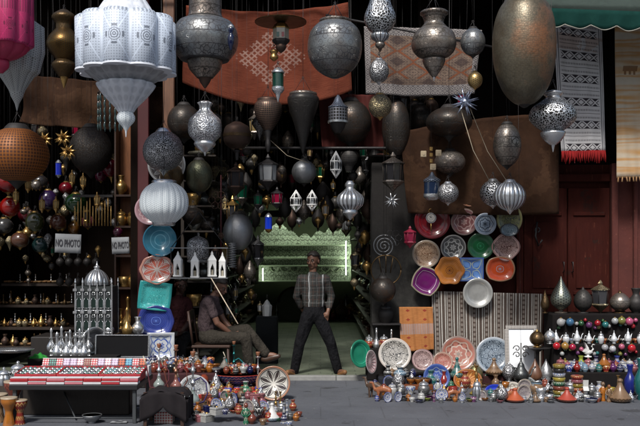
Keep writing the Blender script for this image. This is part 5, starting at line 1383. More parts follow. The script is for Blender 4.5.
# far left tray, silver domes and green cloth, carved giraffe-like figures
root = thing('serving_tray', 'oval silver serving tray at the far left edge', 'tray', P(12, 352, 6.1)); q = MB(); q.lathe([(0, .18), (.01, .2), (.03, .24), (.034, .24), (.016, .19), (.008, .002)], 32, sy=.7); q.build('dish', silver, root)
good('dome_l', f_jar(silver_dots, silver), P(18, 384, 5.9), 'round silver lidded pot with beaded rows at lower left', sc=1.45)
good('dome_l2', f_jar(silver_rib, silver), P(4, 388, 5.8), 'ribbed silver lidded pot cut by the left edge', sc=1.3)
q = MB(); q.sheet(lambda u, v: ((u-.5)*.19, (v-.5)*.12, .05*math.sin(u*PI)*math.sin(v*PI) + .012*math.sin(u*19)*math.sin(v*9)), 24, 14, .004); tag(q.build('green_cloth', fabric('grn', (.03, .25, .04)), None, loc=P(39, 358, 6.25)), 'crumpled bright green cloth left of the silver bottles', 'cloth')
q = MB(); zz = P(0, 384, 5.85).z; q.box((0, 0, zz/2-.002), (.50, .5, zz-.004)); tag(q.build('side_crate', wood('crate', (.05, .035, .025)), None, loc=(P(2, 0, 5.9).x, 5.98, 0)), 'dark wooden crate under the silver pots at the left edge', 'crate')
def f_drum(m, m2):
    def fn():
        r = thing('goblet_drum', '', 'drum'); L([(0, .045), (.02, .04), (.09, .028), (.12, .035), (.17, .06), (.20, .06)], m, 'body', r, 20); L([(.196, .061), (.205, .061), (.206, .05)], m2, 'skin', r, 20, k=1); return r
    return fn
for i, (px, py, h, c, l) in enumerate(((9, 427, 1.25, 'orange', 'tall orange goblet drum at lower left'), (20, 426, 1.1, 'red', 'red goblet drum beside the orange one'), (-1, 424, 1.3, 'tan', 'pale tan goblet drum at the very left edge'), (14, 416, 1.6, 'terracotta', 'brick brown goblet drum behind the orange one'))):
    good('drum' + c, f_drum(GZ[c], paint('skin', (.35, .28, .2))), onground(px, py - 2), l, sc=h, rz=.3*i)
# dark left bay: shelf rows of slippers and bottles -----------------------------------------
dsh = thing('stepped_shelf', 'dark stepped shelf of tan slippers in the shadowed left bay', 'shelf', P(22, 345, 8.6))
steps = [(345, 8.2), (326, 8.5), (304, 8.8), (283, 9.1)]
for i, (py, Y) in enumerate(steps):
    v = P(22, py, Y); q = MB(); q.box((v.x - dsh.location.x, Y - 8.6, v.z - dsh.location.z - .02), (1.7, .34, .035)); q.build('board', wood('dkboard', (.03, .018, .012)), dsh)
tans = [(.22, .13, .06), (.20, .11, .05), (.28, .20, .12), (.16, .07, .03)]
for i, (py, Y) in enumerate(steps):
    for k in range(9):
        px = -14 + k*9.6 + i*1.5; v = P(px, py, Y)
        j = (k + i) % 4; nm = ['tan', 'brown', 'sandy', 'rust'][j]
        good('slip%d' % j, f_slipper(fabric('slip%d' % j, tans[j])), v, '%s pair of pointed slippers on the stepped shelf in shadow, %s step' % (nm, ['lowest', 'second', 'third', 'topmost'][i]), sc=R.uniform(.75, 1.0), rz=PI/2 + R.uniform(-.5, .5), group='%s slippers on the %s step' % (nm, ['lowest', 'second', 'third', 'topmost'][i]))
for k in range(14):
    px = 2 + k*5.2; v = P(px, 283 + (k % 3)*20, 9.0 - (k % 3)*.3); v.y += .10
    good('dkc', f_candle(silver), v, 'thin silver candlestick among the shadowed slippers', sc=.6, group='thin silver candlesticks among the slippers')
# glass globes of the left bay
gl = [(8, 182, 11, 'red', (.45, .01, .01)), (10, 207, 10, 'scarlet', (.55, .015, .01)), (4, 226, 9, 'grey', (.12, .12, .12)), (26, 215, 8, 'maroon', (.16, .01, .02)), (35, 222, 9, 'olive', (.09, .10, .03)), (48, 200, 9, 'violet', (.07, .03, .14)), (58, 222, 8, 'terracotta', (.30, .10, .06)), (66, 188, 7, 'cherry', (.4, .01, .03)), (76, 203, 11, 'green', (.03, .14, .03)), (40, 182, 8, 'smoky', (.07, .06, .06)), (110, 168, 8, 'crimson', (.45, .01, .06)), (88, 222, 7, 'rose', (.25, .06, .08)), (20, 240, 9, 'brown', (.20, .08, .04)), (40, 245, 8, 'teal', (.02, .08, .08)), (101, 176, 6, 'magenta', (.35, .01, .10)), (74, 228, 6, 'amber', (.3, .12, .02)), (118, 232, 5, 'plum', (.2, .02, .08))]
for i, (px, py, r, nm, c) in enumerate(gl):
    m = glass('g' + nm, mulc(c, .45), rough=.2); orb(px, py, 7.5 + .25*(i % 4), r, m, '%s glass ball lamp hanging in the crowded left bay' % nm, name='glass_lamp', cat='lamp', cap=brass, ry=r*R.choice((1, 1.15, .9)))
for i, (px, py, nm) in enumerate(((28, 184, 'above the maroon glass ball'), (42, 204, 'touching the violet glass ball'), (56, 204, 'right of the violet glass ball'), (97, 200, 'over the brass tube rack'), (72, 178, 'above the green glass ball'), (83, 181, 'near the small cherry glass ball'), (16, 196, 'between the two red glass balls'))):
    hexlamp(px, py - 8, 7.1 + .1*(i % 3), 3.0, 17, brass, glass('honey', (.55, .40, .18)), 'tiny shiny brass lantern ' + nm)
rk = thing('tube_chime', 'row of thin brass hanging tubes above the notices', 'chime', P(93, 226, 7.3)); s = SC(7.3)
for k in range(13):
    q = MB(); q.tube([((k-6)*3.0*s, 0, 0), ((k-6)*3.0*s, 0, (20 + 5*(k % 3))*s)], .009, 7); q.build('tube', brass, rk)
q = MB(); q.box((0, 0, 30*s), (40*s, .03, .03)); q.build('bar', iron, rk); wire_to(rk, 0, 0, 30*s)
for k in range(9):
    px = 60 + (k % 5)*9; v = P(px, 258 + (k//5)*22, 8.3)
    r = orb(px, 262 + (k//5)*20, 8.2, 4, dkmetal, 'tiny dark ball lantern in the black gap below the notices', group='tiny dark ball lanterns below the notices')
# interior racks --------------------------------------------------------------
def rack(xface, side, label):
    rt = thing('display_rack', label, 'rack', (xface, 12.2, 0.0)); n = 0
    mats = [wood('rackw', (.035, .025, .018))]
    for lv in range(9):
        z = .22 + lv*.33; q = MB(); q.box((side*-.2*(1 - lv*.05), 0, z), (.42, 8.6, .02)); q.build('shelf_board', mats[0], rt)
    for yy in (-4.2, -1.4, 1.4, 4.2):
        q = MB(); q.box((side*-.36, yy, 1.5), (.04, .04, 3.0)); q.build('upright', mats[0], rt)
    its = [('pot', f_jar(metal('rk1', (.30, .24, .14), 'hammer', rough=.3), brass_dk)), ('vase', f_vase(metal('rk2', (.24, .25, .24), 'plain', rough=.3))), ('bottle', f_bottle(silver_rib)), ('bowl', f_bowl(paint('rkb', (.13, .05, .04), rough=.3))), ('slipper', f_slipper(fabric('rks', (.18, .17, .13)))), ('cup', f_cup(brass))]
    sd = 'left' if side > 0 else 'right'
    for lv in range(9):
        for k in range(21):
            i = R.randrange(6) if lv > 1 else R.choice((4, 4, 3, 0))
            nm, fn = its[i]
            good('rk' + nm, fn, (xface - side*(.12 + .1*R.random()), 7.98 + k*.41 + R.uniform(-.05, .05), .231 + lv*.33), 'dim little %s on the %s-hand rack inside the shop' % ({'slipper': 'pair of grey slippers'}.get(nm, nm), sd), sc=(1.15 if i != 5 else 2.4) + .3*R.random(), rz=R.uniform(0, 6), group='dim %ss on the %s-hand inner rack' % (nm, sd))
rack(-1.45, 1, 'long dark rack of small wares along the left inside wall')
rack(.74, -1, 'long dark rack of small wares along the right inside wall')
# ------------------------------------------------------------------ wares on the ground, right side
def lean(key, px, base_py, Y, r, mat, label, tilt=-.28, rz=0, name=None, z=None, **kw):
    """plate standing on its edge; r in px"""
    s = SC(Y); v = P(px, base_py, Y)
    if z is not None: v.z = z
    g_ = good('lean_' + key, f_leanplate(mat, **kw), v, label, sc=r*s/.1, rot=(tilt, 0, rz)); return g_
def put(key, fn, px, py, label, sc=1.0, rz=0, Y=None, z=None, group=None):
    if Y is None: v = onground(px, py)
    else:
        v = P(px, py, Y)
        if z is not None: v.z = z
    return good(key, fn, v, label, sc=sc, rz=rz, group=group)
# low cloth-covered steps that carry the back rows
def step(px0, px1, Y0, Y1, z, label, c=(.012, .010, .010)):
    xa, xb = P(px0, 0, (Y0+Y1)/2).x, P(px1, 0, (Y0+Y1)/2).x
    q = MB(); q.box((0, 0, z/2), (xb-xa, Y1-Y0, z), bev=.012); return tag(q.build('display_step', fabric('step%d' % px0, c), None, loc=((xa+xb)/2, (Y0+Y1)/2, 0)), label, 'display step')
step(376, 556, 7.22, 7.5, .09, 'low dark cloth-covered step under the plates against the striped rug')
step(548, 645, 7.12, 7.55, .845, 'tall dark stand carrying the row of big metal lanterns')
step(552, 645, 6.92, 7.11, .50, 'dark ledge carrying the silver-white teapots')
step(556, 645, 6.66, 6.90, .20, 'low dark ledge of painted pots in the right corner')
shelf_back = None
PM = plate_mat
lean('bw', 395, 371, 7.1, 16.5, PM('bwbig', [(.60, .57, .52), (.02, .02, .022), (.05, .04, .04), (.45, .40, .36)], 9, 'curl'), 'large black and white patterned plate at the front of the pillar')
lean('pinkb', 423, 371, 7.05, 11, PM('pinkb', [(.48, .34, .32), (.10, .05, .05), (.25, .12, .12), (.2, .12, .12)], 8, 'curl'), 'smaller pinkish brown patterned plate under the small orange rug')
lean('greend', 361, 368, 7.25, 14, PM('greend', [(.015, .22, .13), (.04, .35, .22), (.005, .09, .06), (.02, .2, .12)], 8, 'plain'), 'green glazed dish leaning at the doorway corner', rz=.7, tilt=-.15)
lean('stripe', 371, 374, 7.0, 12, PM('stripew', [(.5, .42, .42), (.3, .03, .05), (.1, .08, .09), (.4, .36, .36)], 16, 'petal'), 'narrow white dish with red petals beside the green one', rz=1.05, tilt=-.1)
lean('salmon', 459, 372, 7.2, 18, PM('salmon', [(.38, .15, .11), (.45, .36, .30), (.16, .06, .05), (.20, .15, .13)], 7, 'flower'), 'large salmon-pink plate with pale ring motifs behind the teal cone')
lean('speckle', 495, 375, 7.2, 19, PM('speckle', [(.30, .36, .42), (.04, .06, .09), (.5, .55, .6), (.35, .38, .42)], 11, 'curl'), 'large blue-grey speckled plate behind the tall tagine')
lean('blueb', 437, 391, 6.75, 13.5, PM('blueb', [(.04, .08, .30), (.2, .25, .35), (.02, .03, .1), (.05, .09, .25)], 8, 'flower'), 'blue plate on edge in the front row left of the orange one')
lean('orangeb', 468, 391, 6.8, 14.5, PM('orangeb', [(.50, .17, .03), (.16, .05, .02), (.6, .3, .1), (.32, .12, .04)], 14, 'petal'), 'oval orange plate with brown petals in the front row', oval=.75)
lean('greenb', 497, 392, 6.95, 14, PM('greenb', [(.01, .20, .13), (.03, .3, .2), (.005, .08, .05), (.02, .2, .12)], 8, 'curl'), 'green plate standing behind the royal blue one', oval=.75)
lean('royal', 496, 399, 6.62, 11, PM('royal', [(.01, .03, .40), (.35, .2, .12), (.02, .07, .6), (.01, .02, .25)], 12, 'spot'), 'royal blue oval plate with an eye motif, front row', oval=.68, tilt=-.5)
lean('flow', 514, 398, 6.68, 8, PM('flow', [(.58, .55, .48), (.15, .12, .1), (.35, .3, .25), (.5, .45, .4)], 7, 'flower'), 'small white flower plate behind the red-orange tagine')
lean('silvl', 528, 395, 6.8, 9, PM('silvl', [(.45, .47, .47), (.1, .12, .12), (.6, .62, .6), (.4, .42, .42)], 10, 'curl', metalic=.4), 'hammered silver plate right of the small flower plate')
lean('multi', 443, 372, 6.95, 10, PM('multi', [(.45, .28, .22), (.35, .05, .04), (.08, .12, .1), (.3, .2, .15)], 5, 'curl'), 'mottled red and cream leaf-patterned plate left of the teal cone')
# mirror with lace border
root = thing('white_mirror', 'rectangular bright white mirror in a black and white beaded frame', 'mirror', P(522, 376, 7.15)); s = SC(7.15)
q = MB(); q.box((0, 0, 24*s), (27*s, .012, 47*s)); q.build('glass', material('mirror_white', lambda s_: {'color': s_.mix(s_.noise(2, 3), (.90, .92, .94), (.84, .88, .92))}, rough=.5), root)
frm = material('beadframe', lambda s_: (lambda x, y, z: {'color': s_.mix(((x*55).tri()*1.0 + (z*55).tri()).gt(.95), (.04, .03, .03), (.55, .52, .48))})(*s_.obj()), rough=.5)
for a, b2, c2, d2 in ((0, 48.5, 31, 4), (0, 0, 31, 4), (-14.5, 24, 4, 45), (14.5, 24, 4, 45)):
    q = MB(); q.box((a*s, -.004, b2*s), (c2*s, .03, d2*s), bev=.004); q.build('frame', frm, root)
root.rotation_euler = (-.1, 0, 0)
EG = metal('egg_greengold', (.26, .24, .12), 'hammer', sc=2, rough=.3, alt=(.3, .08, .05))
put('eggg', f_egg(EG, brass_dk), 475, 377, 'green-gold egg lantern between the salmon and speckled plates', 1.25, Y=6.95, z=.0)
put('teal', f_tagine(GZ['teal'], GZ['teal']), 457, 376, 'dark teal cone-lidded tagine before the salmon plate', (.85, .85, 1.35), Y=6.9, z=.10)
put('tallt', f_tagine(GZ['tan'], GZ['tan']), 494, 376, 'brownish tall tagine with knob before the speckled plate', (1.05, 1.05, 1.1), Y=6.95, z=.13)
q = MB(); q.box((0, 0, .06), (.75, .22, .12), bev=.01); tag(q.build('display_step', fabric('stepx', (.05, .02, .02)), None, loc=(P(482, 0, 7.0).x, 7.05, 0)), 'low maroon step under the teal and tan tagines', 'display step')
put('silegg', f_egg(silver_dots, silver), 509, 380, 'silver egg lantern right of the tall tan tagine', 1.05, Y=6.9, z=.06)
put('ironpot', f_teapot(metal('gunmetal', (.18, .19, .19), 'star', sc=2.4, rough=.32)), 521, 386, 'dark engraved steel teapot under the white mirror', 1.45, Y=6.85, z=.05)
wallring(521, 352, 6.95, 9, 'scroll', iron, 'black wrought-iron scroll in front of the white mirror', 'iron_scroll', 'scroll')
put('woodtear', f_tear(wood('bulb', (.15, .07, .04), rough=.35), dkmetal), 535, 388, 'brown wooden teardrop lamp left of the painted pots', 1.2, Y=6.9, z=.02)
put('greytear', f_tear(tin_panel, dkmetal), 546, 388, 'grey pierced teardrop lamp right of the wooden one', 1.15, Y=7.0, z=.02)
put('brassball', f_egg(brass_dk, brass), 537, 345, 'brass ball lantern on a dark wide dish, left of the lantern row', (1.15, 1.15, .95), Y=7.0, z=.46)
q = MB(); q.lathe(smooth([(0, .12), (.01, .12), (.02, .03), (.10, .02), (.30, .025), (.40, .03), (.44, .10), (.452, .16), (.456, .16), (.45, .02)], 2), 24); tag(q.build('pedestal_stand', iron, None, loc=(P(537, 0, 7.0).x, 7.0, 0)), 'dark turned pedestal with a wide dish under the brass ball', 'stand')
put('sege', f_egg(silver_hammer, silver), 550, 341, 'small polished silver egg beside the brass ball', (.85, .85, .8), Y=6.98, z=.502)
# big lanterns on the tall stand
zt = .845
put('narrow', f_tear(brass_dk, brass_dk), 545, 318, 'narrow dark brass bottle-shaped lantern at the left end of the top row', (.75, .75, 1.1), Y=7.3, z=zt)
put('bigtear', f_tear(metal('tear_green', (.28, .30, .25), 'dots', sc=2.6, rough=.3), pewter), 561, 318, 'large silvery green teardrop lantern on the top row', (1.75, 1.75, 1.75), Y=7.3, z=zt)
put('darksph', f_egg(dkmetal_dots, dkmetal), 583, 318, 'dark round egg lantern in the middle of the top row', (1.45, 1.45, 1.45), Y=7.3, z=zt)
t = hexlamp(600.5, 285, 7.3, 9, 33, brass_arab, gl_dk, 'bright brass openwork lantern on the top row'); t.location.z = zt
for c in list(t.children):
    if c.name.startswith('chain'): bpy.data.objects.remove(c)
put('onion', f_egg(pewter, brass_dk), 620, 318, 'wide onion-shaped dark lantern with brass foot, top row right', (1.6, 1.6, 1.25), Y=7.3, z=zt)
for k, dx in enumerate((-4, 0, 4)): 
    put('spike', f_candle(dkmetal), 620 + dx, 298, 'thin dark spike-shaped finial lamp behind the onion lantern', (.6, .6, 1.1), Y=7.42, z=zt, group='dark spikes behind the onion lantern')
put('rbig', f_vase(dkmetal), 636, 318, 'black vase cut by the right edge on the top row', 1.5, Y=7.3, z=zt)
# coloured balls hung under the lantern row
bc = [('white', (.4, .4, .4)), ('skyblue', (.05, .15, .28)), ('green', (.02, .09, .03)), ('purple', (.12, .03, .12)), ('red', (.35, .01, .02)), ('teal', (.02, .16, .16)), ('silver', (.4, .42, .42)), ('olive', (.2, .2, .05)), ('pink', (.5, .1, .2))]
for i, (nm, c) in enumerate(bc):
    good('fb' + nm, f_ball(glass('fb' + nm, c)), P(562 + i*8.6 + R.uniform(-2, 2), 327 + R.uniform(-2.5, 2.5), 7.07), 'shiny %s glass ball in the row under the big metal lanterns' % nm, sc=R.uniform(1.1, 1.7))
for i in range(16):
    nm_, c_ = bc[(i * 4 + 2) % 9]; good('fb' + nm_, f_ball(glass('fb' + nm_, c_)), P(557 + i*5.3 + R.uniform(-2, 2), 325 + R.uniform(-4, 5), 7.10), 'little %s ball dangling behind the row of shiny glass balls' % nm_, sc=R.uniform(.6, 1.0), group='little %s balls dangling on the tall stand' % nm_)
    nm_, c_ = bc[(i * 5 + 1) % 9]; good('fb' + nm_, f_ball(glass('fb' + nm_, c_)), P(556 + i*5.4 + R.uniform(-2, 2), 353 + R.uniform(-4, 4), 6.895), 'little %s ball dangling below the teapot ledge' % nm_, sc=R.uniform(.6, 1.0), group='little %s balls below the teapot ledge' % nm_)
# white birds
wm = metal('whitesil', (.68, .70, .72), 'plain', rough=.3, met=.4, wear=.1)
nm = ['under the white glass ball', 'under the sky blue glass ball', 'under the purple glass ball', 'left of the red glass ball', 'under the teal glass ball', 'under the olive glass ball', 'at the right end of the ledge', 'cut by the right edge']
for i, px in enumerate((556, 566, 577, 589, 601, 614, 628, 640)):
    good(('wtea', 'wtea2', 'wtea')[i % 3], (f_teapot(wm), f_jar(wm, silver), f_teapot(wm))[i % 3], P(px, 343, 7.0) * 1 if False else Vector((P(px, 0, 7.0).x, 7.0, .501)), 'bright silver-white little %s ' % ('teapot', 'lidded jar', 'teapot')[i % 3] + nm[i], sc=(.62*R.uniform(.9, 1.1),)*2 + (.85*R.uniform(.85, 1.1),), rz=R.uniform(-.6, .6))
for i, (px, nm_, c) in enumerate(((556, 'red', (.5, .01, .02)), (564.5, 'gold', (.4, .22, .05)), (572.5, 'crimson', (.4, .01, .05)), (604, 'grey', (.4, .4, .42)), (613, 'silver', (.55, .55, .58)), (622, 'rose', (.5, .12, .2)), (631, 'red', (.5, .01, .02)))):
    good('rb' + nm_, f_ball(glass('rb' + nm_, c)), P(px + R.uniform(-1, 1), 351 + R.uniform(-2, 2), 6.88), '%s glass ball hanging below the teapot ledge, %s' % (nm_, 'near its right end' if px > 600 else 'at its left end'), sc=R.uniform(1.1, 1.6))
good('bird2', f_swan(paint('whitebird', (.68, .68, .66))), P(588, 357, 6.86), 'white dove figurine with raised wing below the teapot ledge', sc=1.25)
# painted pots: ledge rows
def nmz(k): return k
ledge = [(561, 'navy', 'jar'), (569, 'blue', 'cup'), (577, 'red', 'vase'), (585, 'sky', 'jar'), (592, 'white', 'vase'), (599, 'teal', 'jar'), (606, 'red', 'cup'), (613, 'purple', 'vase'), (620, 'navy', 'jar'), (627, 'white', 'cup'), (634, 'pink', 'jar')]
fnz = {'jar': f_jar, 'cup': lambda m, m2=None: f_cup(m), 'vase': f_vase, 'bowl': f_bowl, 'tagine': f_tagine}
for row, (zz, Y, dx) in enumerate(((.201, 6.72, 0), (.201, 6.84, 4))):
    for i, (px, c, k) in enumerate(ledge):
        c2 = c if row == 0 else CN[(i*5 + 3) % len(CN)]
        good('ld%s%s' % (k, c2), fnz[k](GZ[c2], GZ[c2]), Vector((P(px + dx, 0, Y).x, Y, zz)), 'small %s painted %s on the %s row of the low right-hand ledge' % (c2, k, ['front', 'rear'][row]), sc=(.62 if k != 'cup' else 1.3) * (1 + .35*row), rz=R.uniform(0, 6), group='painted %s %ss, %s row of the low ledge' % (c2, k, ['front', 'rear'][row]))
put('stackA', f_stack([GZ[c] for c in ('green', 'yellow', 'terracotta', 'green', 'yellow', 'white', 'black', 'yellow')]), 559, 399, 'tall stack of yellow, green and white bowls beside the red tagine', (1.0, 1.0, 1.05))
put('stackB', f_stack([GZ[c] for c in ('orange', 'red', 'yellow', 'pink', 'red')]), 577, 396, 'stack of red, pink and yellow bowls behind the red tagine', (1.0, 1.0, 1.02))
put('redt', f_tagine(GZ['terracotta'], paint('redmatte', (.34, .05, .03))), 567, 402, 'matte brick-red tagine before the tall bowl stack', (1.05, 1.05, .85))
put('redt2', f_tagine(GZ['terracotta'], paint('redmatte2', (.38, .08, .03))), 515, 402, 'red-orange tagine before the small flower plate', (1.05, 1.05, .8))
put('wcat', f_swan(paint('whitecat', (.62, .62, .6))), 585, 396, 'white bird figurine standing among the painted stacks', 1.35, rz=1.5)
put('bwjar', f_jar(GZ['black'], GZ['white']), 580, 402, 'little black and white jar in the right corner front row', .7)
put('bwbowl', f_bowl(GZ['white'], GZ['blue']), 592, 403, 'white and blue banded bowl in the front row', .68)
put('figO', f_figure(GZ['orange'], GZ['tan']), 603, 401, 'orange striped standing figure in the front row', 1.0)
put('figO2', f_figure(GZ['tan'], GZ['orange']), 609, 402, 'tan standing figure right of the orange striped one', .9)
put('tagO', f_tagine(GZ['orange'], GZ['orange']), 604, 382, 'small orange cone tagine high among the painted pots', .8, Y=6.75, z=.26)
put('tagB', f_tagine(GZ['tan'], GZ['tan']), 620, 402, 'big tan-brown tagine with conical lid at the right corner', (1.25, 1.25, 1.35))
put('tallblue', f_vase(paint('cobaltv', (.01, .018, .16), rough=.3)), 630, 396, 'tall cobalt blue vase near the right edge', (.95, .95, 1.7))
put('tallteal', f_vase(paint('tealv', (.01, .10, .10), rough=.2, coat=.4)), 641, 400, 'tall dark teal vase cut by the right edge', (1.1, 1.1, 2.2))
put('silcol', f_jar(silver_rib, silver), 477, 400, 'stacked silver ribbed jar in front of the orange oval plate', (.85, .85, 1.35))
put('yb', f_bowl(GZ['yellow'], GZ['green']), 470, 402, 'small yellow-green bowl below the orange oval plate', .5)
# front row small things
front = [(404, 'bowl', 'black', .55), (412, 'cup', 'white', .8), (419, 'bowl', 'navy', .5), (427, 'bowl', 'lime', .48), (434, 'figure', 'purple', .55), (441, 'cup', 'grey', .8), (449, 'bowl', 'tan', .5), (455, 'jar', 'orange', .42), (462, 'cup', 'white', .7), (485, 'bowl', 'orange', .42), (491, 'cup', 'grey', .75), (500, 'bowl', 'pink', .42), (506, 'cup', 'pink', .6), (524, 'jar', 'white', .45), (531, 'cup', 'grey', .8), (538, 'jar', 'grey', .5), (546, 'cup', 'tan', .8), (551, 'bowl', 'grey', .45), (574, 'cup', 'sky', .7), (598, 'cup', 'terracotta', .8)]
for i, (px, k, c, sc) in enumerate(front):
    fn = {'figure': lambda a, b2=None: f_figure(a, a), **fnz}[k](GZ[c], GZ[c]); v = onground(px, 401 + (i % 3))
    good('ft%s%s' % (k, c), fn, v, 'little %s %s in the front row at foot level, %s' % (c, k.replace('figure', 'carved figure'), 'near the lime bowl' if px < 460 and c != 'lime' else 'brightest of the left part' if c == 'lime' else 'below the green and blue plates' if px < 520 else 'before the silver heap' if px < 555 else 'near the red tagine'), sc=sc, rz=i)
silverheap = [(533, 391, .8), (541, 393, .9), (548, 391, .85), (537, 384, .9), (545, 383, .95), (530, 397, .6), (541, 399, .7), (549, 398, .7)]
for i, (px, py, sc) in enumerate(silverheap):
    k = ('sh_jar', 'sh_cup', 'sh_tea')[i % 3]; f = (f_jar(silver_hammer, silver), f_cup(silver_hammer), f_teapot(silver_star))[i % 3]
    good(k, f, onground(px, py + 3), 'small silver %s in the heap left of the tall bowl stack' % ('jar', 'cup', 'teapot')[i % 3], sc=sc*(1.7 if i % 3 == 1 else .85), rz=i*1.3, group='silver %ss in the heap' % ('jar', 'cup', 'teapot')[i % 3])
# left part of the right-hand spread
put('bvase', f_vase(GZ['sky'], GZ['grey']), 400, 385, 'squat light blue vase before the black and white plate', (1.15, 1.15, .6), Y=6.75, z=.13)
q = MB(); q.box((0, 0, .06), (.62, .2, .12), bev=.01); tag(q.build('display_step', fabric('stepy', (.02, .022, .03)), None, loc=(P(405, 0, 6.8).x, 6.83, 0)), 'low black step under the light blue vase', 'display step')
put('wtr', f_candle(paint('whitetr', (.55, .55, .52), rough=.3)), 400, 400, 'white trumpet-shaped candlestick in the front row', (1.15, 1.15, .8))
camm = wood('camelw', (.34, .12, .05), rough=.4)
put('camel', f_camel(camm, GZ['terracotta']), 384, 401, 'orange-brown leather camel standing at the left of the spread', 1.15, rz=2.8)
put('camel2', f_camel(wood('camelb', (.10, .06, .04), rough=.4), GZ['navy']), 375, 398, 'dark camel with navy saddle behind the orange-brown one', 1.25, rz=2.4)
for i, px in enumerate((411, 418.5, 426)):
    put('octb', f_bowl(GZ['orange'], GZ['tan']), px, 392, 'row of orange octagonal bowls: %s one' % ('left', 'middle', 'right')[i], (.6, .6, .9), Y=6.7, z=.06)
q = MB(); q.box((0, 0, .03), (.34, .14, .058), bev=.006); tag(q.build('display_step', fabric('stepz', (.16, .05, .02)), None, loc=(P(418, 0, 6.7).x, 6.7, 0)), 'flat brown box under the three orange bowls', 'display step')
put('flf', f_figure(GZ['white'], GZ['black']), 438, 396, 'black and white carved figure before the blue plate', .95)
put('blkv', f_vase(GZ['black'], GZ['white']), 388, 384, 'black vase with white bands left of the light blue one', .8, Y=6.85, z=.10)
for i, (px, c) in enumerate(((392, 'tan'), (406, 'black'), (413, 'navy'))):
    put('sj' + c, f_jar(GZ[c], GZ[c]), px, 384, 'small %s jar on the low black step' % c, .65, Y=6.85, z=.121)
put('leafv', f_vase(GZ['red'], GZ['white']), 444, 372, 'slim red and white vase before the leaf-patterned plate', (.7, .7, 1), Y=6.8, z=.0)
# glass case of dark wares right of doorway, behind the green dish
step(366, 398, 7.35, 7.65, .40, 'dark cabinet of glasses beside the doorway')
for i in range(8):
    px = 369 + (i % 4)*7.5; put('gls%d' % (i % 2), f_bottle(silver) if i % 2 else f_jar(GZ['red'], silver), px, 345, ['red-bellied silver jar', 'small silver bottle'][i % 2] + ' on the dark doorway cabinet, %s row' % ('front', 'rear')[i//4], .8 + .1*(i % 3), Y=7.42 + .12*(i//4), z=.402, group=['red silver jars', 'silver bottles'][i % 2] + ' on the doorway cabinet %s' % ('front', 'rear')[i//4])
put('doorjar', f_jar(dkmetal, iron), 386, 318, 'big black lidded pot above the doorway cabinet', 1.6, Y=7.62, z=.70)
q = MB(); q.box((0, 0, 0), (.36, .26, .02)); q.box((0, .12, -.12), (.02, .02, .24)); tag(q.build('wall_bracket', iron, None, loc=(P(386, 0, 7.6).x, 7.62, .69)), 'iron bracket shelf under the big black pot', 'bracket')

# ------------------------------------------------------------------ wares on the ground, left side
# dark draped stool
root = thing('draped_stool', 'low stool draped with dark grey cloth at the front left', 'stool', onground(164, 426) + Vector((0, .12, 0)))
def stool(u, v):
    a = (u-.5)*2; x = a*.20; z = .40 - .05*abs(a)**3 - (.34 if abs(a) > .92 else 0) - .012*math.sin(u*23 + v*5)
    return (x, -.17 + v*.34, z)
q = MB(); q.sheet(lambda u, v: ((u-.5)*.44, -.17 + v*.34 , .335 - .08*abs(2*u-1)**4 + .014*math.sin(u*17+v*9)*math.sin(v*7+u*4) - .02*math.sin(u*PI)), 30, 14, .004)
q.build('drape', fabric('drape', (.020, .017, .019)), root)
for a in (-1, 1):
    q = MB(); q.sheet(lambda u, v: (a*.215 + .012*math.sin(u*14), -.17 + u*.34, .05 + v*.20), 20, 6, .004); q.build('drape_side', MATS['fabric_drape'], root)
q = MB(); q.sheet(lambda u, v: ((u-.5)*.43, -.172 + .012*math.sin(u*17), (.18 + .14*abs(2*u-1)**.7*-1) + v*(.325-.18 + .14*abs(2*u-1)**.7 - .08*abs(2*u-1)**4)), 30, 6, .004); q.build('drape_front', MATS['fabric_drape'], root)
for a in (-1, 1):
    for b2 in (-1, 1):
        q = MB(); q.box((a*.17, b2*.13, .155), (.03, .03, .31)); q.build('leg', w_dk, root)
good('rwbox', f_box(packet_mat('rw', (.6, .56, .54), (.35, .05, .05)), whitecard, .17, .12, .15), onground(163, 424) + Vector((0, .08, 0)), 'white carton printed with red under the draped stool')
for i, (px, py, h, Y, l, gz) in enumerate(((159, 388, 1.0, 5.05, 'plain silver hookah above the left of the draped stool', silver), (176, 389, .92, 5.1, 'copper-toned hookah in the middle over the draped stool', metal('copper', (.35, .17, .11), 'plain', rough=.3)), (193, 404, 1.15, 5.3, 'tall silver hookah with glass base right of the draped stool', silver))):
    put('hk%d' % i, f_hookah(gz, glass('hb%d' % i, ((.3, .35, .33), (.3, .12, .10), (.35, .42, .40))[i]), fabric('hose%d' % i, ((.10, .03, .04), (.12, .04, .03), (.05, .04, .12))[i])), px, py, l, (.86 if i < 2 else 1.05), Y=Y, rz=.2*i - .1)
q = MB(); zz = P(0, 388.5, 5.08).z; q.box((0, 0, zz/2 - .002), (.30, .16, zz - .004)); tag(q.build('plinth', fabric('plinth2', (.02, .016, .018)), None, loc=(P(167, 0, 5.08).x, 5.08, 0)), 'dark plinth behind the draped stool', 'plinth')
for nm_ in ('hk0', 'hk1'):
    pass
put('hkblue', f_hookah(silver, glass('hbb', (.03, .09, .20)), fabric('hosew', (.5, .48, .42))), 258, 396, 'blue glass hookah with white hose near the man\'s feet', .98, rz=-.3)
put('hkteal', f_hookah(metal('tealm', (.03, .2, .2), 'plain', rough=.3), glass('hbt', (.02, .18, .18)), fabric('hoset', (.02, .20, .22))), 234, 376, 'teal hookah with teal hose in front of the seated man', .80, Y=6.6, rz=.6)
# netted disc bag
lean('net', 195, 428, 5.6, 16, PM('net', [(.48, .50, .50), (.06, .06, .07), (.25, .26, .26), (.4, .4, .4)], 12, 'curl'), 'round silver and black net-patterned plate at the bottom', z=0.0, tilt=-.4, rz=.3)
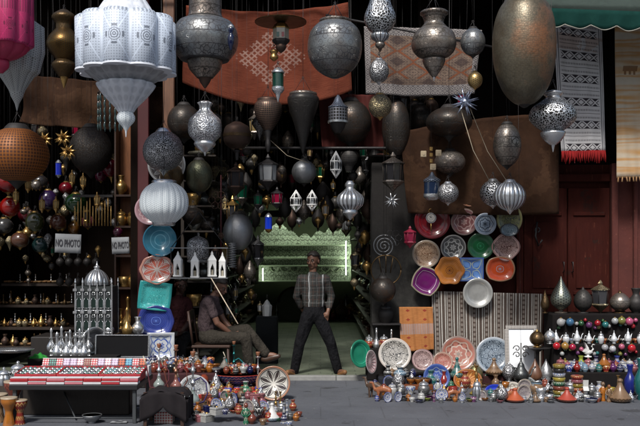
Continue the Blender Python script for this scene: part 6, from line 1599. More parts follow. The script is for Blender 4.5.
# heap of tambourines and beads on low chest at py 360
q = MB(); zz = P(0, 372, 6.2).z; q.box((0, 0, zz/2), (.80, .42, zz), bev=.02); tag(q.build('display_chest', fabric('chest', (.05, .02, .022)), None, loc=(P(183, 0, 6.2).x, 6.32, 0)), 'dark maroon chest under the heap of little drums', 'chest')
hp = ['red', 'tan', 'pink', 'black', 'terracotta', 'white', 'navy', 'orange']
for i in range(38):
    px = 148 + (i % 13)*5.6 + R.uniform(-1, 1); row = i // 13; c = hp[R.randrange(8)]
    k = R.choice(('bowl', 'cup', 'jar')); v = P(px, 372 - row*5.0, 6.16 + row*.12); v.z = zz + .004 + row*.025
    good('hp%s%s' % (k, c), fnz[k](GZ[c], GZ[c]), v, '%s little %s piled on the maroon chest, %s row' % (c, k, ('front', 'middle', 'rear')[row]), sc=(.55, 1.15, .6)[('bowl', 'cup', 'jar').index(k)]*(1 + .25*R.random()), rz=R.uniform(0, 6), group='%s %ss heaped on the chest %s' % (c, k, ('front', 'middle', 'rear')[row]), rot=(R.uniform(-.5, .1), R.uniform(-.25, .25), 0) if row else None)
studded = metal('studded', (.10, .085, .07), 'star', sc=1.6, rough=.35, dark=(.42, .40, .36))
good('studt', f_tagine(studded, studded), P(196, 357, 6.55) * 1, 'big dark tagine inlaid with pale triangles on the maroon chest', sc=(1.15, 1.15, 1.0)); CACHE['studt'][0].location = Vector((P(196, 0, 6.45).x, 6.45, zz + .003))
put('teap', f_teapot(silver_star), 216, 397, 'tall engraved silver teapot beside the orange velvet roll', 1.35, Y=6.1, z=.02)
q = MB(); q.lathe(smooth([(0, .05), (.02, .055), (.15, .05), (.30, .045), (.33, .02)], 3), 18); tag(q.build('velvet_roll', fabric('velvet', (.22, .045, .02), (.10, .015, .01)), None, loc=P(204, 405, 6.05)), 'upright orange-red velvet roll left of the silver teapot', 'roll')
# big blue bowl with small wares
BO = Vector((P(239, 0, 6.35).x, 6.35, 0)); zb = P(0, 386, 6.35).z
root = thing('big_bowl', 'large blue painted bowl heaped with small wares', 'bowl', BO + Vector((0, 0, zb)))
bluez = material('bluezig', lambda s_: (lambda u, v: {'color': s_.mix(((v*1.1 + (u*1.0).tri()*.5).fr()).lt(.35), s_.mix((v*.6).fr().gt(.5), (.02, .03, .20), (.03, .07, .38)), (.42, .38, .36))})(*s_.uv()), rough=.2, coat=.3)
L([(0, .14), (.012, .15), (.02, .13), (.06, .22), (.12, .29), (.15, .315), (.15, .30), (.10, .25), (.04, .16), (.03, .01)], bluez, 'body', root, 40, k=2); L([(.149, .30), (.156, .317), (.149, .322)], GZ['red'], 'rim', root, 40, k=1)
q = MB(); q.box((0, 0, zb/2), (.55, .42, zb), bev=.01); tag(q.build('plinth', fabric('plinth3', (.12, .03, .025)), None, loc=BO), 'reddish cloth plinth under the large blue bowl', 'plinth')
zi = zb + .105
for i in range(22):
    a = i*2.4; rr = .045*math.sqrt(i); c = ['red', 'black', 'orange', 'white', 'navy', 'pink', 'terracotta'][i % 7]; k = ('jar', 'cup', 'jar')[i % 3]
    good('bb%s%s' % (k, c), fnz[k](GZ[c], GZ[c]), BO + Vector((rr*math.cos(a), rr*math.sin(a)*.8, zi + .07 - rr*.1)), '%s %s among the wares heaped in the blue bowl' % (c, k), sc=.55 if k == 'jar' else 1.2, rz=i, group='%s %ss in the blue bowl' % (c, k))
good('studt2', f_tagine(studded, studded), BO + Vector((-.16, -.04, zi + .09)), 'small studded tagine on top of the blue bowl heap', sc=.72)
q = MB(); q.ball((0, 0, .05), .20, 24, 10, sz=.35); tag(q.build('filling', GZ['terracotta'], None, loc=BO + Vector((0, 0, zb + .045))), 'mound of reddish scarves filling the blue bowl', 'scarves')
# rows of boxes front left: a low slanting bench
bench = thing('low_bench', 'low reddish bench of trinket boxes below the blue bowl', 'bench', (P(232, 0, 5.95).x, 5.92, 0))
q = MB(); q.box((0, 0, .05), (.66, .62, .05), bev=.006); q.build('top', wood('bench', (.14, .05, .035)), bench)
for a in (-.28, .28):
    q = MB(); q.box((a, 0, .0125), (.04, .55, .025)); q.build('foot', MATS['wood_bench'], bench)
bx = [('orange', (.42, .13, .03)), ('red', (.36, .03, .02)), ('brown', (.16, .05, .02)), ('green', (.03, .15, .05)), ('blue', (.04, .05, .30)), ('rust', (.28, .08, .03)), ('violet', (.14, .08, .26)), ('cream', (.5, .42, .3))]
for row in range(6):
    for k in range(8):
        j = R.choice((0, 0, 1, 2, 5, 5, 3, 4, 6, 7, 1)); nm_, c = bx[j]
        x = bench.location.x - .285 + k*.081 + R.uniform(-.008, .008); y = 5.66 + row*.098
        if row < 5 and R.random() < .25:
            good('bj' + nm_, f_jar(GZ.get(nm_, GZ['terracotta']), brass), (x, y, .0755), '%s little lidded jar in row %s of the low bench' % (nm_, ('one nearest the street', 'two', 'three', 'four', 'five', 'six')[row]), sc=.45 + .2*R.random(), rz=R.uniform(0, 3), group='%s jars on the low bench, row %d' % (nm_, row))
        else:
            good('bx%s%d' % (nm_, k % 2), f_box(paint('bx' + nm_, c, rough=.3), paint('bxl' + nm_, mulc(c, 1.25), rough=.3), .07, .06, .04 + .02*(k % 2)), (x, y, .0755), '%s trinket box in row %s of the low bench' % (nm_, ('one nearest the street', 'two', 'three', 'four', 'five', 'six')[row]), rz=R.uniform(-.2, .2), group='%s trinket boxes on the low bench, row %d' % (nm_, row))
good('gvase', f_vase(GZ['green'], GZ['white']), (P(247, 0, 5.9).x, 5.74, .0755), 'green vase standing on the right part of the low bench', sc=.8)
# zebra bowl and tagine, right of bench
lean('zebra', 273, 424, 5.95, 17, PM('zebra', [(.62, .60, .55), (.015, .015, .017), (.05, .04, .04), (.3, .14, .08)], 8, 'petal'), 'black and white zebra-pattern bowl standing on edge by the bench', z=0, prof=BOWLP, tilt=-.25)
put('wbt', f_tagine(GZ['sky'], paint('wht', (.62, .62, .6), rough=.2, coat=.3)), 272, 421, 'white and sky blue tagine in front of the zebra bowl', (.78, .78, .92))
small = [(259, 418, 'candle', 'terracotta', 1.0), (262, 412, 'vase', 'pink', .9), (284, 423, 'candle', 'white', .9), (287, 415, 'candle', 'white', .75), (290, 420, 'jar', 'grey', .5), (293, 411, 'vase', 'red', .55), (296, 421, 'jar', 'orange', .5), (299, 417, 'cup', 'terracotta', .8), (263, 425, 'cup', 'tan', .9), (281, 402, 'bowl', 'pink', .4), (289, 427, 'cup', 'white', .8), (277, 396, 'cup', 'grey', .9), (252, 424, 'vase', 'terracotta', .6)]
for i, (px, py, k, c, sc) in enumerate(small):
    fn = {'candle': lambda a, b2=None: f_candle(a), **fnz}[k](GZ[c], GZ[c])
    put('sm%s%s' % (k, c), fn, px, py, '%s little %s %s' % (c, {'candle': 'candlestick'}.get(k, k), ('left of the white and blue tagine' if px < 270 else 'right of the white and blue tagine' if px < 290 else 'at the pavement end of the front spread' if py > 414 else 'behind the pavement end of the spread') + (', rear' if i in (1, 3, 11) else ', lowest' if i in (8, 10, 12) else '')), sc, rz=i)
put('figgreen', f_figure(GZ['green'], GZ['terracotta']), 246, 424, 'green carved standing figure by the bench end', .95)
# pale litter under the table
q = MB(); q.sheet(lambda u, v: ((u-.5)*.16, (v-.5)*.07, .008 + .012*math.sin(u*9)*math.sin(v*4)), 12, 6, .003); tag(q.build('paper_scrap', paper, None, loc=onground(119, 423)), 'crumpled white paper scrap on the ground under the table', 'paper')
good('undr', f_jar(tin, tin), onground(83, 412), 'grey tin pot standing on the ground under the table', sc=1.2)
good('undr2', f_vase(dkmetal), onground(72, 404), 'dark vase in the shade under the table', sc=1.3)
good('undr3', f_bowl(tin, tin), onground(92, 423), 'tin bowl on the ground under the table', sc=1.0)
# ------------------------------------------------------------------ dense small wares filling the gaps, right side
cl_rows = [(401.5, 378, 640, 10.5, 'front row'), (395, 380, 640, 10.0, 'second row'), (388.5, 382, 556, 10.5, 'third row')]
kk = ['bowl', 'cup', 'jar', 'vase', 'tagine', 'jar', 'cup']
XT = [('silver teapot', f_teapot(silver_star), .5), ('brass candlestick', f_candle(brass), .6), ('wooden box', f_box(wood('bxa', (.13, .06, .03)), wood('bxb', (.2, .1, .05)), .09, .07, .06), .9), ('leather camel', f_camel(wood('camelw', (.34, .12, .05)), GZ['red']), .55),
      ('pierced silver lantern', f_egg(silver_dots, silver), .5), ('brass teapot', f_teapot(brass), .45), ('carved figure', f_figure(wood('fgx', (.10, .05, .03)), wood('fgy', (.05, .03, .02))), .5), ('grey metal jar', f_jar(metal('xj', (.25, .25, .25), 'aged', sc=2), silver), .55), ('patterned dish', f_leanplate(plate_mat('xd', [(.5, .46, .42), (.08, .05, .1), (.3, .1, .08), (.3, .25, .2)], 7, 'curl')), .55), ('blue-rimmed dish', f_leanplate(plate_mat('xe', [(.5, .5, .5), (.03, .06, .3), (.2, .3, .4), (.05, .08, .3)], 8, 'flower')), .5)]
def zone(px): return 'under the patterned black and white plate' if px < 415 else 'below the small orange rug' if px < 440 else 'below the salmon plate' if px < 482 else 'below the speckled plate' if px < 512 else 'below the white mirror' if px < 552 else 'beside the bowl stacks' if px < 595 else 'in the right corner'
for ri, (py, a, b2, st, rl) in enumerate(cl_rows):
    px = a + ri*3
    while px < b2:
        c = R.choice(CN + ['white', 'black', 'grey', 'tan', 'terracotta', 'white']); k = R.choice(kk)
        sc = {'bowl': .42, 'cup': .95, 'jar': .48, 'vase': .48, 'tagine': .42}[k] * (1.15 + ri*.22) * R.uniform(.75, 1.45)
        v = onground(px + R.uniform(-1.5, 1.5), py + R.uniform(-1, 1))
        alt = R.random()
        if alt < .42:
            nm2, f2, s2 = XT[R.randrange(len(XT))]
            good('xt' + nm2, f2, v, 'small %s %s, %s' % (nm2, zone(px), rl), sc=s2 * (1.15 + ri*.22) * R.uniform(.75, 1.45), rz=R.uniform(-.8, .8), group='%ss %s %d' % (nm2, zone(px), ri))
        else: good('cl%s%s' % (k, c), fnz[k](GZ[c], GZ[c]), v, 'small %s %s %s, %s' % (c, k, zone(px), rl), sc=sc, rz=R.uniform(0, 6), group='%s %ss %s %d' % (c, k, zone(px), ri))
        px += st * R.uniform(.75, 1.2)
# silverware and glasses crowding the wall foot and the striped rug foot
for i in range(16):
    px = 440 + i*6.6 + R.uniform(-2, 2); k = i % 3
    good(('wf_tea', 'wf_jar', 'wf_candle')[k], (f_teapot(silver_star), f_jar(silver_dots, silver), f_candle(brass))[k], Vector((P(px, 0, 7.05).x, 7.05 + R.uniform(-.05, .05), .0)), '%s between the leaning plates and the front rows' % ('engraved silver teapot', 'pierced silver jar', 'brass candlestick')[k], sc=R.uniform(.7, 1.0), rz=R.uniform(0, 6), group='%s between plates and front rows' % ('silver teapots', 'silver jars', 'brass candlesticks')[k])
# upper ledge clutter among the birds
for i in range(14):
    px = 553 + i*6.4; c = R.choice(['red', 'white', 'teal', 'black', 'purple', 'orange'])
    good('bl' + c, f_cup(GZ[c]), Vector((P(px, 0, 7.06).x, 7.07, .501)), 'tiny %s cup behind the silver-white teapots' % c, sc=.9, group='tiny %s cups behind the birds' % c)
for i in range(13):
    px = 557 + i*6.8; c = R.choice(['red', 'navy', 'sky', 'white', 'pink', 'black', 'yellow']); 
    good('cljar' + c, f_jar(GZ[c], GZ[c]), Vector((P(px, 0, 6.95).x, 6.80, .201)), 'small %s jar crowded in the middle of the low right-hand ledge' % c, sc=R.uniform(.7, .95), rz=i, group='%s jars in the middle of the low ledge' % c)
# left-hand heap
for i in range(56):
    px = 196 + (i % 14)*6.6 + R.uniform(-2, 2); row = i // 14; py = 427 - row*6.5
    c = R.choice(['red', 'orange', 'terracotta', 'black', 'white', 'navy', 'tan', 'green', 'pink']); k = R.choice(['jar', 'cup', 'vase', 'bowl'])
    v = onground(px, py); 
    if 205 < px < 262: v.z = .0755
    if v.y < 4.75: v.y = 4.75 + R.random()*.1
    if R.random() < .5:
        nm2, f2, s2 = XT[R.randrange(len(XT))] if R.random() < .5 else ('%s box' % c, f_box(GZ[c], GZ[c], .11, .08, .07), .8)
        good('xt' + nm2, f2, v, 'small %s in the crowded front left spread, %s' % (nm2, ['nearest row', 'second row', 'third row', 'rear row'][row]), sc=s2*R.uniform(.9, 1.4), rz=R.uniform(-1, 1), group='%ss front left %d' % (nm2, row)); continue
    good('cl%s%s' % (k, c), fnz[k](GZ[c], GZ[c]), v, 'small %s %s in the crowded front left spread, %s' % (c, k, ['nearest row', 'second row', 'third row', 'rear row'][row]), sc={'bowl': .42, 'cup': .95, 'jar': .5, 'vase': .5}[k]*R.uniform(.8, 1.3), rz=R.uniform(0, 6), group='%s %ss front left %d' % (c, k, row))

# more lamps crowding the gloom of both bays
def warm(px, py, Y, l, m, gm, r=3.4, h=18): hexlamp(px, py, Y, r, h, m, gm, l)
MG = [(brass, 'brass'), (brass_arab, 'pale brass'), (silver_dots, 'pierced silver'), (copper_dk, 'copper'), (pewter, 'pewter'), (dkmetal_mos, 'dark wire')]
def swarm(n, x0, x1, y0, y1, Y0, Y1, where, seed, avoid=(), mg=MG, size=(3, 7)):
    rr = random.Random(seed); base = {}
    for i in range(n):
        px, py, Y = rr.uniform(x0, x1), rr.uniform(y0, y1), rr.uniform(Y0, Y1); m, nm = mg[rr.randrange(len(mg))]; r = rr.uniform(*size); kd = rr.randrange(4)
        if any(a < px < b2 and c < py < d for a, b2, c, d in avoid): continue
        g_ = 'small lamps %s' % where
        if kd == 0: orb(px, py, Y, r, m, 'small %s ball lamp hanging %s' % (nm, where), cap=brass, ry=r * rr.choice((1, 1.2, .8)), group=g_ + ', %s balls' % nm)
        elif kd == 1: turned('drop_lantern', 'small %s drop-shaped lantern hanging %s' % (nm, where), 'lantern', px, Y, [('body', m, [(py - r, r*.3), (py - r*.4, r*.8), (py + r*.2, r), (py + r, r*.5), (py + r*2, r*.1), (py + r*2.3, .2)], {'n': 14})], g_ + ', %s drops' % nm)
        elif kd == 2: hexlamp(px, py - r*2, Y, r*.8, r*4.2, m, glass(rr.choice(['honey', 'ruby', 'emerald', 'smoke', 'frost']), (.1, .1, .1)), 'small %s-framed glass lantern hanging %s' % (nm, where), g_ + ', %s glass' % nm)
        else: turned('urn_lantern', 'small %s urn-shaped lantern hanging %s' % (nm, where), 'lantern', px, Y, [('body', m, [(py - r*1.2, r*.5), (py - r, r*.35), (py - r*.4, r*.95), (py + r*.3, r*.9), (py + r, r*.3)], {'n': 14}), ('finial', brass, [(py + r*.9, r*.35), (py + r*1.3, r*.3), (py + r*1.8, .2)], {'n': 10})], g_ + ', %s urns' % nm)
swarm(46, -5, 116, 166, 250, 7.5, 8.9, 'in the crowded left bay', 3, avoid=((52, 84, 230, 258), (108, 132, 232, 258)), size=(2.4, 5))
swarm(20, 20, 118, 250, 300, 7.8, 8.8, 'in the black gap under the notices', 4, avoid=((72, 120, 258, 330),), size=(2, 4))
swarm(40, 205, 262, 95, 260, 7.6, 9.4, 'in the gloom behind the ornate silver lantern', 5, size=(3.5, 8))
swarm(44, 262, 392, 150, 226, 7.8, 10, 'in the gloom above the standing man', 6, size=(2.5, 6))
swarm(16, 352, 392, 226, 300, 7.7, 9.0, 'in the gloom beside the grey pillar', 7, size=(3, 6))
swarm(22, 222, 262, 240, 320, 7.9, 10, 'in the gloom left of the lit panel', 8, size=(2.5, 5))
swarm(14, 395, 520, 118, 195, 7.5, 7.62, 'against the brown hide', 9, size=(3, 6), mg=MG[3:]) if False else None
# brass and glass wares on the stepped shelf of the left bay
for i in range(34):
    st = i % 3; py, Y = steps[st]; px = -10 + (i // 3) * 7.6 + R.uniform(-2, 2); v = P(px, py, Y); v.y += R.uniform(-.12, -.04)
    k = R.randrange(4); good(('sb_a', 'sb_b', 'sb_c', 'sb_d')[k], (f_jar(brass_arab, brass), f_teapot(brass), f_vase(copper_dk), f_bottle(brass_dk))[k], v, 'small %s on the %s step of the shadowed shelf' % (('pale brass jar', 'brass teapot', 'copper vase', 'dark brass bottle')[k], ('lowest', 'second', 'third')[st]), sc=R.uniform(.5, .8), rz=R.uniform(0, 6), group='%ss on the shadowed shelf, %s step' % (('pale brass jar', 'brass teapot', 'copper vase', 'dark brass bottle')[k], ('lowest', 'second', 'third')[st]))

# pots along the foot of the far back wall
for i in range(22):
    x = -1.2 + i * .1; k = i % 4; good(('fw_a', 'fw_b', 'fw_c', 'fw_d')[k], (f_jar(brass_dk, brass), f_vase(GZ['tan']), f_bottle(silver), f_jar(GZ['red'], brass))[k], (x, 16.3 + R.random()*.3, .046), 'dim %s on the floor at the far end of the shop' % ('brass jar', 'tan vase', 'silver bottle', 'red jar')[k], sc=R.uniform(1.2, 2.4), group='dim %ss at the far end' % ('brass jar', 'tan vase', 'silver bottle', 'red jar')[k])

swarm(34, 215, 395, 60, 150, 8.2, 11, 'high in the dark behind the big cone lamp', 12, size=(4, 10), mg=MG[3:] + [(dkaged, 'blackened')])
swarm(26, 0, 120, 120, 170, 8.0, 9.6, 'high in the left bay behind the orange ball', 13, size=(3, 7), mg=MG)
swarm(18, 395, 470, 95, 140, 7.7, 8.9, 'in the dark below the kilim', 14, size=(4, 8), mg=MG[3:] + [(dkaged, 'blackened')])
# ------------------------------------------------------------------ people
def skin_mat(key, c):
    return material('skin_' + key, lambda s: {'color': s.mix((s.noise(14, 4)*1.5 - .4).cl()*.5, c, mulc(c, .65)), 'height': s.noise(120, 2)}, rough=.5, bump=.1)
def head_parts(c, yaw, pitch, sc=1.0):
    """extra MB blobs that make a head; c centre of the skull, faces -y turned by yaw"""
    m = Matrix.Rotation(yaw, 3, 'Z') @ Matrix.Rotation(pitch, 3, 'X'); out = []
    def blob(p, r, sx=1, sy=1, sz=1):
        q = MB(); q.ball((0, 0, 0), r*sc, 20, 14, sx=sx, sy=sy, sz=sz); q.v = [tuple(m @ (Vector(v) + Vector(p)*sc) + Vector(c)) for v in q.v]; out.append(q)
    blob((0, .008, .022), .082, .90, 1.12, 1.05)         # skull
    blob((0, -.018, -.035), .060, .93, 1.05, 1.15)       # face
    blob((0, -.045, -.082), .026, 1.15, .9, .8)          # chin
    blob((0, -.078, .014), .020, 2.1, .55, .5)           # brow
    for a in (-1, 1):
        blob((a*.036, -.060, -.022), .020, 1, .8, .9)    # cheek
        blob((a*.050, -.005, -.06), .022, .6, 1.3, 1)    # jaw
        blob((a*.079, .012, -.008), .021, .35, .75, 1.35) # ear
    for i in range(5): blob((0, -.083 - i*.0045, .004 - i*.009), .0085 + i*.0012)   # nose
    for a in (-1, 1): blob((a*.009, -.093, -.036), .008)
    blob((0, -.082, -.055), .014, 1.5, .7, .35); blob((0, -.081, -.064), .013, 1.3, .7, .4)
    return out, m
def hand_nodes(N, E_, wi, w, d, side, curl=.35, up=Vector((0, 0, 1)), L_=.175):
    """palm and five fingers; w wrist point, d direction, side = thumb direction"""
    d = d.normalized(); side = (side - d*side.dot(d)).normalized(); nrm = d.cross(side).normalized()
    def add(p, r, par): N.append((tuple(p), r)); E_.append((par, len(N)-1)); return len(N)-1
    palm = add(w + d*.045, (.030), wi)
    for k, (o, ln) in enumerate(((.034, .072), (.012, .082), (-.010, .076), (-.032, .060))):
        b = add(w + d*.082 + side*o*.85, .0090, palm); p1 = w + d*(.085 + ln*.45) + side*o + nrm*ln*.15*curl*2; a = add(p1, .0078, b)
        add(p1 + d*ln*.40*(1-curl*.6) + nrm*ln*.5*curl*2, .0066, a)
    t = add(w + d*.035 + side*.030, .0115, palm); add(w + d*.075 + side*.055 + nrm*.012, .0090, t)
def person(label, loc, J, hips, neck, head, yaw, pitch, skin, shirt, trous, shoe, hairm, sleeve=1.0, sh_r=.085, group=None, moustache=False, curl=.35, shirt_bottom=None):
    """J: dict of joint -> Vector (local). sh/el/wr/hip/kn/an l & r"""
    root = thing('person', label, 'person', loc)
    V = lambda k: Vector(J[k])
    TX, TY = J.get('flat', (1.25, .85))
    chest = V('chest'); waist = V('waist'); pel = V('pel'); nk = Vector(neck); hd = Vector(head)
    N = []; E_ = []
    def add(p, r, par=None):
        N.append((tuple(p), r)); 
        if par is not None: E_.append((par, len(N)-1))
        return len(N)-1
    p0 = add(pel, (.10, TX, TY)); p1 = add(waist, (.098, TX, TY), p0); p2 = add(chest, (.112, TX, TY), p1); p3 = add(nk - Vector((0, 0, .05)), .058, p2); p4 = add(nk, .048, p3); add(hd + Vector((0, .012, -.05)), .05, p4)
    for s_ in 'lr':
        sh = add(V('sh' + s_), .052, p2); e = add(V('el' + s_), .037, add((V('sh'+s_) + V('el'+s_))/2, .044, sh)); m_ = add((V('el'+s_)*.55 + V('wr'+s_)*.45), .034, e); w = add(V('wr' + s_), .024, m_)
        d = Vector(J.get('hd' + s_, tuple(V('wr'+s_) - V('el'+s_)))); hand_nodes(N, E_, w, V('wr'+s_), d, Vector(J.get('th' + s_, (0, -1, 0))), curl)
        h = add(V('hip' + s_), .085, p0); k = add(V('kn' + s_), .054, add((V('hip'+s_)+V('kn'+s_))/2, .07, h)); c = add(V('kn'+s_)*.65 + V('an'+s_)*.35, .050, k); a = add(V('an' + s_), .036, c)
        ft = Vector(J['ft' + s_]); b = add(V('an'+s_)*.4 + ft*.6 + Vector((0, 0, .005)), .034, a); add(ft, .026, b)
    ex, m = head_parts(hd, yaw, pitch)
    body = skin_obj('body', N, E_, skin, root, 1, 0, remesh=.0045, extra=ex, iters=4)
    # eyes, hair
    for a in (-1, 1):
        q = MB(); q.ball(m @ Vector((a*.030, -.077, .0)) + hd, .0105, 10, 8); e = q.build('eye', material('eyewhite', (.16, .13, .11), rough=.4), root)
        q = MB(); q.ball(m @ Vector((a*.030, -.0845, .0)) + hd, .0055, 8, 6); q.build('iris', material('iris', (.01, .007, .005), rough=.35), e)
        q = MB(); q.tube([m @ Vector((a*.016, -.089, .017)) + hd, m @ Vector((a*.034, -.086, .022)) + hd, m @ Vector((a*.048, -.074, .016)) + hd], .0045, 6); q.build('eyebrow', hairm, root)
    q = MB(); vs = []
    q.ball((0, 0, 0), .087, 26, 18, sx=.94, sy=1.12, sz=1.06)
    keep = []
    q.v = [tuple(m @ (Vector(v)*(1 + .02*math.sin(v[0]*160)*math.sin(v[1]*130)) + Vector((0, .012, .032))) + hd) for v in q.v]
    inv = m.inverted()
    f2 = [i for i, f in enumerate(q.f) if all((lambda p: (p.y > -.078 and p.z > .050) or (p.y > .0 and p.z > -.012 and abs(p.x) > -1) and not (abs(p.x) > .06 and p.y < .02 and p.z < .02) or (p.y > .035 and p.z > -.055))(inv @ (Vector(q.v[j]) - hd)) for j in f)]
    q.f = [q.f[i] for i in f2]; q.uv = [q.uv[i] for i in f2]; q.sm = [q.sm[i] for i in f2]
    hr = q.build('hair', hairm, root); sd = hr.modifiers.new('s', 'SOLIDIFY'); sd.thickness = .016; sd.offset = 0
    if moustache:
        q = MB(); q.tube([m @ Vector((-.024, -.086, -.050)) + hd, m @ Vector((0, -.0985, -.044)) + hd, m @ Vector((.024, -.086, -.050)) + hd], [.003, .0065, .003], 6); q.build('moustache', hairm, root)
    # shirt
    N = []; E_ = []
    sb = Vector(shirt_bottom) if shirt_bottom else pel + Vector((0, 0, .0))
    a0 = add(sb + Vector((0, 0, .10)), (.112, TX*1.04, TY*1.08)); a1 = add(waist + Vector((0, 0, .03)), (.113, TX*1.04, TY*1.08), a0); a2 = add(chest, (.123, TX*1.05, TY*1.1), a1); a3 = add(nk - Vector((0, 0, .045)), .070, a2)
    for s_ in 'lr':
        dx = (V('sh'+s_) - chest); sd2 = add(chest + dx*.55 + Vector((0, 0, .0)), .092, a2)
        sh = add(V('sh' + s_), .062, sd2); mid = add(V('sh'+s_).lerp(V('el'+s_), .5), .056, sh)
        if sleeve <= 1: add(V('sh'+s_).lerp(V('el'+s_), .5 + .4*sleeve), .058, mid)
        else: e = add(V('el'+s_), .050, mid); add(V('el'+s_).lerp(V('wr'+s_), sleeve - 1), .043, e)
    skin_obj('shirt', N, E_, shirt, root, 2, 0, remesh=.010)
    # trousers
    N = []; E_ = []
    a0 = add(pel + Vector((0, 0, .05)), (.112, TX, TY*1.05)); a1 = add(pel, (.115, TX, TY*1.1), a0)
    for s_ in 'lr':
        h = add(V('hip'+s_), .098, a1); h2 = add(V('hip'+s_).lerp(V('kn'+s_), .5), .084, h); k = add(V('kn'+s_), .070, h2); c = add(V('kn'+s_).lerp(V('an'+s_), .5), .066, k); add(V('kn'+s_).lerp(V('an'+s_), .93), .060, c)
    skin_obj('trousers', N, E_, trous, root, 2, 0, remesh=.010)
    # shoes
    for s_ in 'lr':
        an = V('an'+s_); ft = Vector(J['ft'+s_]); d = ft - an; d.z = 0 if abs(d.z) < .12 else d.z; N = []; E_ = []
        low = Vector((0, 0, -.055 if abs(ft.z-an.z) < .12 else -.0)); base = an + low
        a0 = add(base - d.normalized()*.045, .034); a1 = add(base, .040, a0); a2 = add(base.lerp(ft + (Vector((0, 0, 0))), .6), .042, a1); add(ft + d.normalized()*.02, .032, a2)
        o = skin_obj('shoe', N, E_, shoe, root, 1, 0)
        q = MB(); q.tube([base.lerp(ft, .35) + Vector((-.045, 0, -.0)), base.lerp(ft, .38) + Vector((0, -.012, .046)), base.lerp(ft, .35) + Vector((.045, 0, 0))], .010, 6); q.build('strap', shoe, o)
    return root
hairb = material('hair_black', lambda s: {'color': s.mix(s.noise(40, 3), (.010, .008, .007), (.028, .022, .018)), 'height': s.noise(160, 2)}, rough=.6, bump=.6)
def plaid(s):
    x, y, z = s.obj()
    wv = s.noise(4, 3) * .05; x = x + wv - .025; a = (x * 13).fr(); b = ((z + wv) * 11).fr()
    n = s.noise(12, 3)
    c = s.mix((n).cl(), (.010, .011, .010), (.026, .026, .024))
    w1 = (x.abs() - .085).abs().lt(.008); w2 = (a.band(.1, .2)).mx(b.band(.1, .22)); w3 = (a.band(.45, .6)).mx(b.band(.55, .68))
    wb = s.noise(7, 4); c = s.mix(w3 * .6, c, (.05, .025, .018)); c = s.mix(w2 * wb * .6, c, (.15, .15, .145)); c = s.mix(w1 * wb * 1.2, c, (.34, .35, .35))
    c = s.mix((x.abs().lt(.006)) * .6, c, (.01, .01, .01))
    return {'color': c, 'height': s.noise(8, 4) + n*.2}
plaidm = material('plaid', plaid, rough=.85, bump=.9, bdist=.02)
SY = 7.62; gx = P(316, 0, SY).x; zf = 0.062
def J_(px, py, y=0): v = P(px, py, SY); return (v.x - gx, y, v.z - zf)
def cloth_f(key, c): return material('cl_' + key, lambda s: {'color': s.mix((s.noise(7, 5)*1.5-.4).cl(), c, mulc(c, .55)), 'height': s.noise(5.5, 4, v=s.vec(s.obj()[0]*1.5, s.obj()[1], s.obj()[2]*.8))*2.5 + s.noise(180, 2)*.15}, rough=.85, bump=1.0, bdist=.035, spec=.2)
Jm = dict(pel=J_(314, 313), waist=J_(313.5, 302), chest=J_(313.5, 285), shl=J_(325.5, 279), shr=J_(301.5, 279), ell=J_(331.5, 297, .05), elr=J_(296.5, 297, .05), wrl=J_(328, 311, -.05), wrr=J_(302.5, 311, .14),
    hdl=(-.03, -.01, -.1), thl=(-1, -.3, .2), hdr=(.1, .02, -.06), hipl=J_(319.5, 317), hipr=J_(308, 317), knl=J_(331, 344, -.02), knr=J_(299.5, 344, -.02), anl=J_(338.5, 373, .03), anr=J_(294, 373, .03))
Jm['ftl'] = (Jm['anl'][0] + .07, -.14, .03); Jm['ftr'] = (Jm['anr'][0] - .07, -.14, .03)
person('man in a dark checked shirt and black trousers standing legs apart in the doorway', (gx, SY, zf), Jm, None, J_(313, 272), J_(313, 261), -.45, .0, skin_mat('a', (.16, .075, .045)), plaidm, cloth_f('blacktr', (.007, .007, .009)), paint('sandal', (.22, .10, .035), rough=.6), hairb, sleeve=1.7, moustache=True, shirt_bottom=J_(314, 311))
# seated man, on a chair turned to the right
SY2 = 7.05; gx2 = P(208, 0, SY2).x
def K_(px, py, y=0): v = P(px, py, SY2); return (v.x - gx2, y, v.z)
Js = dict(flat=(.9, 1.15), pel=K_(207, 336), waist=K_(206, 326), chest=K_(209, 307), shl=K_(210, 300, -.15), shr=K_(211, 300, .15), ell=K_(219, 322, -.17), elr=K_(222, 321, .15), wrl=K_(232, 333, -.10), wrr=K_(233, 332, .08), hdl=(.08, .02, -.03), hdr=(.08, -.02, -.03), thl=(0, .5, .6), thr=(0, -.5, .6),
    hipl=K_(212, 337, -.09), hipr=K_(212, 337, .09), knl=K_(247, 337, -.13), knr=K_(246, 330, .05), anl=K_(251, 374, -.12), anr=K_(267, 355, .0))
Js['ftl'] = K_(261, 381, -.14); Js['ftr'] = K_(277, 356, -.02)
person('seated man in a pale mauve T-shirt looking down at his hands', (gx2, SY2, 0), Js, None, K_(214, 296), K_(220, 287), 1.05, .30, skin_mat('b', (.17, .08, .05)), cloth_f('mauve', (.085, .060, .064)), cloth_f('khaki', (.042, .036, .028)), paint('shoeb', (.05, .025, .015)), hairb, sleeve=.3)
CH = thing('wooden_chair', 'simple dark chair under the seated man', 'chair', (gx2 + .06, SY2, 0)); zc = K_(0, 345)[2]
q = MB(); q.box((0, 0, zc), (.46, .44, .035), bev=.01); q.build('seat', w_dk, CH)
for a in (-1, 1):
    for b2 in (-1, 1):
        q = MB(); q.tube([(a*.20, b2*.19, zc), (a*.22, b2*.20, 0)], .016, 8); q.build('leg', w_dk, CH)
    q = MB(); q.tube([(-.21, a*.19, zc), (-.27, a*.19, zc + .42)], .015, 8); q.build('back_post', w_dk, CH)
q = MB(); q.box((-.27, 0, zc + .36), (.02, .40, .12), bev=.005); q.build('backrest', w_dk, CH)
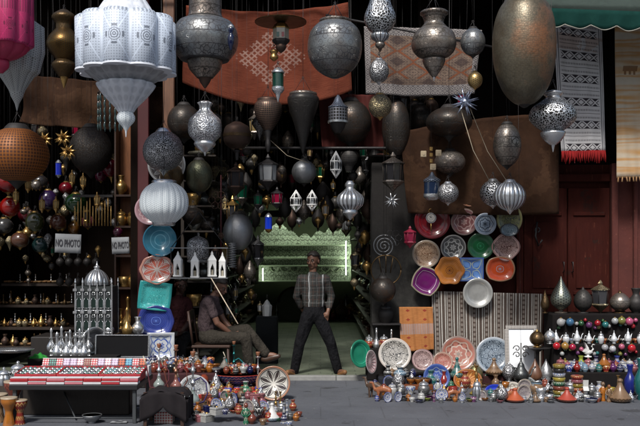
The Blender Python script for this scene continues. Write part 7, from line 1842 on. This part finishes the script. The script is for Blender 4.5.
# dim third person, far left of the middle bay
SY2 = 7.9; gx2 = P(180, 0, SY2).x
Jd = dict(pel=K_(178, 336), waist=K_(178, 326), chest=K_(179, 308), shl=K_(188, 301), shr=K_(169, 301), ell=K_(191, 320, -.05), elr=K_(166, 320, -.05), wrl=K_(184, 330, -.2), wrr=K_(172, 330, -.2), hipl=K_(184, 338), hipr=K_(173, 338), knl=K_(186, 342, -.4), knr=K_(171, 342, -.4), anl=K_(186, 368, -.42), anr=K_(171, 368, -.42), ftl=K_(186, 372, -.56), ftr=K_(171, 372, -.56))
person('dim figure in a dark red shirt sitting in shadow behind the plates', (gx2, SY2, 0), Jd, None, K_(179, 295), K_(181, 285), .3, .1, skin_mat('c', (.07, .03, .022)), cloth_f('dkred', (.035, .008, .010)), cloth_f('dktr', (.02, .02, .022)), MATS['paint_shoeb'], hairb, sleeve=.4)
CH2 = thing('stool', 'dark stool under the dim seated figure', 'stool', (gx2, SY2 + .05, 0)); zc = K_(0, 346)[2]
L([(zc-.03, .17), (zc-.02, .18), (zc, .17)], w_dk, 'seat', CH2, 20, k=1)
for k in range(3):
    a = k*2.1; q = MB(); q.tube([(.12*math.cos(a), .12*math.sin(a), zc-.02), (.18*math.cos(a), .18*math.sin(a), 0)], .014, 7); q.build('leg', w_dk, CH2)

# plain house across the street, behind the viewer
def opp_fn(s):
    x, y, z = s.world(); n = s.noise(.8, 6)
    return {'color': s.mix((n*2-.5).cl(), (.20, .085, .05), (.28, .13, .08)), 'height': s.noise(10, 4)}
OB = thing('opposite_house', 'plain terracotta plastered house across the street from the shop', 'house', (0, -17, 0))
q = MB(); q.box((0, 0, 3.2), (44, 1, 6.4)); q.build('wall', material('opposite', opp_fn, rough=.9, bump=.4), OB)
for k in range(8):
    q = MB(); q.box((-18 + k*5.2, .52, 4.4), (1.1, .06, 1.5)); q.build('window', glass('window', (.02, .02, .025)), OB)
    q = MB(); q.box((-18 + k*5.2, .52, 1.2), (1.8, .07, 2.4)); q.build('door', m_red, OB)
# ------------------------------------------------------------------ camera, light, render
cam = bpy.data.cameras.new('camera'); co = bpy.data.objects.new('camera', cam); COL.objects.link(co)
co.location = (0, -CD, CZ); co.rotation_euler = (PI/2, 0, 0); cam.sensor_width = 36; cam.lens = F/640*36; cam.shift_y = (HZ - 213)/640; cam.clip_end = 1000
scene.camera = co
w = bpy.data.worlds.new('World'); scene.world = w; w.use_nodes = True; nt = w.node_tree
sky = nt.nodes.new('ShaderNodeTexSky'); sky.sky_type = 'NISHITA'; sky.sun_disc = False
EL, AZ = math.radians(50), math.radians(196)     # high, behind the camera and to the left
sky.sun_elevation = EL; sky.sun_rotation = AZ; sky.air_density = 1.2; sky.dust_density = 3.0
nt.links.new(sky.outputs[0], nt.nodes['Background'].inputs[0]); nt.nodes['Background'].inputs[1].default_value = SKY_STRENGTH
sl = bpy.data.lights.new('sun', 'SUN'); sl.energy = SUN_STRENGTH; sl.angle = math.radians(11); sl.color = (1, .97, .93)
so = bpy.data.objects.new('sun', sl); COL.objects.link(so)
d = Vector((math.sin(AZ)*math.cos(EL), math.cos(AZ)*math.cos(EL), math.sin(EL)))
so.rotation_euler = d.to_track_quat('Z', 'Y').to_euler(); so.location = (0, -5, 10)
vs_ = scene.view_settings; vs_.view_transform = 'Standard'; vs_.look = 'None'; vs_.exposure = EXPOSURE; vs_.gamma = 1; vs_.use_curve_mapping = False
